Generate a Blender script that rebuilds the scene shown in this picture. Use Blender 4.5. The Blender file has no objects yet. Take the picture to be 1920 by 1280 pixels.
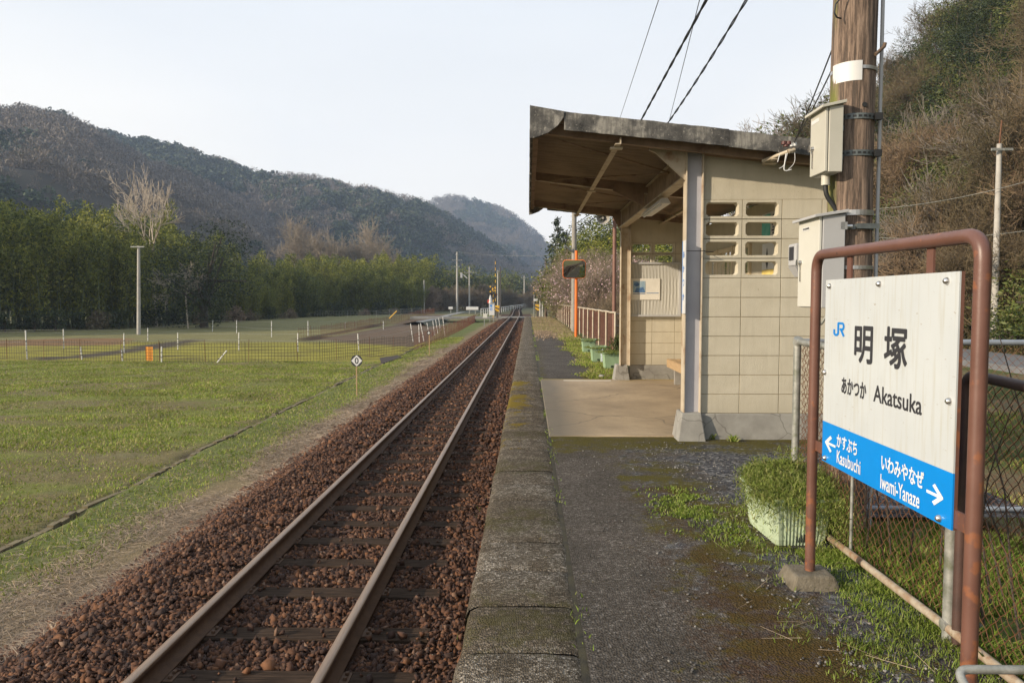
import bpy, math, random
import numpy as np
from mathutils import Vector, Matrix
R = math.radians
PI = math.pi
HAZE = True
scn = bpy.context.scene
# ------------------------------------------------------------------ camera
CAM = (0.0, 0.0, 1.41)
FPX = 1400.0
YAW = math.atan(30 / FPX)
PIT = math.atan(78 / FPX)
cd = bpy.data.cameras.new('camera')
cd.sensor_width = 36.0
cd.lens = FPX / 1920 * 36.0
cd.clip_start = 0.05
cd.clip_end = 6000
cam = bpy.data.objects.new('camera', cd)
cam.location = CAM
cam.rotation_euler = (PI / 2 - PIT, 0, YAW)
scn.collection.objects.link(cam)
scn.camera = cam
# ------------------------------------------------------------------ light
SUN_EL, SUN_AZ = R(20), R(243)          # azimuth clockwise from +Y
w = bpy.data.worlds.new('World')
scn.world = w
w.use_nodes = True
wt = w.node_tree
wt.nodes.clear()
wo = wt.nodes.new('ShaderNodeOutputWorld')
bg = wt.nodes.new('ShaderNodeBackground')
sky = wt.nodes.new('ShaderNodeTexSky')
sky.sky_type = 'NISHITA'
sky.sun_disc = False
sky.sun_elevation = SUN_EL
sky.sun_rotation = SUN_AZ
sky.altitude = 50
sky.air_density = 1.0
sky.dust_density = 3.0
sky.ozone_density = 2.0
tc = wt.nodes.new('ShaderNodeTexCoord')
mp = wt.nodes.new('ShaderNodeMapping')
mp.inputs['Scale'].default_value = (1.0, 1.0, 5.0)
nz = wt.nodes.new('ShaderNodeTexNoise')
nz.inputs['Scale'].default_value = 1.6
nz.inputs['Detail'].default_value = 5
nz.inputs['Roughness'].default_value = 0.5
rp = wt.nodes.new('ShaderNodeValToRGB')
rp.color_ramp.elements[0].position = 0.30
rp.color_ramp.elements[0].color = (0.88, 0.88, 0.88, 1)
rp.color_ramp.elements[1].position = 0.72
rp.color_ramp.elements[1].color = (0.97, 0.97, 0.97, 1)
mx = wt.nodes.new('ShaderNodeMixRGB')
mx.inputs[2].default_value = (6.6, 6.95, 7.35, 1)      # thin high cloud veil
wt.links.new(tc.outputs['Generated'], mp.inputs['Vector'])
wt.links.new(mp.outputs['Vector'], nz.inputs['Vector'])
wt.links.new(nz.outputs[0], rp.inputs[0])
sepz = wt.nodes.new('ShaderNodeSeparateXYZ')
wt.links.new(tc.outputs['Generated'], sepz.inputs[0])
vr = wt.nodes.new('ShaderNodeValToRGB')
vr.color_ramp.elements[0].position = 0.0
vr.color_ramp.elements[0].color = (0.96, 0.90, 0.82, 1)
vr.color_ramp.elements[1].position = 0.55
vr.color_ramp.elements[1].color = (0.55, 0.63, 0.73, 1)
e2 = vr.color_ramp.elements.new(0.22)
e2.color = (0.87, 0.845, 0.80, 1)
wt.links.new(sepz.outputs[2], vr.inputs[0])
vsc = wt.nodes.new('ShaderNodeVectorMath')
vsc.operation = 'SCALE'
vsc.inputs['Scale'].default_value = 9.3
wt.links.new(vr.outputs[0], vsc.inputs[0])
wt.links.new(rp.outputs[0], mx.inputs[0])
wt.links.new(vsc.outputs[0], mx.inputs[2])
wt.links.new(sky.outputs[0], mx.inputs[1])
wt.links.new(mx.outputs[0], bg.inputs['Color'])
bg.inputs['Strength'].default_value = 0.115
wt.links.new(bg.outputs[0], wo.inputs[0])
sd = bpy.data.lights.new('sun', 'SUN')
sd.energy = 4.4
sd.angle = R(0.8)
sd.color = (1.0, 0.85, 0.66)
sun = bpy.data.objects.new('sun', sd)
sdir = Vector((math.sin(SUN_AZ) * math.cos(SUN_EL), math.cos(SUN_AZ) * math.cos(SUN_EL), math.sin(SUN_EL)))
sun.rotation_euler = sdir.to_track_quat('Z', 'Y').to_euler()
sun.location = (-20, -20, 40)
scn.collection.objects.link(sun)
vs = scn.view_settings
vs.view_transform = 'Standard'
vs.look = 'None'
vs.gamma = 1
vs.exposure = 0.35
scn.cycles.volume_bounces = 1
scn.cycles.max_bounces = 8

# ------------------------------------------------------------------ photo measurement helpers (pixel of the photo -> point in the world)
_f = np.array([-math.sin(YAW) * math.cos(PIT), math.cos(YAW) * math.cos(PIT), -math.sin(PIT)])
_r = np.array([math.cos(YAW), math.sin(YAW), 0.])
_u = np.cross(_r, _f)
_c = np.array(CAM)
def P(u, v, X=None, Y=None, z=None):
    d = _f + _r * (u - 960) / FPX + _u * (640 - v) / FPX
    if z is not None: t = (z - _c[2]) / d[2]
    elif Y is not None: t = (Y - _c[1]) / d[1]
    else: t = (X - _c[0]) / d[0]
    return _c + d * t

# ------------------------------------------------------------------ mesh helpers
COL = scn.collection
ORG = {}
def tag(o, label=None, cat=None, group=None, kind=None):
    if label: o['label'] = label
    if cat: o['category'] = cat
    if group: o['group'] = group
    if kind: o['kind'] = kind
    return o
def link(o, parent=None, org=(0, 0, 0)):
    COL.objects.link(o)
    if parent is not None:
        o.parent = parent
        ORG[o.name] = ORG[parent.name]
    else:
        o.location = org
        ORG[o.name] = tuple(org)
    return o
def empty(name, loc, label, cat, group=None, kind=None):
    o = bpy.data.objects.new(name, None)
    o.empty_display_size = 0.2
    link(o, None, tuple(float(c) for c in loc))
    return tag(o, label, cat, group, kind)
def npmesh(name, V, Fc, mats, parent=None, org=(0, 0, 0), smooth=False, mi=None, col=None):
    """V (n,3) world coordinates, Fc (m,k) faces of one size, or list of arrays of different size"""
    V = np.asarray(V, dtype=np.float64).reshape(-1, 3)
    if parent is not None: org = ORG[parent.name]
    org = tuple(float(c) for c in org)
    V = V - np.array(org)
    Fs = Fc if isinstance(Fc, (list, tuple)) and len(Fc) and isinstance(Fc[0], np.ndarray) and Fc[0].ndim == 2 else [np.asarray(Fc)]
    me = bpy.data.meshes.new(name)
    me.vertices.add(len(V))
    me.vertices.foreach_set('co', V.ravel().astype(np.float32))
    nl = sum(f.size for f in Fs)
    nf = sum(len(f) for f in Fs)
    me.loops.add(nl)
    me.loops.foreach_set('vertex_index', np.concatenate([f.ravel() for f in Fs]).astype(np.int32))
    me.polygons.add(nf)
    st = []; off = 0
    for f in Fs:
        st.append(off + np.arange(len(f)) * f.shape[1]); off += f.size
    me.polygons.foreach_set('loop_start', np.concatenate(st).astype(np.int32))
    if mi is not None: me.polygons.foreach_set('material_index', np.asarray(mi, dtype=np.int32))
    if smooth: me.polygons.foreach_set('use_smooth', np.ones(nf, dtype=bool))
    me.update(calc_edges=True)
    if col is not None:
        ca = me.color_attributes.new('mask', 'FLOAT_COLOR', 'POINT')
        c4 = np.ones((len(V), 4), dtype=np.float32)
        c4[:, :col.shape[1]] = col
        ca.data.foreach_set('color', c4.ravel())
    for m in (mats if isinstance(mats, (list, tuple)) else [mats]): me.materials.append(m)
    o = bpy.data.objects.new(name, me)
    return link(o, parent, org)
class MB:
    def __init__(s): s.v = []; s.f = []; s.m = []; s.s = []
    def add(s, vs_, fs, m=0, sm=False):
        b = len(s.v); s.v += [tuple(float(c) for c in p) for p in vs_]
        for f in fs: s.f.append([b + i for i in f]); s.m.append(m); s.s.append(sm)
        return s
    def box(s, x0, x1, y0, y1, z0, z1, m=0, M=None):
        vs_ = [(x, y, z) for z in (z0, z1) for y in (y0, y1) for x in (x0, x1)]
        if M is not None: vs_ = [M @ Vector(p) for p in vs_]
        return s.add(vs_, [(0, 2, 3, 1), (4, 5, 7, 6), (0, 1, 5, 4), (2, 6, 7, 3), (0, 4, 6, 2), (1, 3, 7, 5)], m)
    def tube(s, pts, r, n=10, m=0, cap=True, sm=True):
        pts = [Vector([float(c) for c in p]) for p in pts]
        rs = list(r) if isinstance(r, (list, tuple)) else [r] * len(pts)
        t0 = (pts[1] - pts[0]).normalized()
        a = Vector((0, 0, 1)) if abs(t0.z) < 0.9 else Vector((1, 0, 0))
        u = t0.cross(a).normalized()
        b = len(s.v); vs_ = []
        for i, p in enumerate(pts):
            if i == 0: t = t0
            elif i == len(pts) - 1: t = (pts[i] - pts[i - 1]).normalized()
            else: t = ((pts[i] - pts[i - 1]).normalized() + (pts[i + 1] - pts[i]).normalized()).normalized()
            u = (u - t * u.dot(t)).normalized()
            w_ = t.cross(u)
            for k in range(n):
                an = 2 * PI * k / n
                vs_.append(p + (u * math.cos(an) + w_ * math.sin(an)) * rs[i])
        fs = []
        for i in range(len(pts) - 1):
            for k in range(n):
                a0 = i * n + k; a1 = i * n + (k + 1) % n
                fs.append((a0, a1, a1 + n, a0 + n))
        s.add(vs_, fs, m, sm)
        if cap:
            L = (len(pts) - 1) * n
            s.add([vs_[k] for k in range(n)], [list(range(n))[::-1]], m)
            s.add([vs_[L + k] for k in range(n)], [list(range(n))], m)
        return s
    def prism(s, poly, axis, a0, a1, m=0, sm=False):
        """2-D polygon extruded along axis (x: poly is y,z; y: poly is x,z; z: poly is x,y)"""
        def pt(p, a):
            return {'x': (a, p[0], p[1]), 'y': (p[0], a, p[1]), 'z': (p[0], p[1], a)}[axis]
        n = len(poly)
        vs_ = [pt(p, a0) for p in poly] + [pt(p, a1) for p in poly]
        fs = [list(range(n))[::-1], list(range(n, 2 * n))] + [(i, (i + 1) % n, (i + 1) % n + n, i + n) for i in range(n)]
        return s.add(vs_, fs, m, sm)
    def lathe(s, prof, cx, cy, n=20, m=0):
        vs_ = []
        for r, z in prof:
            for k in range(n):
                vs_.append((cx + r * math.cos(2 * PI * k / n), cy + r * math.sin(2 * PI * k / n), z))
        fs = [(i * n + k, i * n + (k + 1) % n, (i + 1) * n + (k + 1) % n, (i + 1) * n + k) for i in range(len(prof) - 1) for k in range(n)]
        return s.add(vs_, fs, m, True)
    def build(s, name, mats, parent=None, org=(0, 0, 0), bevel=0, label=None):
        if parent is not None: org = ORG[parent.name]
        me = bpy.data.meshes.new(name)
        me.from_pydata([(x - org[0], y - org[1], z - org[2]) for x, y, z in s.v], [], s.f)
        me.polygons.foreach_set('material_index', s.m)
        me.polygons.foreach_set('use_smooth', s.s)
        for m in (mats if isinstance(mats, (list, tuple)) else [mats]): me.materials.append(m)
        me.update()
        o = bpy.data.objects.new(name, me)
        link(o, parent, org)
        if bevel:
            bv = o.modifiers.new('bevel', 'BEVEL'); bv.width = bevel; bv.segments = 2; bv.limit_method = 'ANGLE'; bv.angle_limit = R(40)
        if label: o['label'] = label
        return o
def copy_tree(o, loc=None, rz=None, sc=None, parent=None):
    c = o.copy(); COL.objects.link(c)
    if parent is not None: c.parent = parent
    if loc is not None: c.location = [float(q) for q in loc]
    if rz is not None: c.rotation_euler = (0, 0, rz)
    if sc is not None: c.scale = sc if isinstance(sc, (tuple, list)) else (sc, sc, sc)
    for ch in list(o.children): copy_tree(ch, parent=c)
    return c
def fillet(pts, rad, n=6):
    pts = [Vector([float(c) for c in p]) for p in pts]
    out = [pts[0]]
    for i in range(1, len(pts) - 1):
        a = (pts[i - 1] - pts[i]).normalized(); b = (pts[i + 1] - pts[i]).normalized()
        p0 = pts[i] + a * rad; p2 = pts[i] + b * rad
        for k in range(n + 1):
            t = k / n
            out.append(p0 * (1 - t) ** 2 + pts[i] * 2 * t * (1 - t) + p2 * t * t)
    return out + [pts[-1]]

# ------------------------------------------------------------------ materials
def newmat(name):
    m = bpy.data.materials.new(name); m.use_nodes = True
    t = m.node_tree; t.nodes.clear()
    o = t.nodes.new('ShaderNodeOutputMaterial')
    b = t.nodes.new('ShaderNodeBsdfPrincipled')
    t.links.new(b.outputs[0], o.inputs[0])
    return m, t, b, o
def nd(t, ty, ins=None, **at):
    n = t.nodes.new('ShaderNode' + ty)
    for k, v in at.items(): setattr(n, k, v)
    for k, v in (ins or {}).items():
        if isinstance(v, bpy.types.NodeSocket): t.links.new(v, n.inputs[k])
        else: n.inputs[k].default_value = v
    return n
def C4(c): return (c[0], c[1], c[2], 1)
def coord(t, kind='Object', scale=None):
    c = nd(t, 'TexCoord').outputs[kind]
    if scale: c = nd(t, 'Mapping', {0: c, 'Scale': scale}).outputs[0]
    return c
def noise(t, vec, scale, detail=4, rough=0.55, dist=0):
    return nd(t, 'TexNoise', {'Vector': vec, 'Scale': scale, 'Detail': detail, 'Roughness': rough, 'Distortion': dist}).outputs[0]
def ramp(t, fac, stops, const=False):
    n = nd(t, 'ValToRGB', {0: fac}); cr = n.color_ramp
    if const: cr.interpolation = 'CONSTANT'
    while len(cr.elements) < len(stops): cr.elements.new(0.5)
    for e, (p, c) in zip(cr.elements, stops):
        e.position = p; e.color = C4(c) if not isinstance(c, (int, float)) else (c, c, c, 1)
    return n.outputs[0]
def mix(t, fac, a, b, mode='MIX'):
    n = nd(t, 'MixRGB', blend_type=mode)
    for i, v in ((0, fac), (1, a), (2, b)):
        if isinstance(v, bpy.types.NodeSocket): t.links.new(v, n.inputs[i])
        else: n.inputs[i].default_value = v if i == 0 else C4(v)
    return n.outputs[0]
def mth(t, op, a, b=0.0, clamp=False):
    n = nd(t, 'Math', operation=op, use_clamp=clamp)
    for i, v in ((0, a), (1, b)):
        if isinstance(v, bpy.types.NodeSocket): t.links.new(v, n.inputs[i])
        else: n.inputs[i].default_value = v
    return n.outputs[0]
def bump(t, b, h, strength=0.3, dist=0.01):
    n = nd(t, 'Bump', {'Height': h, 'Strength': strength, 'Distance': dist})
    t.links.new(n.outputs[0], b.inputs['Normal'])
def simple(name, c1, c2=None, scale=8, rough=0.7, bmp=0.0, bscale=60, metal=0.0, detail=5, stretch=None, c3=None, bdist=0.01):
    m, t, b, o = newmat(name)
    c2 = c2 or tuple(x * 0.8 for x in c1)
    co = coord(t, 'Object', stretch)
    n = noise(t, co, scale, detail, 0.62)
    st = [(0.32, c2), (0.62, c1)]
    if c3: st = [(0.30, c3), (0.45, c2), (0.62, c1)]
    t.links.new(ramp(t, n, st), b.inputs['Base Color'])
    b.inputs['Roughness'].default_value = rough
    b.inputs['Metallic'].default_value = metal
    if bmp: bump(t, b, noise(t, co, bscale, 3, 0.6), bmp, bdist)
    return m
def leafmat(name, cols, rough=0.55, trans=0.3, objvar=0.25, shine=0.3, ns=0.9):
    """cols: colours picked per leaf; object random shifts the value of each plant"""
    m, t, b, o = newmat(name)
    rnd = nd(t, 'NewGeometry').outputs['Random Per Island']
    base = ramp(t, rnd, [(i / max(1, len(cols) - 1), c) for i, c in enumerate(cols)])
    cl = noise(t, coord(t, 'Object'), ns, 3, 0.55)
    hsv = nd(t, 'HueSaturation', {'Color': base})
    orr = nd(t, 'ObjectInfo').outputs['Random']
    val = mth(t, 'MULTIPLY_ADD', orr, objvar * 2); t.nodes[-1].inputs[2].default_value = 1 - objvar
    val2 = mth(t, 'MULTIPLY', val, mth(t, 'ADD', cl, 0.5))
    t.links.new(val2, hsv.inputs['Value'])
    hue = mth(t, 'MULTIPLY_ADD', orr, -0.03); t.nodes[-1].inputs[2].default_value = 0.515
    t.links.new(hue, hsv.inputs['Hue'])
    t.links.new(hsv.outputs[0], b.inputs['Base Color'])
    b.inputs['Roughness'].default_value = rough
    b.inputs['Specular IOR Level'].default_value = shine
    if trans:
        tr = nd(t, 'BsdfTranslucent'); t.links.new(hsv.outputs[0], tr.inputs[0])
        ms = nd(t, 'MixShader', {0: trans, 1: b.outputs[0], 2: tr.outputs[0]})
        t.links.new(ms.outputs[0], o.inputs[0])
    return m
M = {}
def wallmat(name, ca, cb_):
    m, t, b, o = newmat(name); co = coord(t)
    n = noise(t, co, 5, 5); base = ramp(t, n, [(0.3, cb_), (0.65, ca)])
    st = noise(t, coord(t, 'Object', (7, 7, .5)), 2.2, 5, .7)
    base = mix(t, ramp(t, st, [(0.48, 0.0), (0.7, 0.24)]), base, tuple(q * .72 for q in cb_))
    sp = noise(t, co, 30, 3, .6); base = mix(t, ramp(t, sp, [(0.70, 0.0), (0.74, 0.5)]), base, (0.20, 0.17, 0.12))
    zz = nd(t, 'SeparateXYZ', {0: co}).outputs[2]
    g = mth(t, 'ADD', mth(t, 'MULTIPLY', mth(t, 'SUBTRACT', 0.55, zz), 1.3), mth(t, 'MULTIPLY', n, 0.5))
    base = mix(t, ramp(t, g, [(0.35, 0.0), (0.8, 0.35)]), base, (0.22, 0.19, 0.13))
    t.links.new(base, b.inputs['Base Color']); b.inputs['Roughness'].default_value = 0.88
    bump(t, b, mth(t, 'ADD', noise(t, co, 110, 4, .7), n), 0.5, 0.008); return m
M['cream_block'] = wallmat('cream_painted_block', (0.515, 0.47, 0.365), (0.465, 0.42, 0.32))
M['cream_wall'] = wallmat('cream_painted_render', (0.51, 0.465, 0.36), (0.46, 0.415, 0.315))
M['mortar'] = simple('mortar_line', (0.33, 0.28, 0.19), (0.25, 0.21, 0.14), 20, 0.95, 0.2, 100)
M['steel_blue'] = simple('unlit_web_blue_grey', (0.40, 0.40, 0.43), (0.35, 0.35, 0.38), 4, 0.5, 0.05, 90)
M['steel_cream'] = simple('aged_cream_paint', (0.50, 0.43, 0.33), (0.44, 0.37, 0.27), 6, 0.55, 0.08, 90, c3=(0.28, 0.17, 0.10))
M['steel_brown'] = simple('rusty_brown_steel', (0.28, 0.195, 0.13), (0.21, 0.14, 0.09), 5, 0.7, 0.12, 60, c3=(0.10, 0.05, 0.03))
M['roof_sheet'] = simple('aged_roof_sheet', (0.27, 0.205, 0.14), (0.20, 0.15, 0.10), 3, 0.75, 0.1, 60)
M['concrete'] = simple('weathered_concrete', (0.30, 0.28, 0.245), (0.22, 0.205, 0.18), 4, 0.9, 0.25, 80)
M['foot_dark'] = simple('mossy_dark_concrete', (0.17, 0.145, 0.105), (0.085, 0.07, 0.045), 12, 0.95, 0.6, 60)
M['galv'] = simple('galvanised_steel', (0.36, 0.36, 0.33), (0.24, 0.245, 0.22), 14, 0.5, 0.12, 90, metal=0.35, c3=(0.16, 0.17, 0.12))
M['pipe_blue'] = simple('grey_blue_pipe', (0.26, 0.29, 0.33), (0.2, 0.22, 0.25), 10, 0.5, 0.05, 80, metal=0.2)
M['strap'] = simple('bright_strap', (0.55, 0.55, 0.55), (0.42, 0.42, 0.42), 20, 0.35, metal=0.8)
M['strap_dark'] = simple('dark_perforated_strap', (0.14, 0.16, 0.16), (0.09, 0.10, 0.10), 20, 0.5, metal=0.4)
M['black'] = simple('black_rubber', (0.018, 0.018, 0.018), (0.012, 0.012, 0.012), 20, 0.55)
M['cable'] = simple('cable_black', (0.022, 0.024, 0.028), (0.015, 0.016, 0.018), 20, 0.5)
M['box_cream'] = simple('cream_enamel', (0.48, 0.465, 0.40), (0.43, 0.415, 0.35), 2.5, 0.45, 0.02, 60)
M['box_white'] = simple('off_white_enamel', (0.58, 0.57, 0.51), (0.53, 0.52, 0.46), 2.5, 0.42, 0.02, 60)
M['box_grey'] = simple('grey_enamel', (0.42, 0.42, 0.42), (0.38, 0.38, 0.38), 2.5, 0.45, 0.02, 60)
M['white_plain'] = simple('white_plate', (0.62, 0.62, 0.61), (0.56, 0.56, 0.55), 3, 0.5)
M['print_dark'] = simple('dark_print', (0.03, 0.03, 0.035), None, 3, 0.6)
M['print_white'] = simple('white_print', (0.78, 0.78, 0.78), None, 3, 0.5)
M['print_blue'] = simple('blue_print', (0.0, 0.20, 0.62), (0.0, 0.185, 0.58), 3, 0.4)
M['chrome'] = simple('bolt_steel', (0.62, 0.6, 0.57), (0.5, 0.48, 0.45), 20, 0.25, metal=0.9)
M['orange'] = simple('orange_paint', (0.78, 0.17, 0.015), (0.68, 0.14, 0.015), 5, 0.5, 0.03, 40)
M['wood_pale'] = simple('pale_wood', (0.42, 0.29, 0.155), (0.32, 0.21, 0.11), 6, 0.7, 0.1, 60, stretch=(8, 1, 8))
M['wood_dark'] = simple('dark_wood', (0.13, 0.085, 0.055), (0.08, 0.05, 0.035), 6, 0.8, 0.2, 60, stretch=(8, 8, 1))
M['concrete_pole'] = simple('concrete_pole', (0.42, 0.40, 0.36), (0.33, 0.31, 0.28), 3, 0.8, 0.05, 60)
M['pole_dark'] = simple('dark_pole_paint', (0.10, 0.085, 0.075), (0.07, 0.06, 0.05), 3, 0.7)
M['yellow'] = simple('signal_yellow', (0.72, 0.42, 0.03), (0.6, 0.33, 0.03), 3, 0.5)
M['red'] = simple('signal_red', (0.60, 0.07, 0.03), None, 3, 0.5)
M['planter'] = simple('pale_green_plastic', (0.42, 0.50, 0.35), (0.36, 0.44, 0.30), 4, 0.5, 0.03, 60)
M['planter_far'] = simple('green_plastic', (0.26, 0.37, 0.22), (0.22, 0.32, 0.19), 4, 0.5, 0.03, 60)
M['soil'] = simple('dark_soil', (0.06, 0.045, 0.03), (0.035, 0.025, 0.018), 20, 0.95, 0.5, 50)
M['bark_grey'] = simple('grey_bark', (0.22, 0.19, 0.155), (0.13, 0.11, 0.09), 6, 0.9)
M['bark_pale'] = simple('pale_bare_bark', (0.46, 0.39, 0.31), (0.36, 0.30, 0.24), 6, 0.85)
M['bark_mid'] = simple('grey_brown_twigs', (0.32, 0.265, 0.20), (0.24, 0.195, 0.15), 6, 0.9)
M['bark_dark'] = simple('dark_bark', (0.07, 0.055, 0.04), (0.045, 0.035, 0.028), 6, 0.9)
M['culm'] = simple('bamboo_culm', (0.16, 0.19, 0.09), (0.10, 0.12, 0.06), 3, 0.6)
M['asphalt_road'] = simple('grey_road_asphalt', (0.14, 0.14, 0.14), (0.11, 0.11, 0.11), 1.5, 0.9, 0.2, 60)
M['net'] = simple('dark_netting', (0.035, 0.03, 0.02), None, 3, 0.8)
M['rust'] = simple('rusty_wire', (0.17, 0.075, 0.035), (0.10, 0.042, 0.022), 25, 0.8, 0.2, 90)
M['rust_red'] = simple('red_rusted_mesh', (0.15, 0.055, 0.03), (0.10, 0.035, 0.022), 5, 0.85)
M['stake_white'] = simple('white_stake', (0.72, 0.71, 0.68), (0.60, 0.58, 0.55), 30, 0.6)
M['paper'] = simple('faded_paper', (0.72, 0.69, 0.62), (0.66, 0.63, 0.56), 6, 0.8)
M['blue_photo'] = simple('printed_blue', (0.10, 0.22, 0.42), (0.04, 0.08, 0.20), 25, 0.6)
M['teal'] = simple('printed_teal', (0.08, 0.45, 0.38), (0.2, 0.55, 0.5), 10, 0.6)
M['sign_paint'] = None
def pipe_paint():
    m, t, b, o = newmat('red_brown_pipe_paint'); co = coord(t)
    n = noise(t, co, 6, 4); base = ramp(t, n, [(0.3, (0.115, 0.052, 0.037)), (0.7, (0.155, 0.075, 0.055))])
    sp = noise(t, co, 16, 3, 0.5)
    zz = nd(t, 'SeparateXYZ', {0: co}).outputs[2]
    low = mth(t, 'MULTIPLY', mth(t, 'SUBTRACT', 1.15, zz), 0.10)
    s2 = ramp(t, mth(t, 'ADD', sp, low), [(0.60, 0.0), (0.67, 0.9)])
    c = mix(t, s2, base, (0.22, 0.085, 0.04))
    s3 = ramp(t, noise(t, co, 24, 2), [(0.72, 0.0), (0.76, 1.0)])
    c = mix(t, s3, c, (0.06, 0.03, 0.025))
    t.links.new(c, b.inputs['Base Color']); b.inputs['Roughness'].default_value = 0.42
    bump(t, b, noise(t, co, 60, 3), 0.12, 0.004)
    return m
M['pipe'] = pipe_paint()
def sign_face():
    m, t, b, o = newmat('aged_white_enamel'); co = coord(t)
    n = noise(t, co, 3.0, 5)
    st = noise(t, coord(t, 'Object', (1, 14, 0.9)), 3.0, 4)
    base = ramp(t, n, [(0.3, (0.46, 0.49, 0.505)), (0.7, (0.52, 0.55, 0.56))])
    c = mix(t, ramp(t, st, [(0.50, 0.0), (0.72, 0.55)]), base, (0.40, 0.385, 0.32))
    scr = noise(t, coord(t, 'Object', (1, 6, 22)), 4.0, 2)
    c = mix(t, ramp(t, scr, [(0.70, 0.0), (0.72, 0.6)]), c, (0.28, 0.22, 0.16))
    t.links.new(c, b.inputs['Base Color']); b.inputs['Roughness'].default_value = 0.45
    return m
M['sign_white'] = sign_face()
M['sign_blue'] = simple('sign_blue', (0.0, 0.225, 0.66), (0.0, 0.205, 0.61), 4, 0.35)
def wood_pole():
    m, t, b, o = newmat('old_wooden_pole'); co = coord(t, 'Object', (1, 1, 0.06))
    n = noise(t, co, 34, 8, 0.8)
    n2 = noise(t, coord(t, 'Object', (1, 1, 0.4)), 5, 3)
    base = ramp(t, n, [(0.43, (0.022, 0.013, 0.009)), (0.485, (0.13, 0.08, 0.055)), (0.57, (0.36, 0.255, 0.185))])
    c = mix(t, mth(t, 'MULTIPLY', n2, 0.6), base, (0.22, 0.17, 0.13))
    nx = nd(t, 'SeparateXYZ', {0: nd(t, 'NewGeometry').outputs['Normal']}).outputs[0]
    ny = nd(t, 'SeparateXYZ', {0: nd(t, 'NewGeometry').outputs['Normal']}).outputs[1]
    pc = nd(t, 'SeparateXYZ', {0: coord(t)})
    side = mth(t, 'MULTIPLY', pc.outputs[0], -7.5)
    g = mth(t, 'ADD', mth(t, 'SUBTRACT', side, 0.80), mth(t, 'MULTIPLY', noise(t, coord(t, 'Object', (1, 1, .3)), 9, 3), 0.7))
    gm = ramp(t, g, [(0.45, 0.0), (0.62, 0.85)])
    c = mix(t, gm, c, mix(t, n, (0.10, 0.11, 0.02), (0.25, 0.27, 0.05)))
    t.links.new(c, b.inputs['Base Color']); b.inputs['Roughness'].default_value = 0.9
    bump(t, b, n, 1.0, 0.02)
    return m
M['wood_pole'] = wood_pole()
def fascia_mat():
    m, t, b, o = newmat('blackened_concrete_fascia'); co = coord(t)
    n = noise(t, co, 4, 6, 0.7)
    st = noise(t, coord(t, 'Object', (9, 9, 0.7)), 2.5, 5, 0.65)
    base = ramp(t, n, [(0.36, (0.028, 0.028, 0.028)), (0.5, (0.11, 0.106, 0.098)), (0.62, (0.30, 0.285, 0.25))])
    c = mix(t, ramp(t, st, [(0.42, 0.0), (0.6, 0.65)]), base, (0.055, 0.053, 0.05))
    sp = noise(t, co, 38, 3, 0.6)
    c = mix(t, ramp(t, sp, [(0.62, 0.0), (0.68, 0.7)]), c, (0.33, 0.31, 0.27))
    t.links.new(c, b.inputs['Base Color']); b.inputs['Roughness'].default_value = 0.95
    bump(t, b, noise(t, co, 50, 5, 0.7), 0.6, 0.01)
    return m
M['fascia'] = fascia_mat()
def platform_mat():
    m, t, b, o = newmat('platform_asphalt'); co = coord(t)
    at = nd(t, 'Attribute', attribute_name='mask'); sp = nd(t, 'SeparateColor', {0: at.outputs['Color']})
    vo = nd(t, 'TexVoronoi', {'Vector': co, 'Scale': 95}); vo2 = nd(t, 'TexVoronoi', {'Vector': co, 'Scale': 38})
    v1 = nd(t, 'SeparateColor', {0: vo.outputs['Color']}).outputs[0]
    base = ramp(t, v1, [(0.0, (0.05, 0.041, 0.033)), (0.55, (0.10, 0.085, 0.071)), (0.9, (0.155, 0.135, 0.115)), (1.0, (0.27, 0.24, 0.21))])
    big = noise(t, co, 1.3, 5, 0.6)
    base = mix(t, ramp(t, big, [(0.35, 0.55), (0.65, 0.0)]), base, (0.040, 0.035, 0.028))
    v2 = nd(t, 'SeparateColor', {0: vo2.outputs['Color']}).outputs[1]
    gra = ramp(t, v2, [(0.0, (0.035, 0.035, 0.04)), (0.7, (0.10, 0.10, 0.105)), (0.9, (0.17, 0.165, 0.16)), (1, (0.27, 0.26, 0.25))])
    n = noise(t, co, 5.5, 7, 0.72)
    nf = noise(t, co, 45, 4, 0.7)
    def msk(ch, w_=0.10, extra=n):
        s_ = mth(t, 'ADD', sp.outputs[ch], mth(t, 'MULTIPLY', mth(t, 'SUBTRACT', extra, 0.5), 1.9))
        s_ = mth(t, 'ADD', s_, mth(t, 'MULTIPLY', mth(t, 'SUBTRACT', nf, 0.5), 0.9))
        return ramp(t, s_, [(0.5 - w_, 0.0), (0.5 + w_, 1.0)])
    c = mix(t, msk(2, 0.06), base, gra)
    n2 = noise(t, co, 3.1, 6, 0.7)
    mo = mix(t, nf, (0.035, 0.030, 0.006), (0.135, 0.115, 0.012))
    c = mix(t, mth(t, 'MULTIPLY', msk(0, 0.12, n2), 0.85), c, mo)
    n3 = noise(t, nd(t, 'Mapping', {0: co, 'Location': (5, 3, 1)}).outputs[0], 4.3, 6, 0.75)
    c = mix(t, mth(t, 'MULTIPLY', msk(1, 0.22, n3), 0.62), c, mix(t, nf, (0.022, 0.011, 0.006), (0.095, 0.042, 0.016)))
    t.links.new(c, b.inputs['Base Color']); b.inputs['Roughness'].default_value = 0.92
    h = mth(t, 'ADD', vo.outputs['Distance'], mth(t, 'MULTIPLY', nf, 1.2))
    b.inputs['Specular IOR Level'].default_value = 0.12
    bump(t, b, h, 0.85, 0.011)
    return m
M['platform'] = platform_mat()
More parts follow.
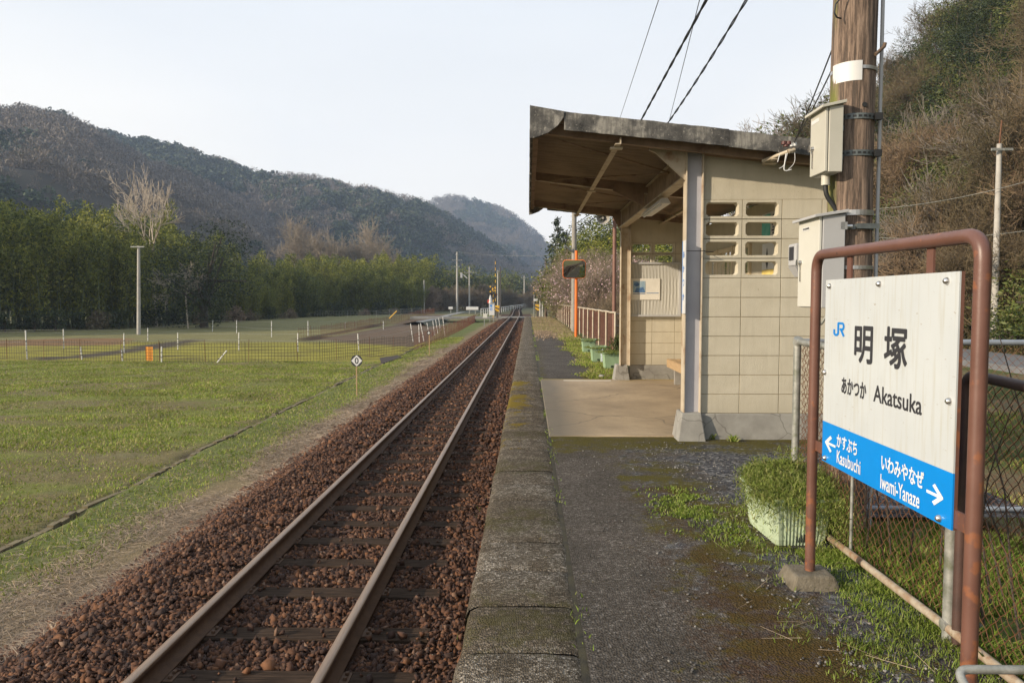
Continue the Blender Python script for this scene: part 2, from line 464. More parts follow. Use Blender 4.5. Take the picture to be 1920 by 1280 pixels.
def coping_mat():
    m, t, b, o = newmat('exposed_aggregate_coping'); co = coord(t)
    vo = nd(t, 'TexVoronoi', {'Vector': co, 'Scale': 120})
    v1 = nd(t, 'SeparateColor', {0: vo.outputs['Color']}).outputs[0]
    pale = ramp(t, v1, [(0.0, (0.06, 0.048, 0.036)), (0.5, (0.17, 0.145, 0.112)), (0.85, (0.34, 0.30, 0.245)), (1.0, (0.60, 0.54, 0.46))])
    dark = ramp(t, v1, [(0.0, (0.05, 0.04, 0.028)), (0.7, (0.115, 0.092, 0.064)), (1.0, (0.23, 0.19, 0.145))])
    n = noise(t, co, 7, 7, 0.75)
    n4 = noise(t, co, 1.7, 3, 0.6)
    c = mix(t, ramp(t, mth(t, 'ADD', n, mth(t, 'MULTIPLY', n4, 0.5)), [(0.70, 0.0), (0.86, 0.8)]), dark, pale)
    at = nd(t, 'Attribute', attribute_name='mask'); sp = nd(t, 'SeparateColor', {0: at.outputs['Color']})
    nf = noise(t, co, 45, 4, 0.7)
    n2 = noise(t, co, 5, 6, 0.7)
    s_ = mth(t, 'ADD', sp.outputs[0], mth(t, 'MULTIPLY', mth(t, 'SUBTRACT', n2, 0.5), 2.4))
    s_ = mth(t, 'ADD', s_, mth(t, 'MULTIPLY', mth(t, 'SUBTRACT', nf, 0.5), 1.1))
    mk = ramp(t, s_, [(0.45, 0.0), (0.6, 0.92)])
    c = mix(t, mk, c, mix(t, nf, (0.10, 0.075, 0.008), (0.30, 0.21, 0.015)))
    s_ = mth(t, 'ADD', sp.outputs[1], mth(t, 'MULTIPLY', mth(t, 'SUBTRACT', n, 0.5), 1.8))
    c = mix(t, ramp(t, s_, [(0.42, 0.0), (0.62, 0.75)]), c, mix(t, nf, (0.04, 0.034, 0.012), (0.095, 0.082, 0.025)))
    t.links.new(c, b.inputs['Base Color']); b.inputs['Roughness'].default_value = 0.95
    bump(t, b, mth(t, 'ADD', vo.outputs['Distance'], mth(t, 'MULTIPLY', n, 1.5)), 0.9, 0.016)
    b.inputs['Specular IOR Level'].default_value = 0.15
    return m
M['coping'] = coping_mat()
def slab_mat():
    m, t, b, o = newmat('worn_concrete_slab'); co = coord(t)
    n = noise(t, co, 1.1, 6, 0.6)
    base = ramp(t, n, [(0.35, (0.27, 0.205, 0.13)), (0.6, (0.41, 0.315, 0.20))])
    nx = nd(t, 'SeparateXYZ', {0: nd(t, 'Mapping', {0: co, 'Location': (2.3, 10.3, 0)}).outputs[0]})
    edge = mth(t, 'ADD', mth(t, 'MULTIPLY', mth(t, 'SUBTRACT', 0.75, nx.outputs[0]), 0.9), mth(t, 'MULTIPLY', n, 0.5))
    c = mix(t, ramp(t, edge, [(0.25, 0.0), (0.6, 0.85)]), base, (0.12, 0.105, 0.08))
    dv = nd(t, 'MixRGB', {0: 0.3, 1: co, 2: nd(t, 'TexNoise', {'Vector': co, 'Scale': 2.0}).outputs['Color']})
    vo = nd(t, 'TexVoronoi', {'Vector': dv.outputs[0], 'Scale': 0.55}, feature='DISTANCE_TO_EDGE')
    c = mix(t, ramp(t, vo.outputs['Distance'], [(0.0, 0.75), (0.006, 0.0)]), c, (0.09, 0.075, 0.055))
    c = mix(t, ramp(t, noise(t, co, 9, 6, .75), [(0.5, 0.0), (0.72, 0.45)]), c, (0.16, 0.12, 0.08))
    far = mth(t, 'ADD', mth(t, 'MULTIPLY', mth(t, 'SUBTRACT', nx.outputs[1], 12.7), 0.9), mth(t, 'MULTIPLY', mth(t, 'SUBTRACT', noise(t, co, 2.2, 4), 0.5), 1.5))
    c = mix(t, ramp(t, far, [(0.2, 0.0), (0.5, 0.7)]), c, (0.26, 0.19, 0.02))
    t.links.new(c, b.inputs['Base Color']); b.inputs['Roughness'].default_value = 0.85
    bump(t, b, noise(t, co, 60, 4), 0.25, 0.006)
    return m
M['slab'] = slab_mat()
def plinth_mat():
    m, t, b, o = newmat('cracked_concrete_plinth'); co = coord(t)
    n = noise(t, co, 5, 6, 0.65)
    c = ramp(t, n, [(0.3, (0.20, 0.19, 0.17)), (0.65, (0.30, 0.29, 0.26))])
    dv = nd(t, 'MixRGB', {0: 0.25, 1: co, 2: nd(t, 'TexNoise', {'Vector': co, 'Scale': 4.0}).outputs['Color']})
    vo = nd(t, 'TexVoronoi', {'Vector': dv.outputs[0], 'Scale': 2.6}, feature='DISTANCE_TO_EDGE')
    c = mix(t, ramp(t, vo.outputs['Distance'], [(0.0, 0.8), (0.018, 0.0)]), c, (0.11, 0.10, 0.085))
    t.links.new(c, b.inputs['Base Color']); b.inputs['Roughness'].default_value = 0.9
    bump(t, b, noise(t, co, 70, 4), 0.3, 0.006)
    return m
M['plinth'] = plinth_mat()
def stone_mat():
    m, t, b, o = newmat('rusty_ballast_stone')
    rnd = nd(t, 'NewGeometry').outputs['Random Per Island']
    base = ramp(t, rnd, [(0, (0.028, 0.012, 0.007)), (0.4, (0.066, 0.026, 0.012)), (0.75, (0.118, 0.045, 0.017)), (0.93, (0.21, 0.085, 0.03)), (1, (0.26, 0.18, 0.13))])
    n = noise(t, coord(t), 25, 4)
    c = mix(t, n, base, mix(t, rnd, (0.032, 0.014, 0.008), (0.095, 0.041, 0.018)))
    t.links.new(c, b.inputs['Base Color']); b.inputs['Roughness'].default_value = 0.85
    return m
M['stone'] = stone_mat()
M['sleeper'] = simple('old_timber_sleeper', (0.078, 0.052, 0.036), (0.040, 0.027, 0.019), 9, 1.0, 0.7, 45, stretch=(0.4, 7, 7), c3=(0.02, 0.015, 0.012))
M['sleeper'].node_tree.nodes['Principled BSDF'].inputs['Specular IOR Level'].default_value = 0.1
M['rail_side'] = simple('rail_rust', (0.105, 0.058, 0.032), (0.068, 0.036, 0.02), 12, 0.75, 0.15, 80)
M['rail_top'] = simple('rail_head', (0.33, 0.235, 0.165), (0.26, 0.18, 0.125), 6, 0.42, 0.03, 80, metal=0.5, stretch=(8, 0.5, 1))
def ground_mat():
    m, t, b, o = newmat('ground_cover'); co = coord(t)
    at = nd(t, 'Attribute', attribute_name='mask')
    n1 = noise(t, co, 0.9, 6, 0.65); n2 = noise(t, co, 7, 5, 0.7); n3 = noise(t, co, 42, 3, 0.7)
    v = mth(t, 'ADD', mth(t, 'MULTIPLY', n1, 0.5), mth(t, 'ADD', mth(t, 'MULTIPLY', n2, 0.75), mth(t, 'MULTIPLY', n3, 0.55)))
    k = ramp(t, v, [(0.62, 0.5), (1.15, 1.45)])
    n = nd(t, 'MapRange', {0: v, 1: 0.55, 2: 1.25, 3: 0.5, 4: 1.55}).outputs[0]
    sc = nd(t, 'VectorMath', {0: at.outputs['Color']}, operation='SCALE'); t.links.new(n, sc.inputs['Scale'])
    t.links.new(sc.outputs[0], b.inputs['Base Color']); b.inputs['Roughness'].default_value = 0.95
    b.inputs['Specular IOR Level'].default_value = 0.15
    bump(t, b, mth(t, 'ADD', n2, mth(t, 'MULTIPLY', n3, 0.6)), 0.8, 0.06)
    return m
M['ground'] = ground_mat()
def blade_mat(name, cols, trans=0.25):
    m, t, b, o = newmat(name)
    rnd = nd(t, 'NewGeometry').outputs['Random Per Island']
    base = ramp(t, rnd, [(i / (len(cols) - 1), c) for i, c in enumerate(cols)])
    patch = noise(t, coord(t), 0.45, 4, 0.6)
    hs = nd(t, 'HueSaturation', {'Color': base, 'Value': nd(t, 'MapRange', {0: patch, 1: 0.3, 2: 0.7, 3: 0.65, 4: 1.35}).outputs[0]})
    t.links.new(hs.outputs[0], b.inputs['Base Color']); b.inputs['Roughness'].default_value = 0.6
    b.inputs['Specular IOR Level'].default_value = 0.25
    if trans:
        tr = nd(t, 'BsdfTranslucent', {0: hs.outputs[0]})
        ms = nd(t, 'MixShader', {0: trans, 1: b.outputs[0], 2: tr.outputs[0]})
        t.links.new(ms.outputs[0], o.inputs[0])
    return m
M['grass'] = blade_mat('field_grass', [(0.125, 0.175, 0.022), (0.195, 0.26, 0.032), (0.27, 0.34, 0.05), (0.32, 0.29, 0.10), (0.37, 0.30, 0.16)])
M['lawn'] = blade_mat('platform_grass', [(0.10, 0.155, 0.022), (0.16, 0.23, 0.03), (0.23, 0.31, 0.05), (0.30, 0.30, 0.11)])
M['straw'] = blade_mat('dry_straw', [(0.23, 0.165, 0.105), (0.34, 0.25, 0.165), (0.44, 0.34, 0.24), (0.14, 0.095, 0.06)], 0.1)
M['herb'] = blade_mat('planter_herb', [(0.12, 0.17, 0.03), (0.19, 0.25, 0.045), (0.27, 0.32, 0.075), (0.33, 0.30, 0.13)])
M['leaf_bamboo'] = leafmat('bamboo_leaf', [(0.038, 0.052, 0.012), (0.10, 0.122, 0.019), (0.20, 0.215, 0.03), (0.32, 0.31, 0.055)], trans=0.25, objvar=0.35)
M['leaf_ever'] = leafmat('evergreen_leaf', [(0.014, 0.024, 0.008), (0.03, 0.045, 0.013), (0.055, 0.07, 0.018)], trans=0.12, objvar=0.35)
M['leaf_hill'] = leafmat('hillside_leaf', [(0.03, 0.05, 0.012), (0.06, 0.085, 0.018), (0.10, 0.12, 0.026), (0.14, 0.13, 0.05)], trans=0.15, objvar=0.35)
M['leaf_cedar'] = leafmat('cedar_needle', [(0.022, 0.034, 0.015), (0.04, 0.055, 0.02)], trans=0.05)
M['twig'] = leafmat('winter_twig', [(0.13, 0.105, 0.07), (0.19, 0.155, 0.105), (0.28, 0.23, 0.16)], trans=0.0, objvar=0.3)
M['hill_twig'] = leafmat('hillside_twig', [(0.095, 0.067, 0.038), (0.155, 0.115, 0.065), (0.23, 0.175, 0.10)], trans=0.0, objvar=0.4)
M['thicket'] = leafmat('brown_thicket', [(0.13, 0.095, 0.06), (0.20, 0.15, 0.095), (0.26, 0.20, 0.125)], trans=0.0, objvar=0.3)
M['blossom'] = leafmat('plum_blossom', [(0.62, 0.36, 0.40), (0.80, 0.60, 0.62), (0.70, 0.45, 0.50)], trans=0.2, objvar=0.1)
M['mt_bare'] = leafmat('far_bare_wood', [(0.115, 0.09, 0.068), (0.145, 0.115, 0.088), (0.19, 0.15, 0.115)], trans=0.0, objvar=0, ns=0.012)
M['mt_green'] = leafmat('far_evergreen_wood', [(0.018, 0.03, 0.014), (0.04, 0.055, 0.022), (0.065, 0.08, 0.03)], trans=0.0, objvar=0, ns=0.012)
M['mt_soil'] = simple('mountain_floor', (0.075, 0.062, 0.048), (0.045, 0.042, 0.03), 0.02, 1.0)
rng = np.random.default_rng(7)
random.seed(7)

# ------------------------------------------------------------------ ground sheet
def sm(a, b, x):
    
    t = np.clip((x - a) / (b - a), 0, 1); return t * t * (3 - 2 * t)
def vnoise(x, y, seed=0):
    """cheap smooth value noise"""
    xi = np.floor(x).astype(np.int64); yi = np.floor(y).astype(np.int64)
    xf = x - xi; yf = y - yi
    def h(a, b):
        n = (a * 374761393 + b * 668265263 + seed * 1442695041) & 0xffffffff
        n = ((n ^ (n >> 13)) * 1274126177) & 0xffffffff
        return ((n ^ (n >> 16)) & 0xffff) / 65535.0
    u = xf * xf * (3 - 2 * xf); v = yf * yf * (3 - 2 * yf)
    return (h(xi, yi) * (1 - u) + h(xi + 1, yi) * u) * (1 - v) + (h(xi, yi + 1) * (1 - u) + h(xi + 1, yi + 1) * u) * v
def fbm(x, y, o=4, seed=0):
    s = 0; a = 0.5
    for k in range(o):
        s = s + a * vnoise(x * 2 ** k, y * 2 ** k, seed + k); a *= 0.5
    return s
def track_x(Y):
    Y = np.asarray(Y, dtype=float)
    a = -1.84 - 0.9 * sm(100, 190, Y)
    return a + np.where(Y > 215, (Y - 215) ** 2 / 900.0, 0) + 0.9 * sm(215, 260, Y) * 0
DITX = lambda Y: np.interp(Y, [5, 9, 16, 34, 45, 125], [-6.35, -6.42, -6.7, -7.02, -7.1, -8.0])
def foot_x(Y): return np.interp(Y, [-60, 40, 62, 80, 110], [19, 19, 18, 17, 17])
def hill(X, Y):
    f = foot_x(Y)
    h = np.clip(X - f, 0, 26) * 1.07 + np.clip(X - f - 26, 0, 60) * 0.25
    fade = 1 - sm(78, 135, Y) * 0.93
    return h * fade * sm(-1, 5, X - f)
def height(X, Y):
    tx = track_x(Y) + 1.84
    x = X - tx
    far = sm(95, 125, Y)
    fl = -1.7 + 0.5 * far
    dt = DITX(Y) - tx
    z = np.full(np.broadcast(X, Y).shape, 0.0) + fl
    bank = np.interp(x, [-60, -6.0, -4.5, -3.45, -0.2, 0.0], [0, 0, .15, .65, .65, .65])
    bz = np.where(x > dt, -1.7 + 0.04 + (x - dt) / (-4.4 - dt) * 0.12, -1.7)
    z = np.where(x < -4.4, np.where(x > dt, bz, -1.7), z)
    z = np.where((x >= -4.4) & (x < -3.4), -1.54 + (x + 4.4) * 0.47, z)
    z = np.where(x >= -3.4, -1.07, z)
    z = np.maximum(z, np.where(x < -3.4, -1.7 + 0.6 * far * sm(-60, -8, x), z))
    z = np.where((x < dt) & (x > dt - 0.25), np.minimum(z, -1.735), z)
    endp = sm(60, 66, Y)
    right = np.interp(x, [-0.3, -0.1, 0.6, 1.8, 2.6, 5.0, 13, 17, 19, 60], [-1.07, -1.07, -.5, -0.06, -0.06, -0.5, -0.62, -0.62, -0.55, -0.5])
    rfar = np.interp(x, [-0.3, 0.6, 5], [-1.07, -1.0, -0.9])
    z = np.where(x > -0.3, right * (1 - endp) + rfar * endp, z)
    z = z + np.where(X > 0, hill(X, Y) * (0.92 + 0.16 * fbm(X * 0.12, Y * 0.12, 3, 5)), 0)
    return z
def inpoly(X, Y, poly):
    c = np.zeros(X.shape, bool); n = len(poly)
    for i in range(n):
        x0, y0 = poly[i]; x1, y1 = poly[(i + 1) % n]
        if y0 == y1: continue
        k = ((y0 > Y) != (y1 > Y)) & (X < (x1 - x0) * (Y - y0) / (y1 - y0) + x0)
        c ^= k
    return c
def gpoly(pts, z=-1.7): return [tuple(P(u, v, z=z)[:2]) for u, v in pts]
xs = np.unique(np.round(np.concatenate([-np.geomspace(60, 1500, 26), np.arange(-60, -9, 1.0), np.arange(-9, 3.4, 0.12), np.arange(3.4, 70, 1.1), np.geomspace(70, 1500, 22)]), 3))
ys = np.unique(np.round(np.concatenate([-np.geomspace(4, 300, 20), np.arange(-4, 30, 0.25), np.arange(30, 140, 0.7), np.geomspace(140, 2600, 60)]), 3))
GX, GY = np.meshgrid(xs, ys)
GZ = height(GX, GY) + (fbm(GX * 1.7, GY * 1.7, 3, 2) - 0.45) * 0.10 * ((GX < -6) | (GX > 2.2))
colr = np.zeros(GX.shape + (3,))
def setc(mask, c, soft=None):
    m_ = mask.astype(float) if soft is None else np.clip(soft, 0, 1)
    colr[:] = colr * (1 - m_[..., None]) + np.array(c) * m_[..., None]
nA = fbm(GX * 0.35, GY * 0.9, 4, 11); nB = fbm(GX * 1.3, GY * 2.4, 3, 21)
setc(GX < 1e9, (0.17, 0.14, 0.065))
setc(None, (0.165, 0.175, 0.045), sm(0.38, 0.55, nA) * (GX < -6))
setc(None, (0.165, 0.145, 0.075), sm(0.5, 0.62, nB) * 0.7 * (GX < -6))
setc((GX < DITX(GY)) & (GY > 37.5) & (GY < 54), (0.27, 0.24, 0.045))
setc(None, (0.11, 0.085, 0.035), sm(0.5, 0.6, nB) * ((GX < DITX(GY)) & (GY > 38) & (GY < 54)) * 0.7)
setc((GX < DITX(GY)) & (GY >= 54), (0.19, 0.172, 0.075))
setc(inpoly(GX, GY, gpoly([(600, 637), (640, 627), (720, 612), (790, 597), (850, 596), (800, 640), (770, 650), (650, 643)])), (0.135, 0.095, 0.064))
setc(inpoly(GX, GY, gpoly([(60, 672), (200, 660), (250, 650), (370, 635), (375, 641), (255, 660), (205, 668), (75, 676)])), (0.085, 0.068, 0.05))
setc(inpoly(GX, GY, gpoly([(-60, 640), (130, 634), (250, 634), (240, 646), (120, 648), (-60, 649)])), (0.20, 0.12, 0.06))
setc(inpoly(GX, GY, gpoly([(560, 636), (720, 605), (722, 608), (566, 641)])), (0.05, 0.035, 0.022))
setc((GX < DITX(GY)) & (GX > DITX(GY) - 0.2), (0.085, 0.068, 0.04))
bx = GX - track_x(GY) - 1.84 + 3.68
tr = GX - (track_x(GY) + 1.84)
setc(None, (0.125, 0.14, 0.045), ((tr > DITX(GY)) & (tr < -4.0)).astype(float))
setc(None, (0.23, 0.165, 0.105), sm(-5.7, -4.9, tr + (nB - 0.5) * 1.2) * (tr < -3.8) * 0.8)
setc((tr > -4.3) & (tr < 0.6), (0.065, 0.034, 0.020))
setc(GX > 1.7, (0.085, 0.10, 0.03))
setc(None, (0.17, 0.135, 0.075), sm(0.40, 0.55, nA) * (GX > 1.9))
hz_ = GX - foot_x(GY)
setc(None, (0.085, 0.07, 0.045), sm(-2, 3, hz_) * (GX > 4))
setc(None, (0.05, 0.065, 0.02), sm(0.42, 0.55, fbm(GX * 0.25, GY * 0.25, 3, 3)) * (hz_ > 0) * (GX > 4) * 0.9)
setc(GY > 130, (0.10, 0.095, 0.05))
nx_, ny_ = len(xs), len(ys)
idx = np.arange(nx_ * ny_).reshape(ny_, nx_)
gf = np.stack([idx[:-1, :-1], idx[:-1, 1:], idx[1:, 1:], idx[1:, :-1]], -1).reshape(-1, 4)
g = npmesh('ground', np.stack([GX, GY, GZ], -1).reshape(-1, 3), gf, M['ground'], smooth=True, col=colr.reshape(-1, 3))
tag(g, kind='structure')
# road beyond the garden on the right
rd_y = np.arange(-30, 75, 3.0)
rd = MB()
for a, b in zip(rd_y[:-1], rd_y[1:]):
    rd.add([(13.6, a, -0.45), (16.6, a, -0.45), (16.6, b, -0.45), (13.6, b, -0.45)], [(0, 1, 2, 3)])
    rd.add([(13.6, a, -0.45), (13.6, b, -0.45), (13.45, b, -0.75), (13.45, a, -0.75)], [(0, 1, 2, 3)])
tag(rd.build('road', M['asphalt_road']), kind='structure')
# lane crossing the railway at the level crossing, and the side lane left of it
cx = MB()
cx.box(-16, 12, 101, 104.4, -1.2, -0.905)
lane = [P(792, 604, z=-1.25), P(820, 598.5, z=-1.15), P(845, 591, z=-1.08), P(872, 585, z=-1.0), P(905, 583, z=-.92)]
for a, b in zip(lane[:-1], lane[1:]):
    cx.add([(a[0], a[1], a[2]), (b[0], b[1], b[2]), (b[0] - 1.2, b[1] + 2.4, b[2]), (a[0] - 1.2, a[1] + 2.4, a[2])], [(0, 1, 2, 3)])
lb_ = MB()
for a, b in zip(lane[:-1], lane[1:]):
    lb_.add([(a[0] - .0, a[1], a[2] - .02), (b[0], b[1], b[2] - .02), (a[0] + 1.2, a[1] - 4, -1.75), (b[0] + 1.2, b[1] - 4, -1.75), (a[0] - 1.2, a[1] + 2.4, a[2] - .02), (b[0] - 1.2, b[1] + 2.4, b[2] - .02), (a[0] - 4, a[1] + 8, -1.75), (b[0] - 4, b[1] + 8, -1.75)], [(0, 2, 3, 1), (4, 5, 7, 6), (0, 1, 5, 4)])
tag(lb_.build('lane_bank', simple('overgrown_bank', (0.06, 0.065, 0.03), (0.035, 0.035, 0.02), 1.5, 1, .6, 6)), kind='structure')
tag(cx.build('lane', simple('lane_surface', (0.26, 0.25, 0.23), (0.2, 0.19, 0.17), 2, .9)), kind='structure')

# ------------------------------------------------------------------ platform
px_ = np.arange(0.235, 3.4, 0.05)
py_ = np.concatenate([np.arange(-3, 14, 0.06), np.arange(14, 63, 0.35)])
AX, AY = np.meshgrid(px_, py_)
lf = fbm(AX * 1.4, AY * 1.4, 4, 31)
AZ = (fbm(AX * 3, AY * 3, 3, 8) - 0.45) * 0.012
d_right = sm(1.0, 1.55, AX + (lf - 0.5) * 0.7 - 0.04 * (AY - 3))
moss = 0.14 + 0.48 * sm(6.4, 7.3, AY) * (AY < 7.7) + 0.42 * np.exp(-((AX - 0.95 - 0.03 * AY) / 0.32) ** 2) * (AY < 6.5) + 0.3 * (lf > 0.52) * (AY < 6) * (AX > .7)
brown = 0.06 + 0.40 * np.exp(-((AX - 1.0) / 0.3) ** 2) * (AY < 5.6) + 0.36 * sm(4.2, 3.0, AY) * sm(0.5, 0.95, AX)
grav = 0.02 + 0.45 * sm(0.55, 0.95, AX) * (AY < 7.3) + 0.40 * d_right
moss = np.where(AY > 13.3, 0.10 + 0.55 * sm(0.95, 1.3, AX + (lf - .5) * .6) + 0.25 * sm(30, 36, AY) + 0.3 * np.exp(-((AX - 0.3) / 0.12) ** 2), moss)
brown = np.where(AY > 13.3, 0.05, brown)
ni = len(px_); nj = len(py_)
ii = np.arange(ni * nj).reshape(nj, ni)
pf = np.stack([ii[:-1, :-1], ii[:-1, 1:], ii[1:, 1:], ii[1:, :-1]], -1)
cx2, cy2 = AX[:-1, :-1], AY[:-1, :-1]
pf = pf[(cx2 < 1.95) | ((cy2 > 4.85) & (cy2 < 7.58))].reshape(-1, 4)
PV = np.stack([AX, AY, AZ - 0.004], -1)
sideV = [(0.235, -3, -1.1), (0.235, 62.8, -1.1), (1.98, 62.8, -1.1), (1.98, -3, -1.1), (0.235, -3, -0.02), (0.235, 62.8, -0.02), (1.98, 62.8, -0.02), (1.98, -3, -0.02)]
nb = ni * nj
pf = np.concatenate([pf, np.array([(0, 1, 5, 4), (1, 2, 6, 5), (2, 3, 7, 6), (3, 0, 4, 7)]) + nb])
pc = np.stack([moss, brown, grav], -1).reshape(-1, 3)
pl = npmesh('platform', np.concatenate([PV.reshape(-1, 3), np.array(sideV)]), pf, M['platform'], smooth=True, col=np.concatenate([pc, np.zeros((8, 3))]))
tag(pl, kind='structure')
# coping: slabs 0.45 m long
V = []; Fq = []; Cc = []
y = -3.0; k = 0
while y < 62.5:
    L = 0.455 if y < 30 else 0.91
    jx = random.uniform(-0.006, 0.006); jz = random.uniform(-0.002, 0.002)
    xsn = [-0.29 + jx, -0.283 + jx, -0.268 + jx, -0.23 + jx, -0.1, 0.05, 0.18, 0.212]
    zsn = [-1.1, -0.06, -0.018, 0.0, 0.004, 0.004, 0.0, -0.012]
    yy = [y + 0.004, y + 0.018, y + L * 0.33, y + L * 0.66, y + L - 0.018, y + L - 0.004]
    b0 = len(V)
    for j, yv in enumerate(yy):
        e = -0.006 if j in (0, 5) else 0
        for i, (a, c) in enumerate(zip(xsn, zsn)):
            V.append((a + random.uniform(-.003, .003), yv, c + jz + (e if i > 1 else 0) + random.uniform(-.0025, .0025) * (i > 1)))
            mo_ = 0
            if 7.9 < yv < 13.4: mo_ = 0.66 * (1 - sm(-0.12, 0.20, a)) * (0.85 + 0.35 * math.sin(yv * 2.6) + .25 * math.sin(yv * 7.1)) * float(sm(7.7, 8.7, np.array(yv)) * (1 - sm(12.6, 13.6, np.array(yv))))
            if 7.0 < yv < 7.5: mo_ = 0.35 * (a < 0)
            if yv > 20: mo_ = 0.22
            gk = 0.30 + 0.25 * math.sin(yv * 4.1 + 1) if yv < 8 else 0.25
            Cc.append((mo_, gk, 0))
    for j in range(5):
        for i in range(7):
            a = b0 + j * 8 + i
            Fq.append((a, a + 1, a + 9, a + 8))
    Fq.append((b0, b0 + 1, b0 + 2, b0 + 7)); Fq.append((b0 + 47, b0 + 42, b0 + 41, b0 + 40))
    y += L; k += 1
tag(npmesh('platform_edge', V, np.array(Fq), M['coping'], smooth=True, col=np.array(Cc)), kind='structure')
gb = MB(); gb.box(0.205, 0.24, -3, 62.5, -0.5, -0.009)
tag(gb.build('platform_joint', simple('mossy_joint', (0.045, 0.038, 0.018), (0.02, 0.017, 0.012), 9, .95, .5, 60)), kind='structure')

# ------------------------------------------------------------------ railway track
trk = empty('railway_track', (-1.84, 3, -1.07), 'single rusty railway track on dark timber sleepers running away beside the platform', 'railway track')
prof = [(-0.0625, 0), (-0.0625, 0.012), (-0.012, 0.03), (-0.010, 0.105), (-0.0325, 0.118), (-0.0325, 0.146), (-0.026, 0.153), (0.026, 0.153), (0.0325, 0.146), (0.0325, 0.118), (0.010, 0.105), (0.012, 0.03), (0.0625, 0.012), (0.0625, 0)]
rys = np.concatenate([np.arange(-3, 100, 3.0), np.arange(100, 330, 4.0)])
for s_ in (-1, 1):
    V = []; Fq = []; mi = []
    for j, yv in enumerate(rys):
        xc = float(track_x(yv)); dx = float(track_x(yv + 0.5) - track_x(yv - 0.5)); nrm = math.hypot(1, dx)
        for (a, c) in prof:
            o_ = s_ * 0.568 + a
            V.append((xc + o_ / nrm, yv - o_ * dx / nrm, -1.033 + c))
    n = len(prof)
    for j in range(len(rys) - 1):
        for i in range(n):
            a = j * n + i; b = j * n + (i + 1) % n
            Fq.append((a, b, b + n, a + n)); mi.append(1 if i in (5, 6, 7) else 0)
    npmesh('rail', V, np.array(Fq), [M['rail_side'], M['rail_top']], trk, mi=mi)
y0s = float(P(700, 1188, z=-1.03)[1])
sp_ = 0.640
def sleeper_into(mb, yv):
    xc = float(track_x(yv)); j = random.uniform(-0.02, 0.02); a = random.uniform(-0.012, 0.012)
    Mx = Matrix.Translation((xc + j, yv, 0)) @ Matrix.Rotation(a, 4, 'Z')
    dz = random.uniform(-0.006, 0.004)
    mb.box(-1.10, 1.10, -0.10, 0.10, -1.18, -1.037 + dz, 0, Mx)
    for sx in (-0.568, 0.568):
        mb.box(sx - 0.11, sx + 0.11, -0.07, 0.07, -1.036 + dz, -1.030, 1, Mx)
        for q in (-0.083, 0.083):
            mb.box(sx + q - 0.012, sx + q + 0.012, -0.045, -0.02, -1.03, -1.008, 1, Mx)
            mb.box(sx + q - 0.012, sx + q + 0.012, 0.02, 0.045, -1.03, -1.008, 1, Mx)
SLY = [float(P(700, v, z=-1.03)[1]) for v in (1270, 1185, 1108, 1052, 1013, 980, 951, 925, 902)]
SLY = [SLY[0] - .8 * j for j in (4, 3, 2, 1)] + SLY
yv = SLY[0]; k = 0
restmb = MB()
while yv < 250:
    if k < 99:
        mb = MB(); sleeper_into(mb, yv); mb.build('sleeper', [M['sleeper'], M['rail_side']], trk, bevel=0.006 if k < 40 else 0)
    else: sleeper_into(restmb, yv)
    k += 1; yv = SLY[k] if k < len(SLY) else yv + sp_
    if k >= len(SLY): SLY.append(yv)
tag(restmb.build('distant_sleepers', [M['sleeper'], M['rail_side']], trk), kind='stuff')
# ballast stones
ico = np.array([(0, .526, .851), (0, -.526, .851), (0, .526, -.851), (0, -.526, -.851), (.526, .851, 0), (-.526, .851, 0), (.526, -.851, 0), (-.526, -.851, 0), (.851, 0, .526), (-.851, 0, .526), (.851, 0, -.526), (-.851, 0, -.526)])
icf = np.array([(0, 1, 8), (0, 9, 1), (0, 8, 4), (0, 4, 5), (0, 5, 9), (8, 1, 6), (8, 6, 10), (8, 10, 4), (4, 10, 2), (4, 2, 5), (5, 2, 11), (5, 11, 9), (9, 11, 7), (9, 7, 1), (1, 7, 6), (3, 6, 7), (3, 10, 6), (3, 2, 10), (3, 11, 2), (3, 7, 11)])
def rotm(n, rng):
    q = rng.normal(size=(n, 4)); q /= np.linalg.norm(q, axis=1)[:, None]
    w_, x, y_, z_ = q.T
    return np.stack([1 - 2 * (y_ * y_ + z_ * z_), 2 * (x * y_ - z_ * w_), 2 * (x * z_ + y_ * w_), 2 * (x * y_ + z_ * w_), 1 - 2 * (x * x + z_ * z_), 2 * (y_ * z_ - x * w_), 2 * (x * z_ - y_ * w_), 2 * (y_ * z_ + x * w_), 1 - 2 * (x * x + y_ * y_)], -1).reshape(n, 3, 3)
cub = np.array([(x, y, z) for z in (-.62, .62) for y in (-.62, .62) for x in (-.62, .62)])
cuf = np.array([(0, 2, 3, 1), (4, 5, 7, 6), (0, 1, 5, 4), (2, 6, 7, 3), (0, 4, 6, 2), (1, 3, 7, 5)])
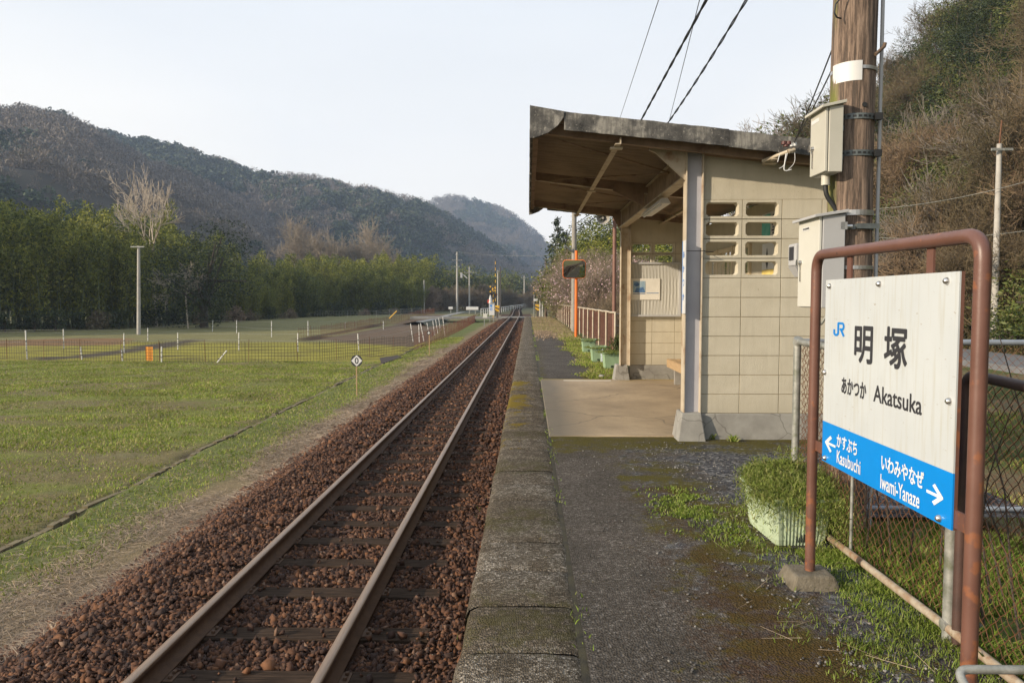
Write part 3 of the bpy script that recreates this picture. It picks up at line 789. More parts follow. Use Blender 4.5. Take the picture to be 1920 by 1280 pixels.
def stones(name, pos, rad, mat, rng, flat=0.75, angular=False, **kw):
    n = len(pos)
    if angular:
        v = cub[None] * (1 + rng.uniform(-0.55, 0.35, (n, 8, 1))) + rng.uniform(-.2, .2, (n, 8, 3))
        v = np.einsum('nij,nkj->nki', rotm(n, rng), v * rng.uniform(0.45, 1.45, (n, 1, 3)))
        rad = np.where(rng.random(n) < .06, rad * 1.3, rad)
        v = v * rad[:, None, None] * 1.12 + pos[:, None, :]
        f = (cuf[None] + (np.arange(n) * 8)[:, None, None])
        f = np.concatenate([f[:, :, [0, 1, 2]], f[:, :, [0, 2, 3]]], 1).reshape(-1, 3)
        return npmesh(name, v.reshape(-1, 3), f, mat, **kw)
    v = ico[None] * (1 + rng.uniform(-0.32, 0.28, (n, 12, 1)))
    v = v * rng.uniform(0.6, 1.15, (n, 1, 3))
    v = np.einsum('nij,nkj->nki', rotm(n, rng), v)
    v[:, :, 2] *= flat
    v = v * rad[:, None, None] + pos[:, None, :]
    f = (icf[None] + (np.arange(n) * 12)[:, None, None]).reshape(-1, 3)
    return npmesh(name, v.reshape(-1, 3), f, mat, **kw)
def ballast_pts(n, y0, y1, x0=-4.45, x1=-0.3, r=(0.011, 0.026)):
    x = rng.uniform(x0, x1, n); yv = rng.uniform(y0, y1, n)
    rad = r[0] + (r[1] - r[0]) * 1.25 * rng.random(n) ** 1.6
    z = height(x, yv) + rng.uniform(-0.012, 0.024, n) + 0.014 * np.sin(x * 9) * np.cos(yv * 7)
    xr = x - track_x(yv)
    sl_ = np.array(SLY); k_ = np.clip(np.searchsorted(sl_, yv), 1, len(sl_) - 1); ph = np.minimum(np.abs(yv - sl_[k_ - 1]), np.abs(yv - sl_[k_]))
    onsl = (np.abs(xr) < 1.08) & (ph < 0.11)
    keep_on = rng.random(n) < 0.02
    lefte = (xr < -0.72) & (rng.random(n) < 0.7)
    keep = ~onsl | keep_on | lefte
    onr = (np.abs(np.abs(xr) - 0.568) < 0.085)
    keep &= ~onr
    z = np.where(onsl, -1.035 + rad * 0.6, z)
    edge = (x < -4.15) & (rng.random(n) < (-4.15 - x) * 2.6)
    keep &= ~edge
    return np.stack([x, yv, z], -1)[keep], rad[keep]
p1, r1 = ballast_pts(92000, 2.6, 12)
p2, r2 = ballast_pts(42000, 12, 34, r=(0.022, 0.038))
p3, r3 = ballast_pts(16000, 34, 85, r=(0.03, 0.06))
bal = stones('ballast', np.concatenate([p1, p2, p3]), np.concatenate([r1, r2, r3]), M['stone'], rng, angular=True, org=(-1.8, 3, -1.07))
tag(bal, 'rust brown ballast stones filling the track bed', 'ballast', kind='stuff')

# ------------------------------------------------------------------ grass helper
def blades(name, pos, h, wd, mat, rng, lean=0.5, flat=False, **kw):
    n = len(pos); a = rng.uniform(0, 2 * PI, n)
    side = np.stack([np.cos(a), np.sin(a), np.zeros(n)], -1) * wd[:, None]
    b2 = rng.uniform(0, 2 * PI, n); le = rng.uniform(0.1, lean, n) * h
    tip = np.stack([np.cos(b2) * le, np.sin(b2) * le, h * rng.uniform(0.7, 1, n)], -1)
    if flat:
        tip = np.stack([np.cos(b2) * h, np.sin(b2) * h, rng.uniform(-0.05, 0.22, n) * h], -1)
        side = np.stack([-np.sin(b2), np.cos(b2), rng.uniform(-.6, .6, n)], -1) * wd[:, None]
        v = np.stack([pos - side, pos + side, pos + tip + side * .6, pos + tip - side * .6], 1)
        f = np.arange(n * 4).reshape(n, 4)
    else:
        mid = tip * np.array([0.35, 0.35, 0.6])
        v = np.stack([pos - side, pos + side, pos + mid + side * .8, pos + tip, pos + mid - side * .8], 1)
        f = np.arange(n * 5).reshape(n, 5)
    return npmesh(name, v.reshape(-1, 3), f, mat, **kw)
def scat(n, x0, x1, y0, y1, power=1.0):
    x = rng.uniform(x0, x1, n); yv = y0 + (y1 - y0) * rng.random(n) ** power
    return x, yv
# field grass
x, yv = scat(360000, -34, -6.2, 7.5, 37.5, 1.15)
vis = (x > -0.74 * yv - 1.5) & (x < DITX(yv) - 0.12)
dn = fbm(x * 0.5, yv * 1.1, 4, 77); vis &= rng.random(len(x)) < np.clip((dn - 0.30) * 5.0, 0.38, 1)
x, yv = x[vis], yv[vis]; dn = dn[vis]
pos = np.stack([x, yv, height(x, yv) - 0.01], -1)
hh = rng.uniform(0.025, 0.065, len(x)) * (0.5 + 1.3 * dn)
tag(blades('field_grass', pos, hh, rng.uniform(0.004, 0.012, len(x)) * (0.6 + yv * 0.035), M['grass'], rng, 1.1, org=(-15, 20, -1.7)), 'patchy short green grass covering the near field', 'grass', kind='stuff')
x, yv = scat(60000, -8.2, -4.3, 4.5, 60, 1.5)
vis = (x > DITX(yv) + 0.13) & (x < -4.95 + (fbm(x * 2, yv * 0.8, 3, 5) - .5) * 1.5)
x, yv = x[vis], yv[vis]
pos = np.stack([x, yv, height(x, yv) - 0.01], -1)
tag(blades('bank_grass', pos, rng.uniform(0.03, 0.08, len(x)), rng.uniform(0.003, 0.009, len(x)) * (0.7 + yv * 0.04), M['grass'], rng, 1.0, org=(-6, 20, -1.6)), 'green grass on the low bank between track and field', 'grass', kind='stuff')
x, yv = scat(230000, -6.3, -3.80, 3.5, 50, 1.5)
dn = fbm(x * 1.1, yv * 0.6, 3, 99); vis = (rng.random(len(x)) < np.clip((dn - 0.25) * 4, 0, 1) * (0.12 + .88 * sm(-5.6, -4.9, x + (dn - .5) * 1.5)))
x, yv = x[vis], yv[vis]
pos = np.stack([x, yv, height(x, yv) + rng.uniform(-0.01, 0.025, len(x))], -1)
tag(blades('dry_straw', pos, rng.uniform(0.05, 0.17, len(x)), rng.uniform(0.0010, 0.0024, len(x)) * (0.8 + yv * 0.08), M['straw'], rng, flat=True, org=(-5, 20, -1.6)), 'mown dry straw lying along the edge of the ballast', 'straw', kind='stuff')
# grass and weeds on the platform, in the joint and along the fence
def pgrass(name, label, n, xr_, yr_, maskf, hr, wr, mat='lawn', power=1.0, lean=0.9):
    x, yv = scat(n, xr_[0], xr_[1], yr_[0], yr_[1], power)
    v_ = rng.random(n) < np.clip(maskf(x, yv), 0, 1)
    x, yv = x[v_], yv[v_]
    z = np.where(x < 1.96, -0.004, height(x, yv))
    pos = np.stack([x, yv, z], -1)
    h = rng.uniform(hr[0], hr[1], len(x))
    tag(blades(name, pos, h, rng.uniform(wr[0], wr[1], len(x)), M[mat], rng, lean, org=(1, yr_[0], 0)), label, 'grass', kind='stuff')
pgrass('platform_grass', 'bright green grass tufts around the sign posts and along the fence foot', 80000, (1.0, 1.98), (2.2, 5.0),
       lambda x, y: sm(0.98, 1.45, x + (fbm(x * 4, y * 4, 3, 6) - .45) * 0.9 - (0.10 * (y < 4.2)) + 0.10 * (y > 4.3)) * (0.2 + 1.4 * np.clip(fbm(x * 5, y * 5, 3, 9) - .35, 0, 1) * 2) * ~((x > 1.36) & (x < 1.76) & (y > 4.2) & (y < 4.85)) * (0.35 + .65 * (x > 1.5)), (0.010, 0.045), (0.0010, 0.0026))
pgrass('weed_patch', 'low green weeds growing on the gravel left of the near planter', 9000, (0.80, 1.40), (4.3, 5.6),
       lambda x, y: 1.3 * np.exp(-((x - 1.12) / 0.2) ** 2 - ((y - 4.95) / 0.42) ** 2) * (fbm(x * 7, y * 7, 3, 19) > .42), (0.008, 0.028), (0.003, 0.006))
pgrass('joint_grass', 'thin line of grass growing in the joint beside the coping', 5000, (0.19, 0.27), (2.5, 40),
       lambda x, y: np.where(y < 8, 0.22, 0.8) * (fbm(x * 0, y * 1.2, 3, 41) > .47), (0.008, 0.03), (0.0015, 0.005), power=1.2)
pgrass('far_platform_grass', 'short yellow green grass spreading over the far platform beyond the shelter', 60000, (0.25, 2.1), (13.35, 60),
       lambda x, y: np.where(y < 34, sm(0.95, 1.35, x + (fbm(x * 2, y * 1.2, 3, 16) - .5) * 0.9) , 0.75) , (0.015, 0.05), (0.004, 0.012), 'grass', power=1.5)
pgrass('verge_grass', 'bright grass growing just behind the rusty fence', 34000, (1.76, 3.3), (1.9, 4.8), lambda x, y: 1.5 * (fbm(x * 2.5, y * 2.5, 3, 57) > .40), (0.03, 0.10), (0.0014, 0.004))
pgrass('garden_grass', 'rough grass in the garden beyond the rusty chain link fence', 50000, (1.9, 9), (1.5, 20),
       lambda x, y: 1.2 * (fbm(x * 1.2, y * 1.2, 3, 17) > .42) * (x < 0.9 * y + 0.6) * ~((x < 3.4) & (y > 4.8) & (y < 13.4)), (0.03, 0.11), (0.002, 0.006), 'grass', power=1.3)
pgrass('dry_platform_grass', 'tan dry grass covering the platform end near the crossing', 26000, (0.25, 2.1), (26, 62), lambda x, y: sm(25, 34, y), (0.02, 0.06), (0.006, 0.016), 'straw', power=1.2)
x, yv = scat(6000, -3.0, -0.32, 5, 40, 1.2)
v_ = rng.random(6000) < np.where((x > -0.62), 0.25, 0.01) * (fbm(x * 2, yv * 1.1, 3, 71) > .5)
x, yv = x[v_], yv[v_]
tag(blades('track_weeds', np.stack([x, yv, height(x, yv)], -1), rng.uniform(.03, .09, len(x)), rng.uniform(.003, .008, len(x)), M['lawn'], rng, .9, org=(-.5, 5, -1)), 'small green weeds in the ballast at the platform wall', 'weeds', kind='stuff')
# loose gravel on the platform surface
n = 5200
x, yv = scat(n, 0.45, 1.9, 2.3, 7.4, 1.4)
k_ = rng.random(n) < (0.12 + 0.75 * sm(0.9, 1.25, x)) * (fbm(x * 2, yv * 2, 3, 88) > .38)
x, yv = x[k_], yv[k_]
M['pebble'] = blade_mat('platform_pebble', [(0.04, 0.038, 0.036), (0.08, 0.075, 0.07), (0.14, 0.13, 0.12), (0.30, 0.28, 0.25)], 0)
tag(stones('loose_gravel', np.stack([x, yv, np.full(len(x), 0.0)], -1), rng.uniform(0.003, 0.009, len(x)), M['pebble'], rng, org=(1, 3, 0)), 'small grey stones scattered over the worn platform surface', 'gravel', kind='stuff')
# dry twigs and straw on the right part of the platform
x, yv = scat(90, 1.0, 1.8, 2.5, 5.2); 
tag(blades('dry_stalks', np.stack([x, yv, np.full(90, .006)], -1), rng.uniform(.05, .2, 90), rng.uniform(.0006, .0013, 90), M['straw'], rng, flat=True, org=(1.3, 3.5, 0)), 'thin dry stalks lying on the platform gravel by the sign', 'straw', kind='stuff')

# ------------------------------------------------------------------ shelter
SH = empty('station_shelter', (2.3, 10.3, 0), 'open cream block waiting shelter with sloping corrugated roof and blackened concrete fascia', 'shelter')
NF, FF = 7.575, 13.2
zsheet = lambda x: 3.165 - 0.11 * x
ZC = [0.26 + 0.1955 * k for k in range(12)]
def block_wall(name, yf, x0, cols, holes, parent, back=0.12, xr=3.15, hw=(0.162, 0.068)):
    mb = MB(); mo = MB()
    edges = [x0 + 0.395 * i for i in range(cols + 1)]; edges[-1] = min(edges[-1], xr)
    for k in range(11):
        z0, z1 = ZC[k], ZC[k + 1]
        for i in range(len(edges) - 1):
            a, b = edges[i] + 0.0035, edges[i + 1] - 0.0035
            if (i, k) in holes:
                c0, c1, d0, d1 = a, b, z0 + 0.0035, z1 - 0.0035
                mx_, mz = (a + b) / 2, (d0 + d1) / 2
                def ring(y, w_, h_, ch=0.022):
                    return [(mx_ - w_ + ch, y, mz - h_), (mx_ + w_ - ch, y, mz - h_), (mx_ + w_, y, mz - h_ + ch), (mx_ + w_, y, mz + h_ - ch), (mx_ + w_ - ch, y, mz + h_), (mx_ - w_ + ch, y, mz + h_), (mx_ - w_, y, mz + h_ - ch), (mx_ - w_, y, mz - h_ + ch)]
                def orect(y): return [(c0, y, d0), (c1, y, d0), (c1, y, d1), (c0, y, d1)]
                vs_ = orect(yf) + ring(yf, *hw) + orect(yf + back) + ring(yf + back, *hw) + ring(yf + 0.06, hw[0] - 0.012, hw[1] - 0.006)
                fs = []
                for o_, s_ in ((0, 4), (12, 16)):
                    q = [(o_ + 0, o_ + 1, s_ + 1, s_ + 0), (o_ + 1, s_ + 2, s_ + 1), (o_ + 1, o_ + 2, s_ + 3, s_ + 2), (o_ + 2, s_ + 4, s_ + 3), (o_ + 2, o_ + 3, s_ + 5, s_ + 4), (o_ + 3, s_ + 6, s_ + 5), (o_ + 3, o_ + 0, s_ + 7, s_ + 6), (o_ + 0, s_ + 0, s_ + 7)]
                    fs += q if o_ == 0 else [t[::-1] for t in q]
                for j in range(8):
                    j2 = (j + 1) % 8
                    fs += [(4 + j, 4 + j2, 24 + j2, 24 + j), (24 + j, 24 + j2, 16 + j2, 16 + j)]
                fs += [(0, 12, 13, 1), (1, 13, 14, 2), (2, 14, 15, 3), (3, 15, 12, 0)]
                mb.add(vs_, fs)
            else:
                j = random.uniform(-0.0012, 0.0012)
                mb.box(a, b, yf + j, yf + back, z0 + 0.0035, z1 - 0.0035)
                mo.box(a - 0.0034, b + 0.0034, yf + 0.005, yf + back - 0.005, z0, z1)
    for (i, k) in holes:      # mortar strips round pierced blocks
        a, b = edges[i], edges[i + 1]
        mo.box(a - 0.004, a + 0.003, yf + 0.0055, yf + back - 0.0055, ZC[k], ZC[k + 1])
        mo.box(a + 0.003, b - 0.003, yf + 0.0055, yf + back - 0.0055, ZC[k] - 0.003, ZC[k] + 0.003)
        mo.box(a + 0.003, b - 0.003, yf + 0.0055, yf + back - 0.0055, ZC[k + 1] - 0.003, ZC[k + 1] + 0.003)
    w_ = mb.build(name, M['cream_block'], parent, bevel=0.002)
    mo.build('mortar', M['mortar'], w_)
    return w_
block_wall('wall', NF, 1.747, 4, {(i, k) for i in (0, 1) for k in (7, 8, 9, 10)}, SH)
block_wall('wall', FF, 1.79, 4, {(i, k) for i in (0, 1) for k in (9, 10)}, SH, hw=(0.165, 0.072))
for y0 in (NF + 0.004, FF + 0.004):
    ub = MB(); ub.prism([(1.748, ZC[11] + .002), (3.15, ZC[11] + .002), (3.15, zsheet(3.15) - 0.13), (1.748, zsheet(1.748) - 0.13)], 'y', y0, y0 + 0.11)
    ub.build('upper_wall', M['cream_wall'], SH)
bw = MB()
WX0, WX1 = 3.02, 3.145
bw.box(WX0, WX1, NF + .125, FF - 0.002, 0.0, 1.3); bw.box(WX0, WX1, NF + .125, FF - .002, 2.2, 2.66)
bw.box(WX0, WX1, NF + .125, 10.2, 1.3, 2.2); bw.box(WX0, WX1, 12.8, FF - .002, 1.3, 2.2)
bw.build('back_wall', M['cream_wall'], SH)
wf = MB()
for y0 in (10.2, 11.06, 11.92, 12.73): wf.box(2.985, 3.06, y0, y0 + 0.07, 1.3, 2.2)
for z0 in (1.3, 1.72, 2.13): wf.box(2.995, 3.055, 10.27, 12.73, z0, z0 + 0.06)
for y0 in (10.52, 10.80, 11.38, 11.66, 12.2, 12.47): wf.box(3.008, 3.04, y0, y0 + 0.035, 1.36, 2.13)
win = wf.build('window', simple('cream_wood_frame', (0.62, 0.52, 0.35), (0.52, 0.43, 0.28), 4, .6), SH)
mg, t_, b_, o_ = newmat('window_glass')
tr = nd(t_, 'BsdfTransparent'); gl = nd(t_, 'BsdfGlossy', {'Roughness': 0.05}); t_.links.new(nd(t_, 'MixShader', {0: 0.12, 1: tr.outputs[0], 2: gl.outputs[0]}).outputs[0], o_.inputs[0])
MB().box(3.042, 3.046, 10.27, 12.73, 1.36, 2.13).build('pane', mg, win)
MB().box(1.75, 3.15, NF - .014, NF + .12, -0.1, 0.258).build('plinth', M['plinth'], SH, bevel=0.008)
MB().box(1.79, 3.15, FF - .014, FF + .12, -0.1, 0.258).build('plinth', M['plinth'], SH, bevel=0.008)
def frustum(mb, x0, x1, y0, y1, z0, z1, e):
    (a0, a1, b0, b1) = e
    mb.add([(x0, y0, z0), (x1, y0, z0), (x1, y1, z0), (x0, y1, z0), (x0 + a0, y0 + b0, z1), (x1 - a1, y0 + b0, z1), (x1 - a1, y1 - b1, z1), (x0 + a0, y1 - b1, z1)], [(0, 3, 2, 1), (4, 5, 6, 7), (0, 1, 5, 4), (1, 2, 6, 5), (2, 3, 7, 6), (3, 0, 4, 7)])
for y0 in (7.44, 13.02):
    f_ = MB(); frustum(f_, 1.49, 1.80, y0, y0 + .34, -0.1, 0.272, (0.06, 0.055, 0.06, 0.0)); f_.build('footing', M['plinth'], SH, bevel=0.01)
sb = MB(); sb.box(0.222, 3.02, 7.68, 13.2, -0.15, 0.010)
slb = sb.build('floor_slab', M['slab'], SH, bevel=0.008)
MB().box(0.62, 1.44, 12.93, 12.99, 0.010, 0.0125).build('painted_line', M['paper'], slb)
for k, y0 in enumerate((7.535, 13.05)):
    px0 = 1.572 if k == 0 else 1.61
    f_ = MB()
    zt = zsheet(1.65) - 0.02
    f_.box(px0, px0 + .012, y0, y0 + 0.14, 0.262, zt); f_.box(px0 + .163, px0 + .175, y0, y0 + 0.14, 0.262, zt)
    web = MB(); web.box(px0 + .012, px0 + .163, y0 + 0.055, y0 + 0.064, 0.262, zt)
    pst = f_.build('post', M['steel_cream'], SH, bevel=0.0015)
    web.build('web', M['steel_blue'] if k == 0 else M['steel_cream'], pst)  # sunlit cream and unlit blue-grey of the near post put into its colours
    g_ = MB(); 
    g_.prism([(px0 - .002, 2.60), (px0 - .002, zsheet(1.5) - .01), (px0 - (.36, .2)[k], zsheet(1.2) - .01), (px0 - (.36, .2)[k], 2.90), (px0 - (.30, .16)[k], 2.875)], 'y', y0 + .045, y0 + .075)
    g_.build('haunch', M['steel_brown'] if k else M['steel_cream'], pst)
bb = MB(); bb.box(1.62, 1.635, 7.62, 13.05, 2.672, 2.93)
beam = bb.build('beam', M['steel_brown'], SH)
MB().box(1.575, 1.70, 7.62, 13.05, 2.655, 2.670).box(1.59, 1.68, 7.62, 13.05, 2.932, 2.945).build('flange', M['steel_cream'], beam)
for y0 in (7.36, 10.25, 13.10):
    r_ = MB()
    r_.prism([(0.10, zsheet(.10) - .015), (3.14, zsheet(3.14) - .015), (3.14, zsheet(3.14) - .135), (1.2, zsheet(1.2) - .135), (0.10, zsheet(.10) - .115)], 'y', y0, y0 + .012)
    rf_ = r_.build('rafter', M['steel_brown'], SH)
    q = MB(); q.prism([(0.10, zsheet(.10) - .117), (1.2, zsheet(1.2) - .137), (3.14, zsheet(3.14) - .137), (3.14, zsheet(3.14) - .145), (1.2, zsheet(1.2) - .145), (.10, zsheet(.10) - .125)], 'y', y0 - .002, y0 + .06)
    q.build('flange', M['steel_cream'] if y0 > 8 else M['steel_brown'], rf_)  # underside light put into colour: lit flanges cream, the near one left brown
g_ = MB(); g_.prism([(1.57, 2.67), (1.57, 2.95), (1.15, 3.0), (1.15, 2.88)], 'y', 10.24, 10.27); g_.build('haunch', M['steel_brown'], SH)
for xq in (0.86, 2.35):
    mb = MB(); zq = zsheet(xq) - .165 if xq < 1 else zsheet(xq) - .15
    mb.box(xq - .028, xq + .028, 7.24, 13.5, zq - .012, zq - .004); mb.box(xq + .018, xq + .028, 7.24, 13.5, zq - .004, zq + .05)
    for yq in (7.40, 10.28, 13.14): mb.box(xq - .06, xq + .06, yq - .03, yq + .05, zq - .03, zq - .013)
    mb.build('purlin', M['steel_cream'], SH)
br = MB()
for a, b in (((.3, 7.5, 2.99), (1.6, 8.6, 2.85)), ((.12, 10.2, 3.02), (1.6, 8.65, 2.85)), ((.3, 10.35, 2.99), (1.6, 10.95, 2.85)), ((.12, 13.1, 3.02), (1.6, 11.0, 2.85)), ((1.72, 8.6, 2.8), (3.0, 10.2, 2.68)), ((1.72, 11, 2.8), (3.0, 13.0, 2.68))):
    br.tube([a, b], 0.008, 6)
br.build('brace_rod', M['steel_brown'], SH)
nyr = 520; V = []; Fq = []
for j in range(nyr + 1):
    yv = 7.215 + (13.53 - 7.215) * j / nyr; wv = 0.030 * math.sin(2 * PI * yv / 0.15)
    V += [(0.06, yv, zsheet(.06) + wv), (3.2, yv, zsheet(3.2) + wv), (0.06, yv, zsheet(.06) + wv + .004), (3.2, yv, zsheet(3.2) + wv + .004)]
for j in range(nyr):
    a = 4 * j; Fq += [(a, a + 4, a + 5, a + 1), (a + 2, a + 3, a + 7, a + 6)]
npmesh('roof_sheet', V, np.array(Fq), M['roof_sheet'], SH, smooth=True)
ear = [(0.015, 3.248), (0.34, 3.190), (0.335, 3.13), (0.28, 3.055), (0.19, 2.99), (0.07, 2.945), (0.015, 2.935)]
ear_in = [(0.05, 3.235), (0.34, 3.190), (0.335, 3.13), (0.28, 3.055), (0.19, 2.99), (0.07, 2.945), (0.05, 2.94)]
def fascia_strip(y0, y1):
    mb = MB(); xs_ = [0.341, 1.90, 3.22]
    for a, b in zip(xs_[:-1], xs_[1:]):
        off = 0.0 if a < 1 else -0.008
        n = 26; top = []; bot = []
        for i in range(n + 1):
            x = a + (b - 0.004 - a) * i / n
            top.append((x, 3.226 - .11 * x + off + random.uniform(-.004, .003))); bot.append((x, 3.056 - .103 * x + off + random.uniform(-.004, .002)))
        mb.prism(top + bot[::-1], 'y', y0, y1)
    return mb
for (y0, y1) in ((7.19, 7.215), (13.53, 13.555)):
    fs_ = fascia_strip(y0, y1).build('fascia', M['fascia'], SH)
    e_ = MB(); e_.prism(ear, 'y', y0 - .012, y1 + .004); e_.build('corner_piece', M['fascia'], fs_, bevel=.004)
lf_ = MB()
n = 40
for i in range(n):
    a = 7.22 + (13.525 - 7.22) * i / n; b = 7.22 + (13.525 - 7.22) * (i + 1) / n
    o = random.uniform(-.004, .004)
    lf_.box(0.018 + o, 0.045, a, b, 2.985 + random.uniform(-.012, .006), 3.243)
lf_.build('fascia', M['fascia'], SH)
MB().box(0.048, 0.10, 7.22, 13.52, 3.03, 3.142).build('eaves_board', M['steel_brown'], SH)
MB().box(0.046, 0.16, 7.22, 13.52, 3.155, 3.185).box(.04, 3.2, 7.215, 13.53, 3.10, 3.104, M=Matrix.Translation((0, 0, 0.115)) @ Matrix.Translation((0, 0, 3.10)) @ Matrix.Rotation(math.atan(.11), 4, 'Y') @ Matrix.Translation((0, 0, -3.10))).build('roof_top', M['concrete'], SH)
MB().tube([(1.74, 7.47, 1.893), (1.78, 7.55, 1.893), (1.86, 7.57, 1.89)], 0.004, 6).tube([(1.57, 7.475, 1.893), (1.75, 7.47, 1.893)], 0.004, 6).build('cable', M['black'], SH)
# text on meshes ------------------------------------------------------------
def text_obj(body, rect, mat, parent, place, bold=0.0, name='lettering', nrm=(-1, 0, 0)):
    """rect = s0,s1,t0,t1 on the panel; place(s,t,d) -> world point"""
    cu = bpy.data.curves.new('t', 'FONT'); cu.body = body; cu.size = 1; cu.offset = 0.0; cu.extrude = 0.0; cu.resolution_u = 4
    ob = bpy.data.objects.new('t', cu); COL.objects.link(ob)
    dg = bpy.context.evaluated_depsgraph_get()
    me = bpy.data.meshes.new_from_object(ob.evaluated_get(dg)); 
    bpy.data.objects.remove(ob)
    co = np.array([v.co[:] for v in me.vertices])
    if len(co) == 0: return
    mn, mx2 = co.min(0), co.max(0)
    s0, s1, t0, t1 = rect; og = ORG[parent.name]
    for v in me.vertices:
        s_ = s0 + (v.co.x - mn[0]) / (mx2[0] - mn[0]) * (s1 - s0); tt = t0 + (v.co.y - mn[1]) / (mx2[1] - mn[1]) * (t1 - t0)
        p = place(s_, tt); v.co = (p[0] - og[0], p[1] - og[1], p[2] - og[2])
    if bold:      # heavier strokes: the outline laid several times, each a hair in front of the last
        base = np.array([v.co[:] for v in me.vertices]); fcs = [list(f.vertices) for f in me.polygons]
        bs_ = bold * (t1 - t0); ds = np.array(place(s1, t0)) - np.array(place(s0, t0)); ds = ds / np.linalg.norm(ds); vv = []; ff = []
        for k in range(9):
            a = k * PI / 4; r_ = bs_ * (k > 0); sh = ds * math.cos(a) * r_ + np.array([0, 0, 1]) * math.sin(a) * r_ + np.array(nrm) * .00006 * k
            off = len(vv); vv += [tuple(q) for q in base + sh]; ff += [[i + off for i in f] for f in fcs]
        me = bpy.data.meshes.new(name); me.from_pydata(vv, [], ff)
    me.materials.clear(); me.materials.append(mat); me.name = name
    o = bpy.data.objects.new(name, me); link(o, parent); return o
# vertical station name board on the post
vb = empty('vertical_name_board', (1.56, 7.55, 1.64), 'narrow white and blue vertical station name board on the front shelter post', 'sign')
MB().box(1.556, 1.568, 7.47, 7.60, 1.272, 2.0).build('panel', M['white_plain'], vb, bevel=.002)
MB().box(1.5545, 1.5558, 7.584, 7.598, 1.274, 1.998).build('blue_band', M['print_blue'], vb)
for i, ch in enumerate('あかつか'):
    zc = 1.86 - i * 0.14
    text_obj(ch, (7.565, 7.495, zc - .032, zc + .032), M['print_blue'], vb, lambda s, t: (1.5548, s, t), 0.02)
# notice board --------------------------------------------------------------
nbd = empty('notice_board', (2.18, 13.15, 1.6), 'framed grey white notice board with warped boarding on the far shelter wall', 'notice board')
fr = MB()
X0, X1, Z0, Z1 = 1.69, 2.675, 1.115, 2.065
ym = FF - 0.075
fr.box(X0, X0 + .035, ym, ym + .06, Z0, Z1); fr.box(X1 - .035, X1, ym, ym + .06, Z0, Z1); fr.box(X0 + .035, X1 - .035, ym, ym + .06, Z0, Z0 + .035); fr.box(X0 + .035, X1 - .035, ym, ym + .06, Z1 - .035, Z1)
fr.build('frame', M['box_grey'], nbd, bevel=.003)
def warped():
    m, t, b, o = newmat('warped_board'); co = coord(t, 'Object')
    dn = nd(t, 'TexNoise', {'Vector': co, 'Scale': 3.0}).outputs[0]
    xx = nd(t, 'SeparateXYZ', {0: co}).outputs[0]
    wv = mth(t, 'SINE', mth(t, 'ADD', mth(t, 'MULTIPLY', xx, 110.0), mth(t, 'MULTIPLY', dn, 14.0)))
    c = ramp(t, wv, [(0.0, (0.42, 0.41, 0.37)), (0.25, (0.46, 0.45, 0.40)), (1.0, (0.52, 0.51, 0.46))])
    sp_n = noise(t, nd(t, 'Mapping', {0: co, 'Scale': (14, 1, 2.5)}).outputs[0], 2.2, 3)
    c = mix(t, ramp(t, sp_n, [(0.70, 0.0), (0.76, 0.8)]), c, (0.13, 0.085, 0.05))
    t.links.new(c, b.inputs['Base Color']); b.inputs['Roughness'].default_value = 0.7
    bump(t, b, wv, 0.22, 0.004); return m
V = []; Fq = []; nn = 120
for i in range(nn + 1):
    x = X0 + .03 + (X1 - X0 - .06) * i / nn
    for z in np.linspace(Z0 + .03, Z1 - .03, 12): V.append((x, ym + .03 + .002 * math.sin(x * 110 + 3 * math.sin(z * 3)), z))
for i in range(nn):
    for j in range(11): a = i * 12 + j; Fq.append((a, a + 12, a + 13, a + 1))
npmesh('board', V, np.array(Fq), warped(), nbd, smooth=True)
po = empty('poster', (2.0, 13.1, 1.55), 'pale poster with a small blue picture pinned to the notice board', 'poster')
q = P(1183, 522, Y=ym + .015); q2 = P(1237, 562, Y=ym + .015)
MB().box(q[0], q2[0], ym + .014, ym + .018, q2[2], q[2]).build('sheet', M['paper'], po)
wq = q2[0] - q[0]; hq = q[2] - q2[2]
pm = MB(); pm.box(q[0] + wq * .08, q[0] + wq * .5, ym + .0115, ym + .0138, q[2] - hq * .66, q[2] - hq * .12)
pic = pm.build('picture', simple('picture_pale', (0.35, 0.45, 0.52), (0.2, 0.32, 0.42), 18, 0.6), po)
pm = MB()
pm.prism([(q[0] + wq * .14 + .05 * math.cos(a) + .03, q[2] - hq * .28 + .035 * math.sin(a)) for a in np.linspace(0, 2 * PI, 10)[:-1]], 'y', ym + .0095, ym + .011)
pm.prism([(q[0] + wq * .12, q[2] - hq * .66), (q[0] + wq * .2, q[2] - hq * .42), (q[0] + wq * .3, q[2] - hq * .45), (q[0] + wq * .42, q[2] - hq * .4), (q[0] + wq * .5, q[2] - hq * .66)], 'y', ym + .0095, ym + .011)
pm.build('print', M['blue_photo'], pic)
MB().box(q[0] + wq * .54, q2[0] - wq * .04, ym + .012, ym + .0138, q[2] - hq * .70, q[2] - hq * .67).box(q[0] + wq * .08, q[0] + wq * .5, ym + .012, ym + .0138, q[2] - hq * .73, q[2] - hq * .70).build('rule', M['blue_photo'], po)
# red bell/lamp knob on the far wall
MB().tube([(2.74, 13.2, 1.80), (2.74, 13.13, 1.80)], 0.03, 12).build
ob = MB().tube([(2.735, 13.195, 1.80), (2.735, 13.13, 1.80)], 0.028, 12).tube([(2.735, 13.15, 1.80), (2.735, 13.15, 1.72)], 0.012, 8).build('alarm_button', M['red'], org=(2.735, 13.19, 1.8))
tag(ob, 'small red fitting on the far shelter wall right of the notice board', 'fitting')
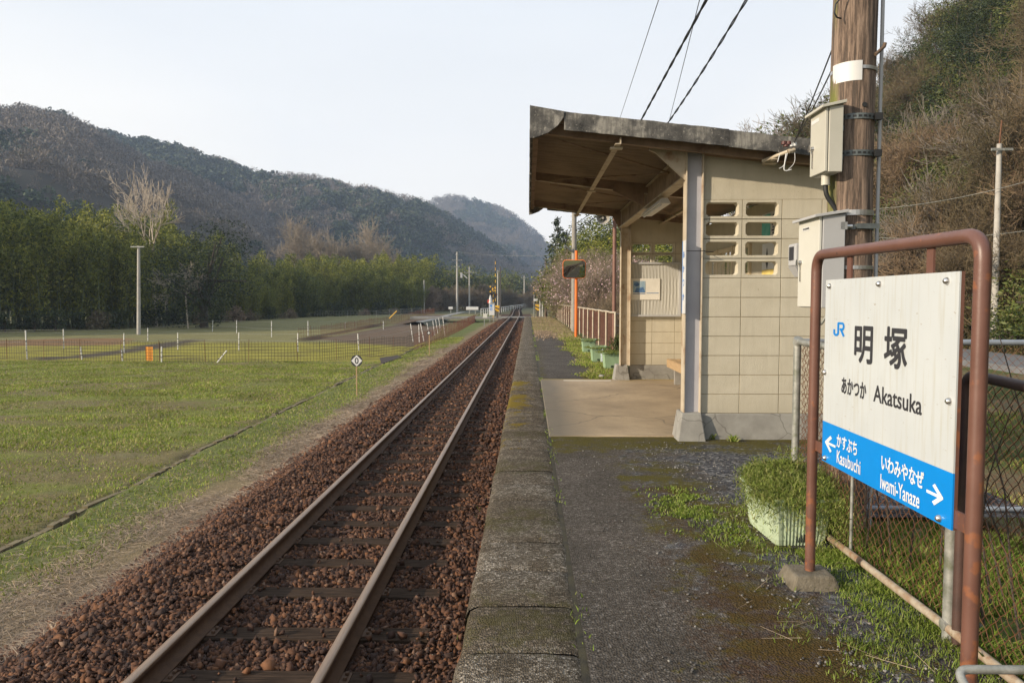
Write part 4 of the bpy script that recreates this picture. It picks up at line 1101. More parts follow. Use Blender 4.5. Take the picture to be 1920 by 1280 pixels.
# bench
bn = empty('bench', (2.6, 10.5, 0), 'pale wooden slatted bench along the back wall inside the shelter', 'bench')
MB().box(2.385, 2.51, 8.2, 12.75, .375, .405).box(2.53, 2.66, 8.2, 12.75, .375, .405).box(2.68, 2.81, 8.2, 12.75, .375, .405).build('seat', M['wood_pale'], bn, bevel=.004)
MB().box(2.37, 2.386, 8.18, 12.77, .27, .40).build('apron', M['wood_pale'], bn, bevel=.003)
for yv in (8.4, 10.4, 12.3): MB().box(2.42, 2.78, yv, yv + .08, 0.012, .373).build('leg', M['concrete'], bn)
# posters inside
for nm, y0, y1, z0, z1, m_, lab in (('poster', 9.05, 9.75, 2.19, 2.50, 'teal', 'teal and white poster on the inner back wall, seen through the pierced blocks'), ('poster', 9.05, 9.72, 1.62, 2.12, 'paper', 'white poster with dark figures and yellow foot, under the teal one inside the shelter')):
    po = empty(nm, (3.01, (y0 + y1) / 2, (z0 + z1) / 2), lab, 'poster')
    MB().box(3.010, 3.018, y0, y1, z0, z1).build('sheet', M['white_plain'], po)
    if m_ == 'teal':
        MB().box(3.006, 3.009, y0 + .36, y1 - .01, z0 + .02, z1 - .02).build('picture', M['teal'], po)
        bars = MB()
        for k in range(7): bars.box(3.006, 3.009, y0 + .22, y0 + .27 + .03 * (k % 2), z0 + .03 + k * .036, z0 + .052 + k * .036)
        bars.build('print', M['print_dark'], po)
    else:
        MB().prism([(y0 + .1, 1.9), (y0 + .16, 2.10), (y0 + .22, 1.9)], 'x', 3.006, 3.009).prism([(y0 + .42, 1.88), (y0 + .47, 2.06), (y0 + .52, 1.9), (y0 + .46, 1.8)], 'x', 3.006, 3.009).build('picture', M['print_dark'], po)
        MB().box(3.0065, 3.0095, y0 + .01, y1 - .01, z0 + .01, z0 + .17).build('foot', simple('poster_yellow', (0.70, 0.55, 0.18), (0.6, 0.45, 0.12), 8, .7), po)
# fluorescent lamp
fl = empty('fluorescent_lamp', (1.62, 9.7, 2.6), 'white fluorescent tube lamp hanging under the shelter beam', 'lamp')
l_ = MB(); l_.prism([(1.55, 2.555), (1.70, 2.555), (1.66, 2.62), (1.59, 2.62)], 'y', 9.0, 10.4); l_.build('housing', M['white_plain'], fl, bevel=.004)
l_ = MB(); l_.tube([(1.59, 9.05, 2.545), (1.59, 10.35, 2.545)], .013, 10); l_.build('tube', M['white_plain'], fl)
for yv in (9.2, 10.1): MB().box(1.60, 1.65, yv, yv + .04, 2.62, 2.655).build('bracket', M['steel_cream'], fl)

# ------------------------------------------------------------------ station name sign
SX = 1.412
sg = empty('station_name_sign', (SX, 3.05, 0), 'white and blue station name board in a red brown pipe frame on concrete feet', 'sign')
YL, YR = 3.70, 2.36
fpts = fillet([(SX, YL, 0.05), (SX, YL, 1.628), (SX, YR, 1.612), (SX, YR, -0.02)], 0.085, 8)
MB().tube(fpts, 0.0245, 20).build('pipe_frame', M['pipe'], sg)
ft = MB(); frustum(ft, SX - .13, SX + .12, YL - .12, YL + .12, -0.02, 0.062, (.03, .03, .03, .03)); ft.build('footing', M['foot_dark'], sg, bevel=.012)
ft = MB(); frustum(ft, SX - .13, SX + .12, YR - .12, YR + .12, -0.02, 0.05, (.03, .03, .03, .03)); ft.build('footing', M['foot_dark'], sg, bevel=.012)
PX = SX - 0.004
pl_, pr_ = 3.57, 2.475
zb, zm, zt = 0.645, 0.836, 1.503
MB().box(PX, PX + .006, pr_, pl_, zm, zt).build('panel', M['sign_white'], sg)
MB().box(PX, PX + .006, pr_, pl_, zb, zm - .0004).build('blue_band', M['sign_blue'], sg)
bk = MB()
for a, b, c, d in ((pr_, pr_ + .035, zb, zt), (pl_ - .035, pl_, zb, zt), (pr_ + .035, pl_ - .035, zb, zb + .035), (pr_ + .035, pl_ - .035, zt - .035, zt)):
    bk.box(PX + .0065, PX + .018, a, b, c, d)
bk.build('back_frame', M['pipe'], sg)
for yv in (3.34, 2.675): MB().box(PX + .008, PX + .016, yv - .022, yv + .022, zt + .001, 1.60).build('bracket', M['pipe'], sg)
MB().box(PX + .008, PX + .016, pl_ + .001, YL - .015, 0.67, 0.72).build('bracket', M['pipe'], sg)
MB().box(PX + .008, PX + .016, YR + .015, pr_ - .001, 0.655, 0.715).build('bracket', M['pipe'], sg)
for u, v in ((1557, 534), (1650, 530), (1777, 523), (1545, 697), (1781, 752), (1548, 862), (1762, 974)):
    p = P(u, v, X=PX)
    p[1] = min(max(p[1], pr_ + .02), pl_ - .02); p[2] = min(max(p[2], zb + .02), zt - .03)
    b_ = MB(); b_.tube([(PX + .001, p[1], p[2]), (PX - .004, p[1], p[2]), (PX - .012, p[1], p[2]), (PX - .015, p[1], p[2])], [.013, .013, .009, .005], 12); b_.build('bolt', M['chrome'], sg)
plc = lambda s, t: (PX - 0.0012, s, t)
def fit(u0, vt, vb, u1):
    a = P(u0, vt, X=PX); b = P(u0, vb, X=PX); c = P(u1, vt, X=PX)
    return (a[1], c[1], b[2], a[2])
text_obj('明', fit(1604, 611, 677, 1637), M['print_dark'], sg, plc, 0.026)
text_obj('塚', fit(1660, 613, 686, 1702), M['print_dark'], sg, plc, 0.026)
text_obj('あかつか', fit(1579, 707, 736, 1625), M['print_dark'], sg, plc, 0.028)
text_obj('Akatsuka', fit(1639, 721, 752, 1730), M['print_dark'], sg, plc, 0.020)
text_obj('かすぶち', fit(1570, 813, 837, 1608), M['print_white'], sg, plc, 0.024)
text_obj('Kasubuchi', fit(1570, 843, 867, 1614.5), M['print_white'], sg, plc, 0.014)
text_obj('いわみやなぜ', fit(1654, 851, 880, 1734), M['print_white'], sg, plc, 0.024)
text_obj('Iwami-Yanaze', fit(1652, 888, 915, 1726), M['print_white'], sg, plc, 0.014)
def strokes(pts, rect, mat, name):
    s0, s1, t0, t1 = rect; mb = MB()
    mp2 = lambda p: (s0 + p[0] * (s1 - s0), t0 + p[1] * (t1 - t0))
    def seg(poly): mb.add([(PX - .0012 - 0.00003 * len(mb.f), *mp2(p)) for p in poly], [list(range(len(poly)))])
    for st in pts: seg(st)
    return mb.build(name, mat, sg)
def bandpoly(pts, w_):
    out = []
    for (a, b) in zip(pts[:-1], pts[1:]):
        dx, dy = b[0] - a[0], b[1] - a[1]; L = math.hypot(dx, dy); nx2, ny2 = -dy / L * w_ / 2, dx / L * w_ / 2
        ex, ey = dx / L * w_ * .28, dy / L * w_ * .28
        out.append([(a[0] + nx2 - ex, a[1] + ny2 - ey), (b[0] + nx2 + ex, b[1] + ny2 + ey), (b[0] - nx2 + ex, b[1] - ny2 + ey), (a[0] - nx2 - ex, a[1] - ny2 - ey)])
    return out
aw = .20
strokes(bandpoly([(.98, .5), (.12, .5)], aw * .8) + bandpoly([(.55, .95), (.10, .5), (.55, .05)], aw), fit(1548, 814, 842, 1567), M['print_white'], 'arrow')
strokes(bandpoly([(.02, .5), (.88, .5)], aw * .8) + bandpoly([(.45, .95), (.90, .5), (.45, .05)], aw), fit(1739, 902, 938, 1770), M['print_white'], 'arrow')
jr = fit(1563.5, 603, 629, 1584)
def arc(cx_, cy_, rx, ry, a0, a1, n=8): return [(cx_ + rx * math.cos(R(a0 + (a1 - a0) * i / n)), cy_ + ry * math.sin(R(a0 + (a1 - a0) * i / n))) for i in range(n + 1)]
strokes(bandpoly([(.07, .42)] + arc(.255, .22, .185, .15, 180, 360) + [(.44, .9)], .16), jr, M['print_blue'], 'emblem')
strokes(bandpoly([(.44, .92), (.80, .92)] + arc(.80, .71, .13, .21, 90, -90) + [(.62, .50)], .15), jr, M['print_blue'], 'emblem')
strokes(bandpoly([(.70, .46), (.94, .06)], .17), jr, M['print_blue'], 'emblem')

# ------------------------------------------------------------------ wooden pole with boxes
PXc, PYc = 2.00, 4.72
wp = empty('wooden_utility_pole', (PXc, PYc, -0.2), 'thick weathered brown wooden utility pole with green algae beside the sign', 'utility pole')
mb = MB(); zz = np.linspace(-0.4, 8.2, 40)
mb.tube([(PXc + 0.006 * math.sin(z * 2), PYc, z) for z in zz], [0.136 - 0.0026 * z for z in zz], 40)
mb.build('shaft', M['wood_pole'], wp)
def rr(z): return 0.136 - 0.0026 * z
def ringband(z, h, mat, name, a0=0, a1=360, t=0.004, tilt=0.0):
    mb = MB(); n = 36; r = rr(z) + .001; vs_ = []
    for i in range(n + 1):
        a = R(a0 + (a1 - a0) * i / n); dz = tilt * math.cos(a)
        for (q, zz_) in ((r, z - h / 2), (r + t, z - h / 2), (r + t, z + h / 2), (r, z + h / 2)):
            vs_.append((PXc + q * math.cos(a), PYc + q * math.sin(a), zz_ + dz))
    fs = []
    for i in range(n):
        for k in range(4): fs.append((i * 4 + k, i * 4 + (k + 1) % 4, i * 4 + 4 + (k + 1) % 4, i * 4 + 4 + k))
    fs += [(0, 1, 2, 3), (4 * n, 4 * n + 1, 4 * n + 2, 4 * n + 3)]
    mb.add(vs_, fs, 0); return mb.build(name, mat, wp)
zv = lambda v: float(P(1610, v, Y=PYc - .13)[2])
ringband(zv(125), .02, M['strap'], 'steel_band', 269, 545); ringband(zv(398), .032, M['strap'], 'steel_band'); ringband(zv(501), .022, M['strap'], 'steel_band')
for v in (217, 286):
    z = zv(v); rb = ringband(z, .034, M['strap_dark'], 'steel_band', t=.006)
    bx_ = MB()
    for a in range(200, 330, 13):
        c_, s_ = math.cos(R(a)), math.sin(R(a)); q = rr(z) + .0078
        bx_.box(-.009, .009, -.0012, .0012, z - .006, z + .006, M=Matrix.Translation((PXc + q * c_, PYc + q * s_, 0)) @ Matrix.Rotation(R(a + 90), 4, 'Z'))
    bx_.box(PXc + .085, PXc + .13, PYc - .125, PYc - .09, z - .02, z + .02)
    bx_.build('band_slots', M['black'], rb)
z = zv(425); mb = MB(); mb.box(PXc - .02, PXc + .115, PYc - .15, PYc - .135, z - .012, z + .018); mb.build('crossing_bracket', M['strap_dark'], wp)
ringband(z, .03, M['strap_dark'], 'steel_band')
mb = MB(); mb.box(PXc - .125, PXc - .085, PYc - .17, PYc - .13, z - .02, z + .025).tube([(PXc - .085, PYc - .15, z), (PXc - .05, PYc - .15, z)], .012, 8); mb.build('clamp', M['strap'], wp)
zl0, zl1 = zv(150), zv(113)
lb = ringband((zl0 + zl1) / 2, zl1 - zl0, M['white_plain'], 'label_plate', 186, 268, t=.003, tilt=-.0)
mb = MB(); mb.tube([(PXc + .075, PYc - .12, zv(102)), (PXc + .135, PYc - .10, zv(85)), (PXc + .14, PYc - .1, zv(78))], .011, 8); mb.build('step_peg', M['wood_dark'], wp)
mb = MB(); mb.tube([(PXc + .145, PYc - .055, -0.1), (PXc + .142, PYc - .055, 3), (PXc + .13, PYc - .05, 8.1)], .011, 10); mb.build('conduit', M['box_grey'], wp)
mb = MB(); kz = zv(196); 
mb.tube([(PXc + .015, PYc - rr(kz) + .004, kz), (PXc + .015, PYc - rr(kz) - .004, kz)], [.016, .014], 12); mb.build('bolt_hole', M['black'], wp)
# control boxes
def cbox(z0, z1, x0, x1, y0, y1, mf, ms, label, name, hood, lbl_z, handle_z, txt=None):
    e = empty(name, ((x0 + x1) / 2, (y0 + y1) / 2, z0), label, 'control box', 'metal boxes strapped to the wooden pole')
    MB().box(x0 + .022, x1, y0, y1, z0, z1).build('case', ms, e, bevel=.004)
    d = MB().box(x0, x0 + .018, y0 + .004, y1 - .004, z0 + .004, z1 - .008).build('door', mf, e, bevel=.004)
    h = MB(); h.add([(x0 - hood, y0 - .02, z1 - .018), (x1 + .01, y0 - .02, z1 + .012), (x1 + .01, y1 + .02, z1 + .012), (x0 - hood, y1 + .02, z1 - .018), (x0 - hood, y0 - .02, z1 - .002), (x1 + .01, y0 - .02, z1 + .03), (x1 + .01, y1 + .02, z1 + .03), (x0 - hood, y1 + .02, z1 - .002)], [(0, 3, 2, 1), (4, 5, 6, 7), (0, 1, 5, 4), (1, 2, 6, 5), (2, 3, 7, 6), (3, 0, 4, 7)])
    h.build('hood', ms, e, bevel=.002)
    yh = y1 - .055
    hd = MB(); hd.tube([(x0 + .001, yh, handle_z), (x0 - .022, yh, handle_z)], [.017, .012], 12).tube([(x0 - .022, yh, handle_z), (x0 - .028, yh, handle_z)], .02, 12).box(x0 - .006, x0, yh - .007, yh + .007, handle_z - .12, handle_z)
    hd.build('handle', M['chrome'], d)
    MB().box(x0 - .0015, x0 - .0004, (y0 + y1) / 2 - .02, (y0 + y1) / 2 + .10, lbl_z - .011, lbl_z + .011).build('label', M['white_plain'], d)
    if txt: text_obj(txt, ((y0 + y1) / 2 + .09, (y0 + y1) / 2 - .012, lbl_z - .006, lbl_z + .006), M['print_dark'], d, lambda s, t: (x0 - .002, s, t), .02)
    mbk = MB().box(x1, PXc - .10, y0 + .05, y0 + .09, z0 + .08, z0 + .11).box(x1, PXc - .10, y0 + .05, y0 + .09, z1 - .14, z1 - .11); mbk.build('mount', M['strap_dark'], e)
    return e
zz_ = lambda v: float(P(1553, v, Y=4.55)[2])
XB = float(P(1553, 300, Y=4.55)[0]); XA = float(P(1541, 480, Y=4.55)[0])
XB2 = float(P(1580, 300, Y=4.55)[0]); XA2 = float(P(1584, 480, Y=4.55)[0])
yfarB = 1 / 1; 
def ydep(u, X): return float(P(u, 400, X=X)[1])
cbox(zz_(322), zz_(197), XB - .02, XB2, 4.55, ydep(1516, XB - .02), M['box_cream'], M['box_cream'], 'upper cream metal box with peaked hood on the wooden pole', 'control_box', .03, zz_(216), zz_(268), None)
cbox(float(P(1541, 577, Y=4.55)[2]), zz_(402), XA - .018, XA2, 4.55, ydep(1498, XA - .018), M['box_white'], M['box_grey'], 'larger lower white metal box, shaded side coloured grey, on the wooden pole', 'control_box', .035, zz_(423), zz_(488), '電気系統制御盤')  # case in grey enamel puts the shade of the side into its colour
cz0 = zz_(320)
cn = MB(); cn.tube([(XB + .03, 4.66, cz0 + .005), (XB + .03, 4.66, cz0 - .07)], .026, 14); 
c1 = cn.build('conduit_socket', M['box_cream'], org=(XB + .03, 4.66, cz0)); tag(c1, 'white socket with black hose under the upper box', 'conduit')
cn = MB(); cn.tube(fillet([(XB + .03, 4.66, cz0 - .07), (XB + .035, 4.66, cz0 - .13), (XB + .10, 4.66, cz0 - .22), (XB + .105, 4.66, zz_(396))], .03), .014, 10)
cn.build('hose', M['black'], c1)
lz = float(P(1541, 577, Y=4.55)[2])
cn = MB(); cn.tube(fillet([(XA + .03, 4.7, lz), (XA + .03, 4.7, lz - .08), (XA + .06, 4.7, lz - .11), (XA + .10, 4.7, lz - .04)], .02), .009, 8)
tag(cn.build('drain_tube', M['galv'], org=(XA, 4.7, lz)), 'small bent tube hanging under the lower white box', 'tube')
# electricity meter
my = ydep(1498, XA) + .02
me_ = empty('electricity_meter', (XA + .02, my + .06, zz_(470)), 'small grey electricity meter beside the lower white box', 'meter')
zq0, zq1 = zz_(508), zz_(446)
MB().box(XA - .01, XA + .08, my, my + .14, zq0 + .05, zq1).build('case', M['box_grey'], me_, bevel=.01)
MB().add([(XA - .01, my, zq0 + .05), (XA + .08, my, zq0 + .05), (XA + .08, my + .14, zq0 + .05), (XA - .01, my + .14, zq0 + .05), (XA + .03, my + .02, zq0 - .02), (XA + .08, my + .02, zq0 - .02), (XA + .08, my + .12, zq0 - .02), (XA + .03, my + .12, zq0 - .02)], [(0, 1, 5, 4), (1, 2, 6, 5), (2, 3, 7, 6), (3, 0, 4, 7), (4, 5, 6, 7)]).build('terminal_cover', M['box_grey'], me_)
MB().box(XA - .014, XA - .0105, my + .03, my + .11, zq0 + .09, zq1 - .02).build('window', M['print_dark'], me_)
MB().tube(fillet([(XA + .05, my + .02, zq0 - .02), (XA + .05, my, zq0 - .09), (XA + .06, my - .02, zq0 + .02)], .02), .006, 8).build('cable', M['galv'], me_)

# ------------------------------------------------------------------ chain link fences
def chainlink(mb, p0, p1, z0, z1, pitch=0.056, r=0.0017, zf=None):
    p0 = Vector(p0); p1 = Vector(p1); L = (p1 - p0).length; d = (p1 - p0) / L; H = z1 - z0
    nrm = Vector((-d.y, d.x, 0))
    n = int((L + H) / pitch)
    for s_ in (1, -1):
        for k in range(n):
            a = k * pitch - (H if s_ > 0 else 0)
            # line from (a, z0) direction (s_,1)
            t0 = max(0, -a if s_ > 0 else a - L); t1 = min(H, L - a if s_ > 0 else a)
            if t1 - t0 < .02: continue
            m_ = max(1, int((t1 - t0) / (pitch / 2)))
            q = []
            for i in range(m_ + 1):
                tt = t0 + (t1 - t0) * i / m_
                x = a + s_ * tt
                w2 = 0.003 * (1 if (i + k) % 2 else -1) * s_
                sag = 0.006 * math.sin(x * 5 + tt * 3)
                q.append((p0.x + d.x * x + nrm.x * (w2 + sag), p0.y + d.y * x + nrm.y * (w2 + sag), z0 + tt))
            mb.tube(q, r, 3, cap=False, sm=False)
FX = 1.75
fn = empty('chain_link_fence', (FX, 4.9, 0), 'grey pipe and rusty chain link fence panel along the platform behind the sign', 'fence')
mb = MB(); mb.tube([(FX, 4.88, -.1), (FX, 4.88, 1.155)], .024, 16); p_ = mb.build('post', M['galv'], fn)
MB().box(FX - .027, FX + .06, 4.85, 4.91, .335, .352).build('clamp', M['rust'], p_)
MB().tube([(FX, 4.88, 1.125), (FX, 4.86, 1.16)], .030, 14).build('cap', M['galv'], p_)
mb = MB(); mb.tube([(FX, 4.86, 1.14), (FX, 3.08, 1.13)], .020, 14); mb.build('top_rail', M['galv'], fn)
mb = MB(); mb.tube([(FX, 3.07, -.1), (FX, 3.07, 0.9)], .026, 16); p_ = mb.build('post', M['galv'], fn)
MB().tube([(FX - .03, 3.07, .065), (FX + .03, 3.07, .065)], .024, 12).build('fitting', M['galv'], p_)
mb = MB(); mb.tube([(FX + .01, 4.04, -.1), (FX + .01, 4.04, 1.12)], .009, 8); mb.build('stay', M['galv'], fn)
mb = MB(); mb.tube([(FX - .01, 4.4, 0.04), (FX - .01, 3.09, 0.055)], .019, 12); mb.build('bottom_rail', simple('rust_streaked_pipe', (0.38, 0.33, 0.25), (0.28, 0.20, 0.13), 12, 0.7, 0.2, 60, c3=(0.22, 0.08, 0.03)), fn)
mb = MB(); chainlink(mb, (FX + .025, 4.86, 0), (FX + .025, 3.1, 0), 0.02, 1.12); mb.build('mesh', M['rust'], fn)
fn = empty('chain_link_fence', (FX, 3.0, 0), 'dark brown framed chain link fence panel nearest the camera at the right edge', 'fence')
mb = MB(); mb.tube(fillet([(FX, 3.01, -.05), (FX, 3.01, 1.115), (FX, 1.3, 1.07)], .07), .021, 14); mb.build('pipe_frame', simple('dark_rust_pipe', (0.085, 0.045, 0.035), (0.05, 0.03, 0.025), 8, 0.5, 0.1, 50), fn)
mb = MB(); mb.tube([(FX - .01, 3.05, 0.055), (FX - .01, 1.4, 0.04)], .019, 12); mb.build('bottom_rail', bpy.data.materials['rust_streaked_pipe'], fn)
mb = MB(); chainlink(mb, (FX + .025, 2.99, 0), (FX + .025, 1.3, 0), 0.02, 1.08); mb.build('mesh', M['rust'], fn)
fn = empty('chain_link_fence', (4.2, 4.95, 0), 'chain link fence with blue grey pipe rails crossing behind the wooden pole', 'fence')
mb = MB(); mb.tube([(FX + .03, 4.95, 1.135), (7.2, 4.95, 1.12)], .019, 12); mb.build('top_rail', M['pipe_blue'], fn)
mb = MB(); mb.tube([(FX + .03, 4.95, .03), (7.2, 4.95, .02)], .017, 12); mb.build('bottom_rail', M['pipe_blue'], fn)
for xq in (3.4, 5.3, 7.2): MB().tube([(xq, 4.95, -.4), (xq, 4.95, 1.13)], .019, 12).build('post', M['galv'], fn)
mb = MB(); chainlink(mb, (FX + .05, 4.97, 0), (5.4, 4.97, 0), -.25, 1.12, r=.0015); mb.build('mesh', M['rust'], fn)
# pipe hoop low at the right, stalks
pa = P(1792, 1254, Y=2.27)
hp = MB(); hp.tube(fillet([(pa[0] + .1, 1.95, -.02), (pa[0] + .005, 2.1, pa[2] - .09), (pa[0], 2.27, pa[2]), (pa[0] + .42, 2.25, pa[2] + .012), (pa[0] + .5, 2.25, -.05)], .04), .0135, 12)
tag(hp.build('pipe_hoop', M['galv'], org=(pa[0], 2.2, 0)), 'low bent grey pipe hoop at the foot of the near sign post', 'pipe')
st = MB()
for i in range(26):
    bx0 = random.uniform(1.85, 2.6); by = random.uniform(2.4, 4.2); h = random.uniform(.5, 1.25); lx, ly = random.uniform(-.3, .3), random.uniform(-.3, .3)
    st.tube([(bx0, by, -.1), (bx0 + lx * .4, by + ly * .3, h * .5), (bx0 + lx, by + ly, h)], [.006, .004, .002], 5)
st.tube([(1.95, 2.6, -.1), (2.1, 2.7, .5), (1.98, 2.55, 1.15)], [.014, .011, .007], 8)
tag(st.build('dry_stems', M['bark_dark'], org=(2.1, 3, 0)), 'bare brown stems growing behind the rusty fence', 'stems', kind='stuff')

# ------------------------------------------------------------------ planters
def planter(loc, w_, d_, h_, mat, label, rz=0, hang=True, group='green plastic planters on the platform', nherb=5200, hsc=1.0):
    e = empty('planter', loc, label, 'planter', group)
    x, y, z = loc; n = 56
    def outline(k, rib=0.0):
        pts = []; W, D = w_ * k / 2, d_ * k / 2
        N_ = 30
        per = [(W, -D), (W, D), (-W, D), (-W, -D)]
        for s_ in range(4):
            a, b = per[s_], per[(s_ + 1) % 4]
            nx2, ny2 = (b[1] - a[1]), -(b[0] - a[0]); L = math.hypot(nx2, ny2); nx2 /= L; ny2 /= L
            for i in range(N_):
                t = (i + .5) / N_
                r_ = rib * (1 if i % 2 else -1) * (0 if (t < .12 or t > .88) else 1)
                cz = 0.012 if (t < .04 or t > .96) else 0
                pts.append((a[0] + (b[0] - a[0]) * t + nx2 * (r_ - cz), a[1] + (b[1] - a[1]) * t + ny2 * (r_ - cz)))
        return pts
    cr, sr = math.cos(rz), math.sin(rz)
    def W3(p, zz2): return (x + p[0] * cr - p[1] * sr, y + p[0] * sr + p[1] * cr, z + zz2)
    levels = [(0.76, 0.0, .003), (0.80, h_ * .12, .003), (0.90, h_ * .82, .003), (0.905, h_ * .84, 0), (1.0, h_ * .93, 0), (1.03, h_ * .95, 0), (1.03, h_, 0), (0.99, h_, 0), (0.93, h_ * .88, 0), (0.93, h_ * .80, 0)]
    vs_ = []; fs = []
    for (k, zz2, rb) in levels: vs_ += [W3(p, zz2) for p in outline(k, rb)]
    N4 = 120
    for L in range(len(levels) - 1):
        for i in range(N4): fs.append((L * N4 + i, L * N4 + (i + 1) % N4, (L + 1) * N4 + (i + 1) % N4, (L + 1) * N4 + i))
    fs.append(list(range(N4))[::-1])
    mb = MB(); mb.add(vs_, fs, 0, False); tub = mb.build('tub', mat, e)
    sl = MB()
    for q in (-.03, -.015, 0, .015):
        c = W3((q, -d_ * .39 - .001), h_ * .12); sl.box(c[0] - .0025, c[0] + .0025, c[1] - .010, c[1] + .002, c[2] - .01, c[2] + .035)
    sl.build('drain_slot', M['black'], tub)
    so = MB(); so.add([W3(p, h_ * .84) for p in outline(.93)], [list(range(N4))]); so.build('soil', M['soil'], e)
    return e
pA = P(1450, 1025, z=0); 
near_pl = planter((pA[0] + .155, pA[1] + .26, 0), .37, .60, .285, M['planter'], 'pale green plastic planter overflowing with feathery herbs behind the sign post', rz=R(3))
# herb: arching feathery stems made of small leaflets
def herb(parent, cx_, cy_, z0, rx, ry, h, n, droop, name='plant', size=.008, seed=1, rise=1.0):
    rg = np.random.default_rng(seed); P0 = []; 
    ang = rg.uniform(0, 2 * PI, n); rad = np.sqrt(rg.random(n))
    bx_ = cx_ + np.cos(ang) * rad * rx * .8; by_ = cy_ + np.sin(ang) * rad * ry * .8
    out = np.stack([np.cos(ang) * rx, np.sin(ang) * ry], -1) / max(rx, ry)
    pos = []; hs = []
    m_ = 16
    hh = h * rg.uniform(.5, 1.1, n) * (1.15 - .5 * rad); dr = droop * rg.uniform(.2, 1.3, n) * rad
    for k in range(m_):
        t = (k + 1) / m_
        sp2 = rad ** 1.3 * t * rg.uniform(.8, 1.2, n) * .22
        px2 = bx_ + out[:, 0] * sp2 + rg.normal(0, .008, n); py2 = by_ + out[:, 1] * sp2 + rg.normal(0, .008, n)
        pz2 = z0 + hh * (t * 1.9 - t * t * 1.0) * rise - dr * t ** 2.6
        pos.append(np.stack([px2, py2, pz2], -1))
    pos = np.concatenate(pos); pos[:, 2] = np.maximum(pos[:, 2], .02)
    nn_ = len(pos)
    return blades(name, pos, rg.uniform(.012, .034, nn_) * (size / .008), rg.uniform(.0010, .0022, nn_) * (size / .008), M['herb'], rg, 1.6, parent=parent)
herb(near_pl, pA[0] + .17, pA[1] + .30, .25, .17, .26, .17, 2600, .08, 'herb', seed=4)
herb(near_pl, pA[0] + .33, pA[1] + .20, .23, .11, .24, .16, 1500, .34, 'herb', seed=5)
herb(near_pl, pA[0] + .03, pA[1] + .06, .27, .09, .10, .06, 420, .22, 'herb', seed=6)
herb(near_pl, pA[0] + .17, pA[1] + .26, .26, .20, .30, .26, 240, .12, 'herb', seed=8)
for k, (u, v, w_, h_, lab) in enumerate(((1103, 661, .40, .36, 'farthest of the three green planters, nearly empty, by the mirror post'), (1121, 679, .36, .36, 'middle green planter with a clear bottle standing against it'), (1147, 692, .40, .34, 'green planter nearest the shelter post with grass and a leafy shrub'))):
    b_ = P(u, v, z=0)
    e_ = planter((b_[0] + .02, b_[1] + .2, 0), w_, .40, h_, M['planter_far'], lab)
    herb(e_, b_[0] + .02, b_[1] + .2, h_ * .8, .15, .15, (.06, .05, .10)[k], 260, .0, 'plant', size=.012, seed=20 + k)
    if k == 2:
        sb_ = np.random.default_rng(3); n = 420
        c_ = sb_.normal(0, 1, (n, 3)) * np.array([.07, .07, .10]) + np.array([b_[0] + .16, b_[1] + .3, h_ + .12])
        blades('shrub', c_, sb_.uniform(.04, .09, n), sb_.uniform(.006, .012, n), M['leaf_hill'], sb_, 1.5, parent=e_)
    if k == 1:
        bo = MB(); bx0, by0 = b_[0] + .10, b_[1] - .06
        bo.lathe([(0.0, 0.001), (.045, .002), (.047, .05), (.042, .12), (.046, .20), (.03, .26), (.014, .285), (.014, .31), (0, .311)], bx0, by0, 14)
        mgl, t_, bb_, o_ = newmat('clear_plastic'); bb_.inputs['Base Color'].default_value = (.75, .82, .88, 1); bb_.inputs['Roughness'].default_value = .15; bb_.inputs['Transmission Weight'].default_value = .6
        tag(bo.build('plastic_bottle', mgl, org=(bx0, by0, 0)), 'clear plastic bottle leaning by the middle green planter', 'bottle')
        wb = MB(); wb.lathe([(0, .001), (.05, .002), (.065, .03), (.07, .11), (.05, .15), (.06, .18), (.07, .27), (.04, .30), (0, .301)], bx0 + .12, by0 - .62, 14)
        tag(wb.build('white_jug', M['white_plain'], org=(bx0 + .12, by0 - .62, 0)), 'white plastic jug between the two nearer green planters', 'jug')
pt = P(1128, 706, z=0.01)
tag(stones('white_stone', np.array([[pt[0], pt[1], .02]]), np.array([.07]), M['concrete'], rng, flat=.4, org=(pt[0], pt[1], 0)), 'pale flat stone on the grass in front of the shelter footing', 'stone')
# weeds at plinth
for (u, v, k) in ((1373, 826, 0), (1335, 822, 1)):
    b_ = P(u, v, z=0); rg = np.random.default_rng(k); n = 60 if k == 0 else 30
    c_ = np.stack([b_[0] + rg.normal(0, .02, n), b_[1] + rg.normal(0, .01, n) - .02, np.full(n, 0.)], -1)
    tag(blades('weed', c_, rg.uniform(.03, .08, n), rg.uniform(.004, .009, n), M['lawn'], rg, 1.0, org=(b_[0], b_[1], 0)), ('small leafy weed against the grey plinth of the front wall', 'tiny weed right beside the front post footing')[k], 'weed')
# far platform fence ---------------------------------------------------------
ff = empty('platform_fence', (2.2, 19, 0), 'long low fence with cream posts and rusty mesh along the far platform', 'fence')
yf = 18.9; ps = []
k = 0
while yf < 62 and k < 60:
    z0 = 0.0; ps.append(yf)
    MB().tube([(2.2, yf, -.2), (2.2, yf, 1.09)], .028, 8).build('post', M['steel_cream'], ff); yf += 2.15; k += 1
mb = MB()
for a, b in zip(ps[:-1], ps[1:]): mb.tube([(2.2, a, 1.09), (2.2, (a + b) / 2, 1.075), (2.2, b, 1.09)], .026, 8)
mb.build('top_rail', M['steel_cream'], ff)
V = []; Fq = []
mb = MB()
for j in range(46):
    z = .03 + j * .0235; mb.box(2.236, 2.239, 18.9, ps[-1], z, z + .010)
for j in range(int((ps[-1] - 18.9) / .12)): mb.box(2.2402, 2.243, 18.9 + j * .12, 18.9 + j * .12 + .012, .02, 1.06)
mb.build('mesh', M['rust_red'], ff)
